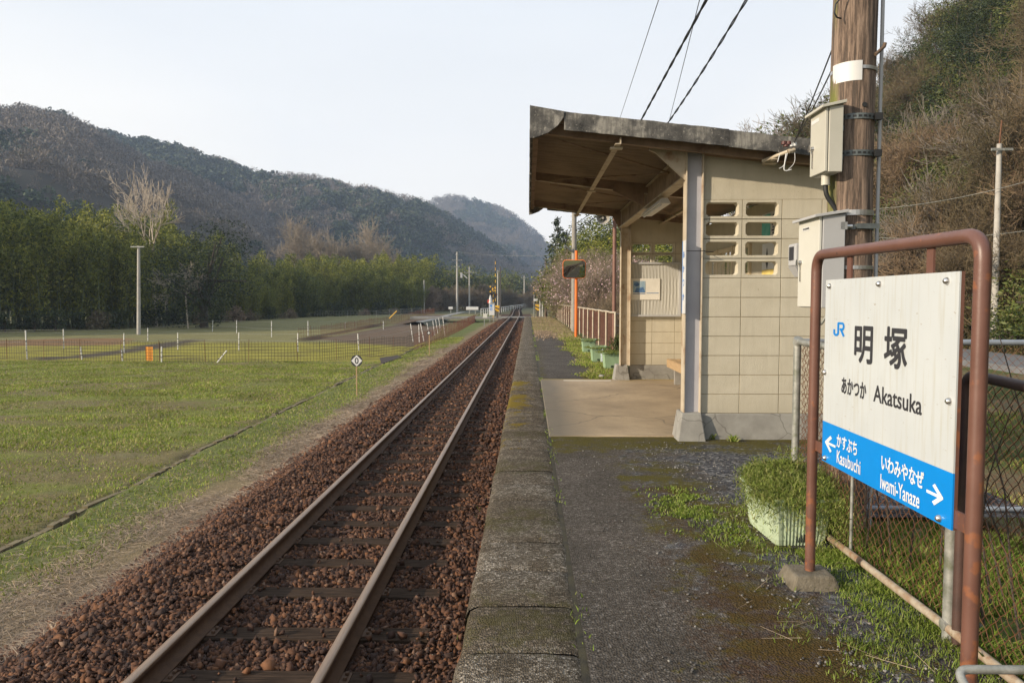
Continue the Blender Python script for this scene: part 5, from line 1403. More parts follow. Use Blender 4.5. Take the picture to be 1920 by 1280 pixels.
mb = MB(); mb.tube([(2.2, 18.9, .75), (3.5, 19.0, .75)], .018, 8).tube([(2.2, 18.9, 1.05), (3.5, 19.0, 1.05)], .018, 8)
for i in range(10): mb.tube([(2.25 + i * .12, 18.9 + i * .01, 0), (2.25 + i * .12, 18.9 + i * .01, 1.05)], .006, 5)
tag(mb.build('side_fence', M['pole_dark'], org=(2.8, 19, 0)), 'short dark fence closing the gap behind the shelter post', 'fence')
# mirror
mrb = P(1080, 632, z=0)
mr = empty('track_mirror', (mrb[0], mrb[1], 0), 'orange post carrying a rectangular convex mirror on the platform', 'mirror')
YM = float(mrb[1]); XM = float(mrb[0])
MB().tube([(XM, YM, -.1), (XM, YM, P(1080, 470, Y=YM)[2])], .055, 16).build('post', M['orange'], mr)
a = P(1056, 488, Y=YM - .1); b = P(1097, 521, Y=YM - .1)
def rrect(x0, x1, z0, z1, r, n=5):
    out = []
    for (cx_, cz_, s0) in ((x1 - r, z1 - r, 0), (x0 + r, z1 - r, 90), (x0 + r, z0 + r, 180), (x1 - r, z0 + r, 270)):
        for i in range(n + 1): out.append((cx_ + r * math.cos(R(s0 + 90 * i / n)), cz_ + r * math.sin(R(s0 + 90 * i / n))))
    return out
MT = Matrix.Translation(((a[0] + b[0]) / 2, YM - .12, (a[2] + b[2]) / 2)) @ Matrix.Rotation(R(-6), 4, 'Z') @ Matrix.Rotation(R(7), 4, 'X')
sh_ = MB(); w2s, h2s = (b[0] - a[0]) / 2 + .02, (a[2] - b[2]) / 2 + .02; sh_.prism(rrect(-w2s, w2s, -h2s, h2s, .13), 'y', -.02, .02); sh_.v = [tuple(MT @ Vector(p)) for p in sh_.v]; sh_.build('back_shell', M['orange'], mr, bevel=.008)
mm, t_, bb_, o_ = newmat('mirror_glass'); bb_.inputs['Base Color'].default_value = (.50, .52, .48, 1); bb_.inputs['Metallic'].default_value = 1; bb_.inputs['Roughness'].default_value = .06
nn = 24; V = []; Fq = []
w2, h2 = (b[0] - a[0]) / 2, (a[2] - b[2]) / 2; cx_, cz_ = (a[0] + b[0]) / 2, (a[2] + b[2]) / 2
rw = rrect(-w2, w2, -h2, h2, .11, 5)
V = [tuple(MT @ Vector((0, -.045, 0)))]
for k in range(1, 9):
    for (p, q_) in rw:
        t = k / 8; rr_ = ((p * t / w2) ** 2 + (q_ * t / h2) ** 2) / 2
        V.append(tuple(MT @ Vector((p * t, -.045 + .022 * rr_, q_ * t))))
nr = len(rw); tri = np.array([(0, 1 + (i + 1) % nr, 1 + i) for i in range(nr)])
qd = np.array([(1 + k * nr + i, 1 + k * nr + (i + 1) % nr, 1 + (k + 1) * nr + (i + 1) % nr, 1 + (k + 1) * nr + i) for k in range(7) for i in range(nr)])
npmesh('mirror_face', V, [tri, qd], mm, mr, smooth=True)
# speaker post
YS = 19.6; XS = float(P(1152, 500, Y=YS)[0])
spk = empty('speaker_post', (XS, YS, 0), 'red brown pipe post with a horn loudspeaker beside the far end of the shelter', 'loudspeaker post')
MB().tube([(XS, YS, -.2), (XS, YS, 4.4)], .05, 14).build('post', simple('brown_post', (0.20, 0.10, 0.07), (0.15, 0.07, 0.05), 6, 0.6), spk)
hc = P(1130, 409, Y=YS - .25)
MB().tube([(XS, YS, P(1150, 425, Y=YS)[2]), (hc[0], YS - .1, hc[2])], .02, 8).build('bracket', M['steel_cream'], spk)
hn = MB(); hn.tube([(hc[0], YS - .02, hc[2]), (hc[0], YS - .1, hc[2]), (hc[0], YS - .22, hc[2]), (hc[0], YS - .34, hc[2]), (hc[0], YS - .35, hc[2])], [.05, .06, .09, .165, .17], 20, cap=False); hn.tube([(hc[0], YS - .13, hc[2]), (hc[0], YS - .3, hc[2])], [.05, .03], 12)
hn.build('horn', M['concrete'], spk)
# ------------------------------------------------------------------ poles and wires
def upole(u, vt, vb, Y, r0, r1, mat, label, arms=(), name='utility_pole', zb_=-1.3, lean=0, extras=None):
    b = P(u, vb, Y=Y); t = P(u + lean, vt, Y=Y)
    e = empty(name, (b[0], Y, zb_), label, 'utility pole')
    MB().tube([(b[0], Y, zb_ - .3), (t[0], Y, t[2])], [r0, r1], 12).build('pole', mat, e)
    for (dv, hw, ins) in arms:
        zt_ = P(u, vt + dv, Y=Y)[2]
        a = MB(); a.box(t[0] - hw, t[0] + hw, Y - r0 - .08, Y - r0, zt_ - .05, zt_ + .05)
        arm = a.build('crossarm', M['galv'], e)
        if ins:
            iM = MB()
            for q in np.linspace(-hw * .9, hw * .9, ins): iM.tube([(t[0] + q, Y - r0 - .04, zt_ + .05), (t[0] + q, Y - r0 - .04, zt_ + .16)], [.03, .05], 8)
            iM.build('insulator', M['white_plain'], arm)
    return e, t
cp = M['concrete_pole']
upole(260, 461, 627, 66, .17, .12, cp, 'pale concrete pole with a small T crossarm standing alone in the left field', [(2, .62, 0)], zb_=-1.7)
upole(795, 525, 583, 150, .16, .12, cp, 'plain pale pole left of the white guardrails', [], zb_=-1.4)
e_, tpA = upole(857, 472, 581, 150, .24, .15, cp, 'tall pale pole with crossarm and transformer bracket near the guardrails', [(16, 1.0, 3), (6, .3, 1), (28, .5, 2)], zb_=-1.4)
q = P(868, 516, Y=150)
MB().tube([(q[0] - .6, 150, q[2] + .4), (q[0] + .2, 149.8, q[2]), (q[0] + .9, 149.6, q[2] - .6)], .09, 8).box(q[0] - .5, q[0] - .1, 149.6, 150, q[2] - .5, q[2] + .5).build('transformer', M['box_grey'], e_)
upole(880, 500, 579, 165, .22, .13, cp, 'second tall pale pole right of the transformer pole', [(11, 1.1, 4)], zb_=-1.4)
upole(933.5, 507, 578, 118, .13, .10, cp, 'pale pole directly behind the left crossing signal', [(2, .25, 0)], zb_=-1.1)
upole(938, 499, 578, 126, .13, .09, M['pole_dark'], 'thin dark pole right behind the crossing cabinet poles', [], zb_=-1.1)
upole(983, 517, 567, 250, .24, .18, cp, 'distant pale pole where the track bends out of sight', [(4, 1.2, 4)], zb_=-1.0)
upole(962, 545, 567, 230, .16, .12, cp, 'small distant grey pole in front of the dark pines', [], zb_=-1.0)
upole(1013, 506, 590, 90, .13, .10, cp, 'pale slender pole behind the right crossing signal', [], zb_=-1.0)
upole(1024, 484, 590, 95, .17, .12, M['pole_dark'], 'dark slim pole rising out of the plum blossom', [(2, .3, 0)], zb_=-1.0)
_, tpB = upole(1076, 330, 640, 34, .13, .10, M['concrete'], 'weathered grey pole behind the orange mirror post', [(35, .5, 2)], zb_=-.6, lean=1)
q = P(1068, 467, Y=33.8)
MB().tube([(q[0] - .25, 33.7, q[2] + .15), (q[0] + .15, 33.9, q[2] - .12)], .045, 8).build('arm_lamp', M['galv'], _)
# right garden pole
b = P(1862, 655, z=-.6); YR2 = 31.0
e_, tpC = upole(1863, 270, 655, YR2, .15, .095, cp, 'tall white pole with a thin rod on top against the wooded hillside', [(12, .42, 0)], zb_=-.6, lean=11)
MB().tube([(tpC[0], YR2, tpC[2]), (tpC[0] + .06, YR2, P(1877, 226, Y=YR2)[2])], .03, 6).build('rod', M['rust'], e_)
def wire(pts, r, mat, label, sag=0.0, name='overhead_wire', group=None, twist=0.0):
    a = Vector([float(c) for c in pts[0]]); c = Vector([float(q) for q in pts[1]]); n = 60
    line = []
    for i in range(n + 1):
        t = i / n; p = a.lerp(c, t); p.z -= sag * 4 * t * (1 - t); line.append(p)
    mb = MB()
    if twist:
        n2 = 400
        for ph in (0, PI):
            q = []
            for i in range(n2 + 1):
                t = i / n2; p = a.lerp(c, t); p.z -= sag * 4 * t * (1 - t)
                L = (c - a).length * t; k = 2 * PI * L / 1.1 + ph
                q.append(p + Vector((math.cos(k) * twist, 0, math.sin(k) * twist)))
            mb.tube(q, r, 6)
    else: mb.tube(line, r, 6)
    o = mb.build(name, mat, org=tuple(a)); tag(o, label, 'wire', group); return o
def aim(u0, v0, u1, v1, Y0, Y1):
    """straight wire that passes both photo points, extended beyond the frame"""
    a = P(u0, v0, Y=Y0); b = P(u1, v1, Y=Y1); return a, b
W_ = M['cable']
a, b = aim(1330, -10, 1203, 224, 9.0, 14.5); d_ = np.array(b) - a
wire((a - d_ * .55, b + d_ * .35), .013, W_, 'thickest twisted black cable dropping behind the shelter roof', name='twisted_cable', twist=.008)
a, b = aim(1393, -5, 1248, 230, 8.5, 14.0); d_ = np.array(b) - a
wire((a - d_ * .5, b + d_ * .3), .009, W_, 'thinner twisted cable right of the thick one above the shelter roof', name='twisted_cable', twist=.009, sag=.12)
a, b = aim(1235, 0, 1163, 220, 12, 26); d_ = np.array(b) - a
wire((a - d_ * .3, b + d_ * .5), .007, W_, 'leftmost single thin wire above the shelter roof')
a, b = aim(1313, -5, 1254, 230, 10, 20); d_ = np.array(b) - a
wire((a - d_ * .3, b + d_ * .2), .006, W_, 'thin straight wire crossing behind the two twisted cables')
wire((P(1588, 20, Y=4.9), P(1489, 268, Y=7.1)), .0055, W_, 'upper black wire from the wooden pole down to the roof bracket', sag=.02)
wire((P(1583, 82, Y=4.85), P(1492, 262, Y=7.12)), .0055, W_, 'lower black wire beside the first from the wooden pole to the roof bracket', sag=.02)
lp = MB(); lp.tube([P(1580, -8, Y=4.6), P(1567, 8, Y=4.6), P(1564, 24, Y=4.6), P(1569, 33, Y=4.6), P(1577, 35, Y=4.62)], .005, 6)
o = lp.build('wire_loop', W_, org=tuple(float(c) for c in P(1575, 10, Y=4.6))); tag(o, 'short loop of black wire on the left of the wooden pole top', 'wire')
wire((tpA, P(1120, 473, Y=90)), .02, M['galv'], 'long pale wire crossing in front of the far blue mountain', sag=.6)
wire((P(890, 494, Y=160), P(1120, 494, Y=95)), .018, W_, 'lower faint dark wire under the long pale one across the valley', sag=.4)
for k, (u1, v1, lab) in enumerate(((1109, 396, 'upper black wire leaving the grey pole behind the roof corner'), (1128, 396, 'middle wire sloping from the grey pole towards the speaker'), (1060, 455, 'steep thin wire hanging left below the grey pole top'))):
    a = P(1078, (420, 432, 405)[k], Y=34); b = P(u1, v1, Y=(24, 22, 34)[k]); d_ = np.array(b) - a
    wire((a, b + d_ * (.5 if k < 2 else 0)), .014, W_, lab, sag=.05)
for k, (v0, v1, lab) in enumerate(((392, 330, 'upper thin wire sloping across the wooded hillside'), (445, 427, 'lower thin wire across the hillside above the sign'))):
    wire((P(1640, v0, Y=33), P(1960, v1, Y=30)), .011, M['galv'], lab, sag=.2)
# bracket with loose wires on the fascia
rb = empty('wire_bracket', tuple(float(c) for c in P(1490, 272, Y=7.15)), 'bracket with insulators and loose wire ends on the right of the roof fascia', 'wire bracket')
YB = 7.13
MB().tube([P(1430, 302, Y=7.35), P(1478, 284, Y=YB)], .018, 8).tube([P(1478, 284, Y=YB), P(1490, 280, Y=YB)], .022, 8).build('arm', M['steel_cream'], rb)
iw = MB()
for (u, v) in ((1470, 268), (1474, 272), (1479, 268)): iw.tube([P(u, v - 3, Y=YB - .02), P(u, v + 3, Y=YB - .02)], [.02, .026], 10)
iw.build('insulator', simple('brown_insulator', (0.10, 0.03, 0.02), None, 5, .3), rb)
iw = MB(); 
for (u, v) in ((1484, 272), (1490, 271)): iw.tube([P(u, v - 3, Y=YB - .02), P(u, v + 3, Y=YB - .02)], [.018, .02], 10)
iw.build('insulator', M['white_plain'], rb)
lw = MB(); lw.tube(fillet([P(1477, 285, Y=YB), P(1470, 312, Y=YB), P(1461, 316, Y=YB)], .03), .004, 6).tube(fillet([P(1474, 288, Y=YB), P(1469, 322, Y=YB), P(1484, 318, Y=YB)], .04), .0055, 6).tube(fillet([P(1462, 290, Y=YB), P(1458, 304, Y=YB)], .01), .004, 6).tube(fillet([P(1490, 280, Y=YB), P(1491, 306, Y=YB), P(1478, 318, Y=YB)], .05), .003, 6)
lw.build('loose_wire', M['white_plain'], rb)

# ------------------------------------------------------------------ level crossing
def crossing_signal(u, v, Y, label, zb_=-1.0):
    p = P(u, v, Y=Y); x = float(p[0]); zc = float(p[2])
    e = empty('crossing_signal', (x, Y, zb_), label, 'crossing signal')
    mb = MB(); n = int((zc + .5 - zb_) / .35)
    for i in range(n): mb.tube([(x, Y, zb_ + i * .35), (x, Y, zb_ + (i + 1) * .35)], .06, 10, m=i % 2)
    mb.build('striped_post', [M['yellow'], M['print_dark']], e)
    mb = MB()
    for s_ in (1, -1):
        Mx = Matrix.Translation((x, Y - .09, zc)) @ Matrix.Rotation(R(40) * s_, 4, 'Y')
        for i in range(6): mb.box(-.62 + i * .207, -.62 + (i + 1) * .207, -.012 * s_, .012 * s_ + .015, -.09, .09, m=i % 2, M=Mx)
    mb.build('crossbuck', [M['yellow'], M['print_dark']], e)
    for s_ in (-1, 1):
        mb = MB(); mb.tube([(x + s_ * .36, Y - .10, zc - .72), (x + s_ * .36, Y - .14, zc - .72)], .20, 18).tube([(x + s_ * .36, Y - .14, zc - .72), (x + s_ * .36, Y - .34, zc - .72)], .11, 14, cap=False).tube([(x, Y, zc - .72), (x + s_ * .36, Y - .1, zc - .72)], .03, 8)
        lamp = mb.build('lamp', M['print_dark'], e)
        MB().tube([(x + s_ * .36, Y - .141, zc - .72), (x + s_ * .36, Y - .16, zc - .72)], .09, 14).build('lens', M['red'], lamp)
    return e
crossing_signal(925, 542, 100, 'left crossing signal with yellow and black crossbuck and striped mast')
x_, z_ = float(P(929, 560, Y=103)[0]), float(P(929, 484, Y=103)[2])
mb = MB()
for i in range(14): zq = 1.2 + (z_ - 1.2) * i / 14; mb.tube([(x_, 103, zq), (x_, 103, 1.2 + (z_ - 1.2) * (i + 1) / 14)], .045, 8, m=i % 2)
mb.tube([(x_, 103, -1), (x_, 103, 1.2)], .05, 8, m=1)
tag(mb.build('gate_mast', [M['yellow'], M['print_dark']], org=(x_, 103, -1)), 'tall yellow and black striped raised barrier beside the left signal', 'barrier')
crossing_signal(1007, 545, 97, 'right crossing signal with yellow crossbuck beside the platform end')
def gatebox(u, v, Y, label, name='gate_machine'):
    p = P(u, v, Y=Y); x, z = float(p[0]), float(p[2])
    e = empty(name, (x, Y, -1), label, 'barrier machine')
    MB().box(x - .28, x + .28, Y - .2, Y + .2, z - .35, z + .45).build('case', M['yellow'], e, bevel=.03)
    MB().prism([(x - .285, z + .1), (x + .285, z - .15), (x + .285, z + .02), (x - .285, z + .27)], 'y', Y - .204, Y - .201).prism([(x - .285, z - .3), (x, z - .35), (x - .285, z - .1)], 'y', Y - .204, Y - .201).build('stripe', M['print_dark'], e)
    MB().box(x - .12, x + .12, Y - .12, Y + .12, -1, z - .35).build('pedestal', M['pole_dark'], e)
gatebox(932.5, 579, 99, 'black and yellow barrier machine at the left of the crossing')
gatebox(1008, 577, 95, 'yellow barrier machine under the right crossing signal')
p = P(1016, 561, Y=92); e = empty('round_sign', (float(p[0]), 92, -1), 'round orange warning disc between the right signal and the dark post', 'sign')
MB().tube([(p[0], 92.02, p[2]), (p[0], 92.06, p[2])], .33, 24).build('disc', M['yellow'], e); MB().tube([(p[0], 92, p[2]), (p[0], 92.019, p[2])], .22, 24).build('lens', M['orange'], e); MB().tube([(p[0] + .05, 92.1, -1), (p[0] + .05, 92.1, p[2] + .2)], .035, 8).build('post', M['galv'], e)
p = P(1023, 590, z=-.1); Yp = 62.
mb = MB(); xq = float(P(1023, 570, Y=Yp)[0]); mb.tube([(xq, Yp, -.9), (xq, Yp, P(1023, 549, Y=Yp)[2])], .085, 12)
tag(mb.build('short_post', M['wood_dark'], org=(xq, Yp, -.9)), 'short dark brown wooden post at the far end of the platform', 'post')
Yp = 61.; xq = float(P(1001.5, 570, Y=Yp)[0]); mb = MB(); mb.tube([(xq, Yp, 0), (xq, Yp, P(1001, 551, Y=Yp)[2])], .035, 8)
e = mb.build('thin_post', M['galv'], org=(xq, Yp, 0)); tag(e, 'thin grey post at the platform end left of the yellow signal', 'post')
mb = MB(); zq = P(1001, 563, Y=Yp)[2]; mb.box(xq - .05, xq + .28, Yp - .04, Yp, zq - .05, zq + .12); mb.build('plate', M['white_plain'], e)
xq = float(P(1017, 570, Y=80)[0]); mb = MB(); mb.tube([(xq, 80, -1), (xq, 80, P(1017, 563, Y=80)[2])], .05, 8)
tag(mb.build('white_post', M['stake_white'], org=(xq, 80, -1)), 'white post between the barrier machine and the dark wooden post', 'post')
# white relay cabinet with blue lettering
Yc = 96.; pa, pb_ = P(917, 591, Y=Yc), P(927, 568, Y=Yc)
cab = empty('relay_cabinet', (float(pa[0]) + .35, Yc, -1.1), 'tall white relay cabinet with blue lettering and a red cap beside the track', 'cabinet')
MB().box(pa[0], pb_[0], Yc, Yc + .7, pa[2], pb_[2]).build('case', M['white_plain'], cab, bevel=.02)
pc = P(918, 560, Y=Yc); MB().tube([(pc[0] + .1, Yc + .1, pb_[2]), (pc[0] + .1, Yc + .1, P(921, 553, Y=Yc)[2])], [.3, .06], 12).build('white_cone', M['white_plain'], cab)
pr_ed = P(914, 566, Y=Yc); MB().box(pa[0] - .2, pa[0] + .25, Yc - .08, Yc - .01, P(918, 568, Y=Yc)[2], P(918, 562, Y=Yc)[2]).build('red_panel', M['red'], cab, bevel=.02)
for i, ch in enumerate('踏切'):
    zc = pb_[2] - .35 - i * .45; text_obj(ch, (pa[0] + .08, pa[0] + .42, zc - .17, zc + .17), M['print_blue'], cab, lambda s, t: (s, Yc - .003, t), 0.03, nrm=(0, -1, 0))
for q in (.05, .55): MB().box(pa[0] + q, pa[0] + q + .07, Yc, Yc + .6, -1.4, pa[2]).build('leg', M['galv'], cab)
pa, pb_ = P(905.5, 596, Y=85), P(913.5, 588, Y=85)
sbx = empty('equipment_box', (float(pa[0]), 85, -1.4), 'small pale grey equipment box low on the bank left of the cabinet', 'box')
MB().box(pa[0], pb_[0], 85, 85.4, pa[2], pb_[2]).build('case', M['box_white'], sbx, bevel=.01)
MB().box(pa[0] + .1, pa[0] + .2, 85.1, 85.3, -1.6, pa[2]).build('leg', M['galv'], sbx)
# white guardrails / boards and the picket rail along the bend
def rail_board(u0, u1, vt, vb, Y, label, legs=2):
    a, b = P(u0, vt, Y=Y), P(u1, vb, Y=Y)
    e = empty('white_guardrail', (float(a[0] + b[0]) / 2, Y, -1.2), label, 'guardrail')
    MB().box(a[0], b[0], Y, Y + .12, b[2], a[2]).build('board', M['white_plain'], e, bevel=.03)
    for k in range(legs):
        x = a[0] + (b[0] - a[0]) * (k + .5) / legs; MB().box(x - .07, x + .07, Y + .121, Y + .25, -1.5, a[2] - .05).build('leg', M['galv'], e)
rail_board(841, 849, 575, 579.5, 140, 'small white board left of the tall transformer pole', 1)
rail_board(874, 897, 575, 581, 130, 'long white guardrail beside the lane at the crossing')
pk = empty('picket_rail', (-9, 130, -1), 'low white rail on short posts following the lane to the bend', 'fence')
pts = [P(902, 579, Y=120), P(925, 577.5, Y=135), P(950, 575, Y=165), P(975, 571.5, Y=210), P(990, 569, Y=250)]
mb = MB(); mb.tube([(p[0], p[1], p[2]) for p in pts], .07, 6); mb.tube([(p[0], p[1], p[2] - .45) for p in pts], .05, 6); mb.build('rail', M['white_plain'], pk)
for k in range(24):
    t = k / 23 * 4; i = min(3, int(t)); p = np.array(pts[i]) * (1 - t + i) + np.array(pts[i + 1]) * (t - i)
    MB().tube([(p[0], p[1], p[2] - 1.1), (p[0], p[1], p[2])], .06, 6).build('post', M['white_plain'], pk)

# ------------------------------------------------------------------ field: marker, stakes, nets
sp0 = P(669, 741, z=-1.55); Y0 = float(sp0[1]); c0 = P(669, 676, Y=Y0)
mk = empty('distance_marker', (float(sp0[0]), Y0, -1.55), 'round black marker with a white diamond reading 0 on a thin wooden stake', 'marker')
MB().box(sp0[0] - .016, sp0[0] + .016, Y0 - .01, Y0 + .012, -1.7, c0[2] + .1).build('stake', M['wood_pale'], mk)
MB().tube([(c0[0], Y0 - .016, c0[2]), (c0[0], Y0 - .012, c0[2])], .18, 40).build('disc', M['print_dark'], mk)
MB().prism([(c0[0] - .172, c0[2]), (c0[0], c0[2] - .172), (c0[0] + .172, c0[2]), (c0[0], c0[2] + .172)], 'y', Y0 - .0185, Y0 - .017).build('diamond', M['white_plain'], mk)
text_obj('0', (c0[0] - .055, c0[0] + .055, c0[2] - .095, c0[2] + .095), M['print_dark'], mk, lambda s, t: (s, Y0 - .0195, t), .03, nrm=(0, -1, 0))
sp0 = P(805, 664, z=-1.5); c1 = P(804, 624, Y=float(sp0[1]))
mk = empty('distance_marker', (float(sp0[0]), float(sp0[1]), -1.5), 'smaller distant round marker on a stake among the rusty net posts', 'marker')
MB().box(sp0[0] - .02, sp0[0] + .02, sp0[1] - .01, sp0[1] + .01, -1.7, c1[2]).build('stake', M['wood_pale'], mk)
MB().tube([(c1[0], sp0[1] - .016, c1[2]), (c1[0], sp0[1] - .012, c1[2])], .10, 24).build('disc', M['print_dark'], mk)
MB().prism([(c1[0] - .07, c1[2]), (c1[0], c1[2] - .07), (c1[0] + .07, c1[2]), (c1[0], c1[2] + .07)], 'y', sp0[1] - .0185, sp0[1] - .017).build('diamond', M['white_plain'], mk)
raw6 = [(115, 430, 122, 558), (285, 425, 287, 510), (362, 503, 370, 560), (546, 512, 552, 565), (558, 443, 558, 530), (665, 420, 665, 475), (727, 503, 727, 572), (800, 440, 800, 515), (958, 385, 956, 435), (1020, 522, 970, 573), (1065, 385, 1065, 440), (1075, 440, 1075, 520), (1222, 388, 1222, 460), (1340, 443, 1340, 525), (1386, 388, 1386, 455), (1553, 393, 1553, 420), (1610, 445, 1615, 518), (1725, 388, 1725, 425)]
ST = [(a / 2.4, 440 + b / 2.4, c / 2.4, 440 + d / 2.4) for a, b, c, d in raw6]
raw4 = [(1185, 262, 1213, 440), (1272, 270, 1278, 445), (1290, 258, 1330, 435), (1358, 253, 1380, 360), (1420, 232, 1443, 375), (1450, 218, 1475, 355), (1482, 205, 1505, 330), (1525, 190, 1553, 392)]
ST += [(560 + a / 5.647, 560 + b / 5.647, 560 + c / 5.647, 560 + d / 5.647) for a, b, c, d in raw4]
tops = {}
for i, (a, b, c, d) in enumerate(ST):
    q = P(c, d, z=-1.68 if i < 18 else -1.6); t = P(a, b, Y=float(q[1]))
    mb = MB(); mb.tube([(q[0], q[1], -1.8), (t[0], q[1], t[2])], .033 if i < 18 else .028, 8)
    if i == 9: lab, gp = 'white stake fallen aslant against the near net', None
    elif i == 0: lab, gp = 'tallest white stake at the left end of the near net', None
    elif i >= 18: lab, gp = 'white stake leaning left in the row beside the railway bank', 'leaning white stakes beside the railway bank'
    elif i in (2, 3, 6): lab, gp = 'short white stake standing at the foot of the near field net', 'short white stakes at the near field net'
    else: lab, gp = 'upright white electric fence stake with wires in the field', 'upright white stakes in the field'
    o = mb.build('fence_stake', M['stake_white'], org=(float(q[0]), float(q[1]), -1.7)); tag(o, lab, 'stake', gp); tops[i] = (t[0], float(q[1]), t[2])
    cl_ = MB()
    for zc in (.3, .62): cl_.tube([(q[0] + (t[0] - q[0]) * zc, q[1] - .01, q[2] + (t[2] - q[2]) * zc - .02), (q[0] + (t[0] - q[0]) * zc, q[1] - .01, q[2] + (t[2] - q[2]) * zc + .02)], .042, 6)
    cl_.build('clip', M['black'], o)
def lines(ids, fr, lab):
    mb = MB()
    for a, b in zip(ids[:-1], ids[1:]):
        for f in fr:
            p = Vector(tops[a]); q = Vector(tops[b]); p.z = -1.7 + (p.z + 1.7) * f; q.z = -1.7 + (q.z + 1.7) * f
            m = (p + q) / 2; m.z -= .04; mb.tube([p, m, q], .006, 4)
    tag(mb.build('fence_wire', M['galv'], org=tops[ids[0]]), lab, 'wire')
tops['L'] = (tops[0][0] - 12, tops[0][1] + 1, tops[0][2] - .25); tops['L2'] = (tops[1][0] - 14, tops[1][1], tops[1][2] + .1)
lines(['L', 0, 4, 7, 11, 13, 16, 18], (.95, .6), 'thin wires strung along the front row of white stakes')
lines(['L2', 1, 5, 8, 10, 12, 14, 17], (.95, .5), 'thin wires strung along the back row of white stakes')
def net(label, pts, h, cell, mat, stake_mat, stake_gap, rw=.006, name='field_net', jitter=0.05):
    """pts world x,y along the ground"""
    e = empty(name, (float(pts[0][0]), float(pts[0][1]), -1.7), label, 'net fence')
    V = []; Fq = []; S = MB()
    def ribbon(p, q, w_, vert=True):
        b = len(V)
        if vert: V.extend([(p[0] - w_, p[1], p[2]), (p[0] + w_, p[1], p[2]), (q[0] + w_, q[1], q[2]), (q[0] - w_, q[1], q[2])])
        else: V.extend([(p[0], p[1], p[2] - w_), (q[0], q[1], q[2] - w_), (q[0], q[1], q[2] + w_), (p[0], p[1], p[2] + w_)])
        Fq.append((b, b + 1, b + 2, b + 3))
    acc = 0
    for a, b in zip(pts[:-1], pts[1:]):
        a = np.array(a, float); b = np.array(b, float); L = np.linalg.norm(b - a); n = max(1, int(L / cell))
        hz = lambda p: float(height(np.array([p[0]]), np.array([p[1]]))[0])
        for i in range(n + 1):
            p = a + (b - a) * i / n; z = hz(p); top = h + .05 * math.sin(i * .31)
            ribbon((p[0], p[1], z), (p[0] + random.uniform(-.02, .02), p[1], z + top), rw)
            if i < n:
                p2 = a + (b - a) * (i + 1) / n; z2 = hz(p2)
                for k in range(int(h / cell) + 1):
                    ribbon((p[0], p[1], z + k * cell), (p2[0], p2[1], z2 + k * cell), rw, False)
            acc += cell
            if acc > stake_gap:
                acc = 0; MB().tube([(p[0], p[1] - .02, z - .1), (p[0] + random.uniform(-jitter, jitter), p[1] - .02, z + h + random.uniform(.0, .15))], .012, 5).build('stake', stake_mat, e)
    npmesh('net', V, np.array(Fq), mat, e)
g6 = lambda u, v: tuple(P(u, v, z=-1.68)[:2])
net('dark square mesh net fence along the near edge of the yellow green field', [g6(-120, 670), g6(0, 672), g6(120, 675), g6(300, 678), g6(460, 679), g6(600, 677), g6(700, 668), g6(776, 659)], 1.02, .155, M['net'], M['rust'], 2.2, .0075)
net('rusty mesh net fence following the railway bank into the distance', [g6(776, 659), g6(800, 650), g6(830, 637), g6(860, 622), g6(892, 604)], 1.0, .2, M['rust_red'], M['rust_red'], 1.2, .006, jitter=.12)
net('farther rusty net fence along the dark ditch in the middle field', [g6(560, 637), g6(602, 634), g6(650, 624), g6(700, 613), g6(780, 600), g6(815, 594)], 1.0, .28, M['rust_red'], M['rust_red'], 1.6, .008)
net('farthest faint net fence in front of the bamboo', [g6(590, 598), g6(700, 599), g6(790, 592)], 1.0, .5, M['galv'], M['stake_white'], 6, .012)
a, b = P(273, 650, Y=37.2), P(287, 676, Y=37.2)
mb = MB(); n = 8; vs_ = []
for i in range(n + 1):
    x = a[0] + (b[0] - a[0]) * i / n; dy = .02 * math.sin(i * 1.3)
    vs_ += [(x, 37.2 + dy, b[2] + .01 * math.sin(i)), (x, 37.2 + dy * .5, a[2]), (x, 37.215 + dy, b[2] + .01 * math.sin(i)), (x, 37.215 + dy * .5, a[2])]
mb.add(vs_, [(4 * i, 4 * i + 4, 4 * i + 5, 4 * i + 1) for i in range(n)] + [(4 * i + 2, 4 * i + 3, 4 * i + 7, 4 * i + 6) for i in range(n)], sm=True)
tag(mb.build('orange_sheet', simple('orange_cloth', (0.75, 0.30, 0.03), (0.62, 0.24, 0.03), 5, .8), org=(float(a[0]), 37.2, -1.7)), 'bright orange sheet hanging on the near field net', 'sheet')
a, b = P(730, 597, Y=75), P(744, 583, Y=75)
mb = MB(); mb.tube([(a[0], 75, a[2]), (b[0], 75, b[2])], .05, 8); tag(mb.build('yellow_pole', M['yellow'], org=tuple(float(c) for c in a)), 'thin yellow pole leaning over the far net fence', 'pole')
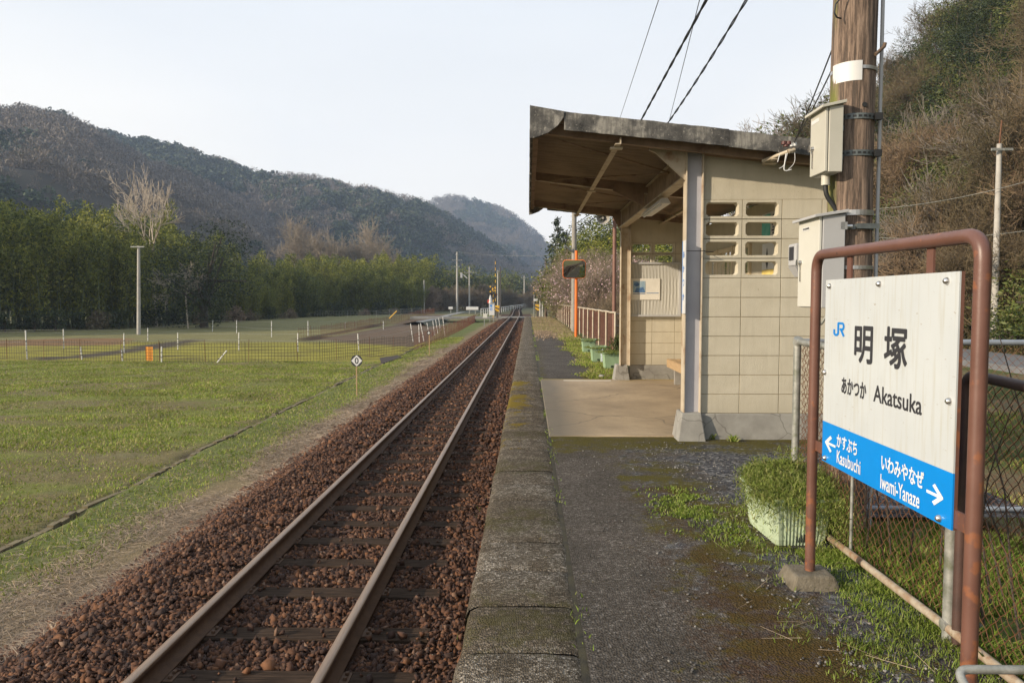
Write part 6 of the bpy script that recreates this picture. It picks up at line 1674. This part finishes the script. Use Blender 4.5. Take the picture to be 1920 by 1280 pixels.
# pit and ditch stones
pp = [P(u, v, z=-1.66) for u, v in ((712, 672), (745, 667), (754, 671), (716, 683))]
mb = MB(); mb.add([(p[0], p[1], -1.655) for p in pp] + [(p[0], p[1], -2.3) for p in pp], [(0, 1, 2, 3)])
M['pit'] = simple('dark_earth', (0.045, 0.028, 0.02), (0.02, 0.014, 0.01), 6, .9, .5, 20)
mb = MB(); mb.prism([(p[0], p[1]) for p in pp], 'z', -1.70, -1.62)  # flat dark slab laid where the pit opens
tag(mb.build('ditch_pit', M['pit']), kind='structure')
V = []; dpos = []; 
yy_ = np.concatenate([np.arange(7, 20, .22), np.arange(20, 60, .6)])
mb = MB()
for y0, y1 in zip(yy_[:-1], yy_[1:]):
    wob = lambda q: float(DITX(q)) + .05 * math.sin(q * 1.1) + .03 * math.sin(q * 2.7 + 1)
    x0, x1 = wob(y0), wob(y1); w_ = .045
    j = random.uniform(-.012, .012); z = -1.635 + random.uniform(-.035, .012)
    mb.add([(x0 - w_ + j, y0, z - .12), (x0 + w_ + j, y0, z - .12), (x1 + w_ + j, y1 - .02, z - .12), (x1 - w_ + j, y1 - .02, z - .12), (x0 - w_ + j, y0, z), (x0 + w_ + j, y0, z), (x1 + w_ + j, y1 - .02, z), (x1 - w_ + j, y1 - .02, z)], [(0, 3, 2, 1), (4, 5, 6, 7), (0, 1, 5, 4), (1, 2, 6, 5), (2, 3, 7, 6), (3, 0, 4, 7)])
tag(mb.build('ditch_kerb', simple('mossy_kerb', (0.19, 0.155, 0.085), (0.10, 0.075, 0.04), 8, .95, .5, 40)), kind='structure')
# ------------------------------------------------------------------ vegetation builders
def leafquads(pos, size, rg, aspect=.4, droop=0.0):
    n = len(pos); d = rg.normal(size=(n, 3)); d[:, 2] = d[:, 2] * .6 - droop; d /= np.linalg.norm(d, axis=1)[:, None]
    u = np.cross(d, rg.normal(size=(n, 3))); u /= np.linalg.norm(u, axis=1)[:, None]
    s_ = size[:, None]
    return np.stack([pos - d * s_ * .5, pos + u * s_ * aspect * .5, pos + d * s_ * .5, pos - u * s_ * aspect * .5], 1)
def qmesh(name, quads, mat, parent=None, **kw):
    n = len(quads); return npmesh(name, quads.reshape(-1, 3), np.arange(n * 4).reshape(n, 4), mat, parent, **kw)
def segmesh(name, segs, mat, parent, k=4):
    S = np.array(segs); p0, p1, r0, r1 = S[:, 0:3], S[:, 3:6], S[:, 6], S[:, 7]
    d = p1 - p0; d /= np.maximum(np.linalg.norm(d, axis=1), 1e-6)[:, None]
    a = np.where(np.abs(d[:, 2:3]) > .9, np.array([[1., 0, 0]]), np.array([[0, 0, 1.]]))
    u = np.cross(d, a); u /= np.linalg.norm(u, axis=1)[:, None]; w_ = np.cross(d, u); n = len(S); V = []
    for i in range(k):
        an = 2 * PI * i / k; V.append(p0 + (u * math.cos(an) + w_ * math.sin(an)) * r0[:, None])
    for i in range(k):
        an = 2 * PI * i / k; V.append(p1 + (u * math.cos(an) + w_ * math.sin(an)) * r1[:, None])
    V = np.stack(V, 1); b = (np.arange(n) * 2 * k)[:, None]
    F_ = np.concatenate([b + np.array([[i, (i + 1) % k, k + (i + 1) % k, k + i]]) for i in range(k)], 0)
    return npmesh(name, V.reshape(-1, 3), F_, mat, parent, smooth=True)
def grow(rg, p, d, L, r, depth, out, nch=3, spread=.6, upb=.15, rmin=.006, shrink=.66):
    d = d / np.linalg.norm(d); n = 3; pts = [p]
    for i in range(n):
        d = d + rg.normal(size=3) * .13 + np.array([0, 0, upb * .35]); d /= np.linalg.norm(d)
        q = pts[-1] + d * L / n; ra = max(rmin, r * (1 - i / n * .45)); rb_ = max(rmin * .7, r * (1 - (i + 1) / n * .45))
        out.append((*pts[-1], *q, ra, rb_)); pts.append(q)
        if depth > 0:
            for _ in range(nch if i == n - 1 else max(1, nch - 1)):
                if i == 0 and rg.random() < .5: continue
                dd = d + rg.normal(size=3) * spread; dd[2] += upb
                grow(rg, q, dd, L * shrink * rg.uniform(.7, 1.15), rb_ * .62, depth - 1, out, nch, spread, upb, rmin, shrink)
HID = []
def bare_tree(name, h, seed, mat, depth=4, spread=.6, upb=.15, trunk=.35, r0=.12, nch=3, label='', group=None, cat='tree', rmin=.008, multi=1, shrink=.66, tmat=None):
    rg = np.random.default_rng(seed); e = empty(name, (0, 0, 0), label, cat, group)
    tw = []; tr_ = []
    for m_ in range(multi):
        p = np.array([rg.uniform(-.3, .3) * (multi > 1), rg.uniform(-.3, .3) * (multi > 1), -.3]); top = p + np.array([rg.uniform(-.05, .05) * h, rg.uniform(-.05, .05) * h, h * trunk + .3])
        tr_.append((*p, *top, r0, r0 * .75))
        for _ in range(4 if multi == 1 else 2):
            grow(rg, top, np.array([rg.normal() * spread, rg.normal() * spread, 1.0]), h * (1 - trunk) * .46, r0 * .6, depth, tw, nch, spread, upb, rmin, shrink)
    zt_ = max(max(s_[2], s_[5]) for s_ in tw)
    segmesh('trunk', tr_, tmat or mat, e, 7); segmesh('crown', tw, mat, e, 3)
    return e
def leafy(name, rg, lobes, n, size, mat, e, aspect=.4, droop=0., shell=.75):
    """lobes: (x,y,z,rx,ry,rz)"""
    Lb = np.array(lobes); w_ = (Lb[:, 3] * Lb[:, 4]); idx_ = rg.choice(len(Lb), n, p=w_ / w_.sum())
    d = rg.normal(size=(n, 3)); d /= np.linalg.norm(d, axis=1)[:, None]; rad = rg.uniform(shell ** 3, 1.08, n) ** (1 / 3)
    fz = 1 + .22 * np.sin(d[:, 0] * 7 + idx_) * np.cos(d[:, 1] * 6 + idx_ * 2)
    pos = Lb[idx_, :3] + d * Lb[idx_, 3:6] * (rad * fz)[:, None]
    return qmesh(name, leafquads(pos, size * rg.uniform(.5, 1.4, n), rg, aspect, droop), mat, e)
def broadleaf(name, h, w_, seed, mat, label, n=3800, size=.32, group=None, nl=16, low=.12):
    rg = np.random.default_rng(seed); e = empty(name, (0, 0, 0), label, 'tree', group); lobes = []
    for i in range(nl):
        t = rg.random(); z = h * (low + (.93 - low) * t); rr_ = w_ * math.sin(PI * min(1, .25 + .62 * t)) * .62; a = rg.uniform(0, 2 * PI)
        s_ = w_ * rg.uniform(.26, .46); lobes.append((math.cos(a) * rr_ * rg.uniform(.3, 1), math.sin(a) * rr_ * rg.uniform(.3, 1), z, s_, s_, s_ * .7))
    leafy('crown', rg, lobes, n, size, mat, e)
    tr_ = [(0, 0, -.5, .1, 0, h * .5, w_ * .06, w_ * .04)] + [(.1, 0, h * rg.uniform(.15, .5), l[0], l[1], l[2], w_ * .025, w_ * .01) for l in lobes]
    segmesh('trunk', tr_, M['bark_dark'], e, 6); return e
def bamboo(h, seed, label, group):
    rg = np.random.default_rng(seed); e = empty('bamboo_clump', (0, 0, 0), label, 'bamboo', group); quads = []; seg = []
    for i in range(17):
        bx0, by0 = rg.uniform(-2.6, 2.6, 2); hh = h * rg.uniform(.55, 1.06); a = rg.uniform(0, 2 * PI); ln = rg.uniform(.10, .26) * hh
        prev = np.array([bx0, by0, -.4]); K = 9
        for k in range(1, K + 1):
            t = k / K; p = np.array([bx0 + math.cos(a) * ln * t ** 2.6, by0 + math.sin(a) * ln * t ** 2.6, hh * (t - .16 * t ** 4)]); seg.append((*prev, *p, .05 * (1.15 - t), .05 * (1.05 - t) + .004))
            prev = p
            if t > .2:
                m_ = int(40 + 60 * t); rad = 1.15 * (.45 + .65 * min(1, t * 1.5)) * math.sqrt(max(.12, 1 - max(0, (t - .72) / .32) ** 2))
                dq = rg.normal(size=(m_, 3)); dq /= np.linalg.norm(dq, axis=1)[:, None]
                q = dq * np.array([rad, rad, .75]) * rg.uniform(.55, 1.05, (m_, 1)) + p; q[:, 2] -= np.hypot(q[:, 0] - p[0], q[:, 1] - p[1]) ** 2 * .28
                quads.append(leafquads(q, rg.uniform(.20, .46, m_), rg, .32, .75))
    qmesh('foliage', np.concatenate(quads), M['leaf_bamboo'], e); segmesh('culms', seg, M['culm'], e, 4); return e
def place(proto_list, x, y, z, s_, rz=None, used={}, label=None):
    pr_ = proto_list[random.randrange(len(proto_list))]
    if id(pr_) not in used: used[id(pr_)] = 1; o = pr_; o.location = (float(x), float(y), float(z)); o.scale = (s_, s_, s_) if not isinstance(s_, tuple) else s_; o.rotation_euler = (0, 0, random.uniform(0, 6.28) if rz is None else rz)
    else: o = copy_tree(pr_, (x, y, z), random.uniform(0, 6.28) if rz is None else rz, s_)
    if label: o['label'] = label
    return o
# bamboo belt along the far side of the field
GB = 'bamboo clumps along the far edge of the field'
bam = [bamboo(12, 100 + i, 'tall feathery green bamboo clump in the dense grove behind the field', GB) for i in range(5)]
vb_ = np.interp
TOPu = [-160, 0, 60, 130, 200, 260, 330, 352, 400, 440, 480, 520, 560, 600, 640, 700, 750, 790]
TOPv = [345, 352, 350, 360, 375, 366, 385, 420, 432, 462, 474, 478, 462, 468, 458, 452, 470, 486]
YBu = [-160, 0, 260, 400, 600, 700, 790]; YBv = [68, 74, 84, 104, 128, 140, 150]
HIDX = 0
for row in range(4):
    u = -150 + row * 9
    while u < 790:
        Y = float(np.interp(u, YBu, YBv)) + row * 5.5 + random.uniform(-1.5, 1.5); x = P(u, 600, Y=Y)[0]
        vt = float(np.interp(u, TOPu, TOPv)) + (3 - row) * 14 + random.uniform(-16, 20)
        zt_ = P(u, vt, Y=Y)[2]; s_ = (zt_ + 1.6) / 11.6
        place(bam, x, Y, -1.6, (s_ * random.uniform(.85, 1.1), s_, s_)); u += 1400 / Y * 3.6 * s_ * random.uniform(.8, 1.2)
# undergrowth at the foot of the grove
ug = [broadleaf('shrub', 3.0, 2.6, 300 + i, M[('leaf_ever', 'thicket')[i % 2]], 'low dark tangled shrub at the foot of the bamboo grove', 1500, .30, 'shrubs at the foot of the grove', 9, .08) for i in range(2)]
u = -150
while u < 800:
    Y = float(np.interp(u, YBu, YBv)) - 4 + random.uniform(-1, 1); x = P(u, 600, Y=Y)[0]
    place(ug, x, Y, -1.7, random.uniform(.55, 1.0)); u += 1400 / Y * 2.4 * random.uniform(.8, 1.3)
# brown thicket and green trees right part of the valley
mv = [bare_tree('bare_thicket', 6, 400 + i, M['thicket'], 4, .85, .1, .12, .09, 3, 'bare brown thicket beyond the lane near the crossing', 'bare brown thickets beyond the crossing', 'thicket', rmin=.02, multi=3) for i in range(2)]
gv = [broadleaf('distant_tree', 10, 7, 410 + i, M[('leaf_ever', 'leaf_hill', 'leaf_bamboo')[i]], 'green tree in the valley woods beyond the crossing', 2600, .55, 'green trees beyond the crossing') for i in range(3)]
for (u, Y, vt, kind) in [(770, 160, 545, 0), (785, 168, 540, 0), (800, 165, 530, 0), (815, 172, 540, 0), (830, 176, 540, 0), (845, 176, 545, 0), (862, 180, 530, 0), (875, 185, 535, 0), (890, 185, 540, 0), (905, 190, 530, 0), (918, 200, 528, 0), (950, 210, 538, 0), (1000, 230, 540, 0), (1015, 200, 545, 0),
                         (780, 190, 492, 2), (800, 196, 488, 2), (822, 200, 495, 1), (840, 205, 498, 1), (858, 210, 505, 2), (875, 215, 510, 0), (888, 220, 500, 1), (902, 225, 508, 1), (915, 230, 512, 1), (930, 240, 515, 2), (948, 255, 505, 1), (965, 265, 516, 0), (978, 275, 525, 0), (992, 285, 532, 1), (1006, 300, 535, 0), (1020, 300, 520, 1), (1035, 260, 515, 1), (1050, 240, 505, 1), (965, 300, 512, 1), (985, 320, 525, 0), (1000, 330, 530, 2), (1012, 270, 528, 0), (940, 290, 512, 1),
                         (1022, 160, 540, 1), (1034, 150, 530, 1), (1045, 140, 520, 1), (1008, 340, 538, 1), (996, 250, 545, 0), (975, 240, 548, 0), (955, 235, 546, 0)]:
    p = P(u, vt, Y=Y)
    if kind == 0 and vt >= 528: place(mv, p[0], Y, -1.2, (p[2] + 1.2) / 6 * 1.0)
    else: place([gv[kind]], p[0], Y, -1.2, (p[2] + 1.2) / 10.0)
# round bare crowns above the grove
rbt = [bare_tree('bare_tree', 15, 430 + i, M['bark_mid'], 4, .62, .12, .3, .28, 3, 'large round bare tree crown rising above the bamboo', None, rmin=.03, shrink=.7) for i in range(2)]
for k, (u, Y, vt, lab) in enumerate(((572, 172, 428, 'left one of two rounded bare tree crowns above the bamboo grove'), (690, 180, 432, 'right bare tree crown above the bamboo grove with a reddish top'))):
    p = P(u, vt, Y=Y); o = rbt[k]; o.location = (float(p[0]), Y, -1.5); s_ = float(p[2] + 1.5) / 14.5; o.scale = (s_ * .8, s_ * .8, s_); o['label'] = lab
# pale bare tree standing out of the bamboo
o = bare_tree('bare_tree', 15, 455, M['bark_pale'], 4, .46, .20, .46, .24, 2, 'pale leafless tree with upswept branches standing out of the bamboo', rmin=.03, shrink=.72)
Yt_ = 86.; p = P(284, 305, Y=Yt_); o.location = (float(p[0]), Yt_, -1.6); s_ = float(p[2] + 1.6) / 17; o.scale = (s_ * .9, s_ * .9, s_)
o = bare_tree('bare_tree', 9, 456, M['bark_pale'], 3, .75, .0, .5, .10, 3, 'small pale bare tree with drooping branches in front of the dark bamboo', rmin=.016, shrink=.7)
Yt_ = 80.; p = P(350, 490, Y=Yt_); o.location = (float(p[0]), Yt_, -1.6); s_ = float(p[2] + 1.6) / 9.; o.scale = (s_ * 1.1, s_, s_)
# dark evergreen next to the pale tree
o = broadleaf('evergreen_tree', 10, 7, 471, M['leaf_ever'], 'dark rounded evergreen standing right of the pale bare tree', 9000, .26); p = P(378, 418, Y=82.); o.location = (float(p[0]), 82, -1.6); s_ = float(p[2] + 1.6) / 10; o.scale = (s_, s_, s_)
# ------------------------------------------------------------------ trees at the right of the track
def cedar(h, seed, label):
    rg = np.random.default_rng(seed); e = empty('cedar_tree', (0, 0, 0), label, 'tree'); quads = []; seg = [(0, 0, -.5, 0, 0, h * .98, .16, .02)]
    for i in range(60):
        t = rg.uniform(.18, 1); z = h * t; L = (1 - t) * h * .24 + .25; a = rg.uniform(0, 2 * PI)
        tip = np.array([math.cos(a) * L, math.sin(a) * L, z - L * .25 + .2]); seg.append((0, 0, z, *tip, .03, .01)); m_ = 34
        tt = rg.uniform(.25, 1.05, m_)[:, None]; q = np.array([0, 0, z]) * (1 - tt) + tip * tt + rg.normal(size=(m_, 3)) * .16
        quads.append(leafquads(q, rg.uniform(.18, .4, m_), rg, .4, .2))
    qmesh('crown', np.concatenate(quads), M['leaf_cedar'], e); segmesh('trunk', seg, M['bark_dark'], e, 5); return e
for k, (u, Y, vt, h, lab) in enumerate(((1045, 66, 410, 11, 'pointed dark cedar rising behind the mirror'), (1063, 70, 440, 9, 'lower dark cedar directly right of the pointed cedar'), (1180, 80, 392, 13, 'dark conifer behind the speaker post'))):
    p = P(u, vt, Y=Y); o = cedar(h, 500 + k, lab); o.location = (float(p[0]), Y, -.5); s_ = float(p[2] + .5) / h; o.scale = (s_, s_, s_)
rt = [broadleaf('bushy_tree', 8, 5.6, 520 + i, M[('leaf_bamboo', 'leaf_hill')[i]], 'bushy green tree behind the plum blossom', 7500, .23, 'bushy green trees behind the plum trees') for i in range(2)]
for (u, Y, vt) in ((1030, 62, 500), (1040, 58, 478), (1052, 60, 470), (1066, 56, 458), (1085, 58, 440), (1100, 56, 428), (1118, 60, 420), (1135, 54, 425), (1150, 58, 412), (1165, 52, 420), (1185, 56, 415), (1205, 50, 425), (1225, 54, 420), (1250, 48, 430), (1275, 50, 430), (1300, 46, 420), (1030, 56, 530), (1095, 50, 470), (1125, 48, 465), (1160, 46, 470), (1190, 44, 470), (1220, 44, 465), (1250, 42, 470), (1045, 75, 470)):
    p = P(u, vt, Y=Y); z0 = float(height(np.array([p[0]]), np.array([float(Y)]))[0]); s_ = max(.45, (p[2] - z0) / 8.); place(rt, max(p[0], (1034 - 990) / 1400 * Y + 3.3 * s_), Y, z0 - .3, s_)
# plum trees in blossom
def plum(seed, label):
    rg = np.random.default_rng(seed); e = bare_tree('plum_tree', 3.6, seed, M['twig'], 4, .55, .22, .10, .05, 3, label, 'plum trees in blossom beyond the platform fence', 'plum tree', rmin=.0055, multi=4, shrink=.72)
    cr = [c for c in e.children if c.name.startswith('crown')][0]; co = np.array([v.co[:] for v in cr.data.vertices]); co = co[co[:, 2] > 1.5]
    pick = co[rg.integers(0, len(co), 2600)] + rg.normal(size=(2600, 3)) * .04
    qmesh('blossom', leafquads(pick, rg.uniform(.05, .11, 2600), rg, .9), M['blossom'], e); return e
pls = [plum(600 + i, 'plum tree with thin brown twigs and pink blossom beside the platform fence') for i in range(3)]
for (u, Y, vt) in ((1045, 84, 515), (1055, 76, 506), (1066, 68, 505), (1080, 61, 503), (1092, 57, 494), (1106, 53, 489), (1120, 50, 488), (1134, 47, 490), (1148, 44, 496), (1164, 41, 505), (1185, 38, 505), (1112, 46, 500), (1128, 42, 500), (1145, 38, 512), (1098, 50, 505), (1205, 38, 500)):
    p = P(u, vt, Y=Y); z0 = -.5; s_ = (p[2] - z0) / 3.7; place(pls, max(p[0], 2.3 + 1.15 * s_), Y, z0, s_)
# roadside scrub between the fence and the plum trees
bs = [bare_tree('bare_thicket', 2.2, 640 + i, M['thicket'], 4, .8, .12, .1, .03, 3, 'brown leafless shrub behind the rusty platform fence', 'brown shrubs behind the platform fence', 'shrub', rmin=.005, multi=4) for i in range(2)]
for i in range(20): place(bs, random.uniform(3.5, 4.3), 26 + i * 2.0, -.4, random.uniform(.7, 1.0))
# ------------------------------------------------------------------ wooded hillside on the right
GH1, GH2, GH3 = 'bare trees on the steep hillside', 'evergreens on the steep hillside', 'undergrowth on the hillside'
hb = [bare_tree('hillside_bare_tree', 7, 700 + i, M['hill_twig'], 4, .75, .14, .16, .09, 3, 'leafless brown tree on the steep wooded hillside', GH1, rmin=.012, multi=2, shrink=.7) for i in range(4)]
hb.append(bare_tree('hillside_bare_tree', 8, 709, M['bark_grey'], 3, .6, .16, .3, .11, 3, 'leafless brown tree on the steep wooded hillside', GH1, rmin=.02, multi=2, shrink=.74))
hg = [broadleaf('hillside_evergreen', 6, 5, 720 + i, M[('leaf_hill', 'leaf_ever')[i % 2]], 'dark leafy evergreen on the steep wooded hillside', 6500, .21, GH2, 14, .05) for i in range(3)]
hl = [broadleaf('hillside_shrub', 2.2, 2.6, 740 + i, M[('leaf_hill', 'thicket')[i % 2]], 'low shrub covering the foot of the hillside', 1400, .20, GH3, 9, .05) for i in range(2)]
rgh = np.random.default_rng(55); cnt = 0
pts = []
for i in range(9000):
    y_ = rgh.uniform(14, 100); s_ = rgh.uniform(0, 34); x_ = float(foot_x(y_)) + s_
    if x_ > .98 * y_ + 4 or x_ < .30 * y_: continue
    if any((x_ - a) ** 2 + (y_ - b) ** 2 < (1.9 if s_ < 12 else 2.6) ** 2 for a, b in pts[-400:]): continue
    pts.append((x_, y_))
    if len(pts) > 330: break
for (x_, y_) in pts:
    s_ = x_ - float(foot_x(y_)); z0 = float(height(np.array([x_]), np.array([y_]))[0]) - .25
    nv = float(fbm(np.array([x_ * .13]), np.array([y_ * .13 + s_ * .1]), 3, 9)[0])
    if nv > (.44 if s_ > 7 else .40): place(hg, x_, y_, z0, random.uniform(.5, .95))
    else: place(hb, x_, y_, z0, random.uniform(.6, 1.05))
for (u_, v_, kd, Yq) in ((1468, 232, 1, 78), (1500, 205, 1, 76), (1542, 180, 1, 74), (1528, 215, 0, 70), (1492, 248, 0, 72), (1560, 200, 0, 68), (1575, 170, 1, 66)):
    q = P(u_, v_, Y=Yq); z0 = float(height(np.array([q[0]]), np.array([float(Yq)]))[0]) - .3
    place((hg, hb)[kd], q[0], Yq, z0, max(.5, (q[2] - z0) / (5.8, 7.6)[kd]))
for i in range(70):
    y_ = rgh.uniform(16, 60); x_ = float(foot_x(y_)) + rgh.uniform(-1.5, 9)
    if x_ > .95 * y_ + 3: continue
    place(hl, x_, y_, float(height(np.array([x_]), np.array([y_]))[0]) - .15, random.uniform(.6, 1.2))
# litter and dead grass covering the hillside
n = 90000; y_ = rgh.uniform(14, 95, n); x_ = foot_x(y_) + rgh.uniform(-2, 34, n); k_ = (x_ < .98 * y_ + 3); x_, y_ = x_[k_], y_[k_]
pos = np.stack([x_, y_, height(x_, y_) + .02], -1)
tag(blades('hillside_litter', pos, rgh.uniform(.2, .7, len(x_)), rgh.uniform(.012, .035, len(x_)), blade_mat('hill_litter', [(0.07, 0.075, 0.02), (0.12, 0.09, 0.045), (0.18, 0.13, 0.07), (0.09, 0.10, 0.03)]), rgh, 1.4, org=(30, 45, 5)), 'dead grass and low ground cover between the hillside trees', 'ground cover', kind='stuff')

# ------------------------------------------------------------------ mountains
def mountain(name, us, vs2, Yt, Yf, ntree, seed, zf=-1.0, pb=(0.5,), where=''):
    rg = np.random.default_rng(seed); U = np.linspace(us[0], us[-1], 260); T = np.linspace(0, 1, 70)
    uu, tt = np.meshgrid(U, T)
    def surf(u, t):
        vt = np.interp(u, us, vs2); yt = np.interp(u, us, Yt); yf = np.interp(u, us, Yf)
        Y = yf + (yt - yf) * t
        sc = (562 - vt) / FPX; zt_ = 1.41 + yt * sc * .975
        z = zf + (zt_ - zf) * (t ** .92)
        X = (u - 990) / FPX * Y
        gul = (1 - np.abs(2 * fbm(X * .006 + t * 1.1, t * 1.2 + Y * .0004, 4, seed) - 1)) - .6
        z = z + gul * 74 * (1 - t) ** .7 * np.minimum(1, t * 4) + (fbm(X * .02, Y * .02, 3, seed + 3) - .5) * 14 * (1 - t)
        return X, Y, z
    X, Y, Z = surf(uu, tt)
    # back side falls away behind the crest
    Xb, Yb, Zb = X[-1:] * 1.25, Y[-1:] * 1.25, np.full_like(Z[-1:], zf)
    X = np.concatenate([X, Xb]); Y = np.concatenate([Y, Yb]); Z = np.concatenate([Z, Zb])
    ii = np.arange(X.size).reshape(X.shape); f = np.stack([ii[:-1, :-1], ii[:-1, 1:], ii[1:, 1:], ii[1:, :-1]], -1).reshape(-1, 4)
    o = npmesh(name, np.stack([X, Y, Z], -1).reshape(-1, 3), f, M['mt_soil'], smooth=True); tag(o, kind='structure')
    # forest
    u = rg.uniform(us[0], us[-1], ntree); t = rg.random(ntree) ** .8; t[: ntree // 9] = rg.uniform(.965, 1.0, ntree // 9)
    xw, yw, zw = surf(u, t)
    kind = fbm(xw * .011, zw * .02 + yw * .003, 4, seed + 7); kn = kind + rg.normal(0, .045, ntree)
    grn = kn > pb[0]
    R_ = (2.2 + 5.0 * rg.random(ntree) ** 2.2) * (yw / 650) ** .35
    for nm, mk_, mt, m_, lab in (('bare_forest', ~grn, 'mt_bare', 84, 'bare grey brown broadleaf forest covering the '), ('evergreen_forest', grn, 'mt_green', 84, 'dark evergreen forest patches on the ')):
        c = np.stack([xw, yw, zw], -1)[mk_]; rr_ = R_[mk_]; k = len(c)
        d = rg.normal(size=(k, m_, 3)); d /= np.linalg.norm(d, axis=2)[:, :, None]; d[:, :, 2] = np.abs(d[:, :, 2]) * 1.25 - .25
        pc_ = c[:, None, :] + d * (rr_[:, None, None] * rg.uniform(.6, 1.05, (k, m_, 1))) + np.array([0, 0, 1.0]) * rr_[:, None, None] * .9
        pc_ = pc_.reshape(-1, 3); sz = np.repeat(rr_, m_) * rg.uniform(.25, .6, len(pc_))
        if nm == 'bare_forest': q = leafquads(pc_, sz * .85, rg, .24, -1.1)
        else: q = leafquads(pc_, sz * .85, rg, .75, .1)
        tag(qmesh(nm, q, M[mt], org=tuple(c.mean(0))), lab + where, 'forest', kind='stuff')
def crest(us, vs2, Yt, add): return [v + add * FPX / y for v, y in zip(vs2, Yt)]
us_ = [60, 130, 180, 260, 330, 420, 500, 590, 640, 700, 760, 800, 850, 900, 950, 1000, 1030]
vv_ = [230, 232, 240, 259, 271, 301, 326, 331, 345, 356, 371, 379, 412, 446, 480, 517, 548]
yy1 = [700, 700, 700, 700, 700, 710, 720, 740, 760, 790, 830, 850, 880, 920, 960, 1000, 1030]
mountain('near_mountain', us_, crest(us_, vv_, yy1, 8), yy1, [420, 420, 420, 420, 420, 420, 420, 430, 440, 450, 480, 520, 560, 620, 690, 780, 840], 7600, 11, pb=(.50,), where='long middle ridge')
us_ = [-260, -60, 0, 60, 130, 180, 230, 290, 350, 410, 470, 540, 620, 700]
vv_ = [188, 192, 196, 198, 213, 240, 272, 300, 322, 352, 400, 452, 505, 560]
yy1 = [440, 460, 470, 480, 490, 500, 505, 510, 515, 520, 520, 520, 515, 510]
mountain('spur_hill', us_, crest(us_, vv_, yy1, 8), yy1, [190, 205, 210, 215, 225, 235, 245, 260, 280, 300, 320, 345, 370, 400], 7000, 13, pb=(.47,), where='nearest dark spur at the left')
us_ = [700, 760, 800, 850, 900, 950, 990, 1020, 1040, 1090, 1180]; vv_ = [420, 398, 378, 365, 380, 394, 424, 452, 478, 520, 556]
mountain('far_mountain', us_, crest(us_, vv_, [1500] * 11, 7), [1500] * 11, [1000] * 11, 5000, 12, pb=(.52,), where='farther blue mountain')
# unseen hill added outside the view to keep low sun off the grove
hx_, hy_ = np.meshgrid(np.linspace(-230, -105, 40), np.linspace(-2, 90, 34))
hzv = 55 * np.exp(-((hx_ + 150) / 30) ** 2) * sm(6, 17, hy_) * (1 - sm(58, 78, hy_)) * (.85 + .3 * fbm(hx_ * .05, hy_ * .05, 3, 4)) - 1.8
ii = np.arange(hx_.size).reshape(hx_.shape); f = np.stack([ii[:-1, :-1], ii[:-1, 1:], ii[1:, 1:], ii[1:, :-1]], -1).reshape(-1, 4)
tag(npmesh('hill', np.stack([hx_, hy_, hzv], -1).reshape(-1, 3), f, M['mt_soil'], smooth=True), kind='structure')
# ------------------------------------------------------------------ air
hz = MB().box(-620, 420, -70, 1950, -3.2, 440)
hm = bpy.data.materials.new('valley_haze'); hm.use_nodes = True; ht = hm.node_tree; ht.nodes.clear()
ho = ht.nodes.new('ShaderNodeOutputMaterial'); hv = ht.nodes.new('ShaderNodeVolumePrincipled')
hv.inputs['Color'].default_value = (0.60, 0.75, 1.0, 1); hv.inputs['Density'].default_value = 0.00028; hv.inputs['Anisotropy'].default_value = 0.1
ht.links.new(hv.outputs[0], ho.inputs['Volume'])
if HAZE:
    tag(hz.build('haze', hm), kind='stuff')
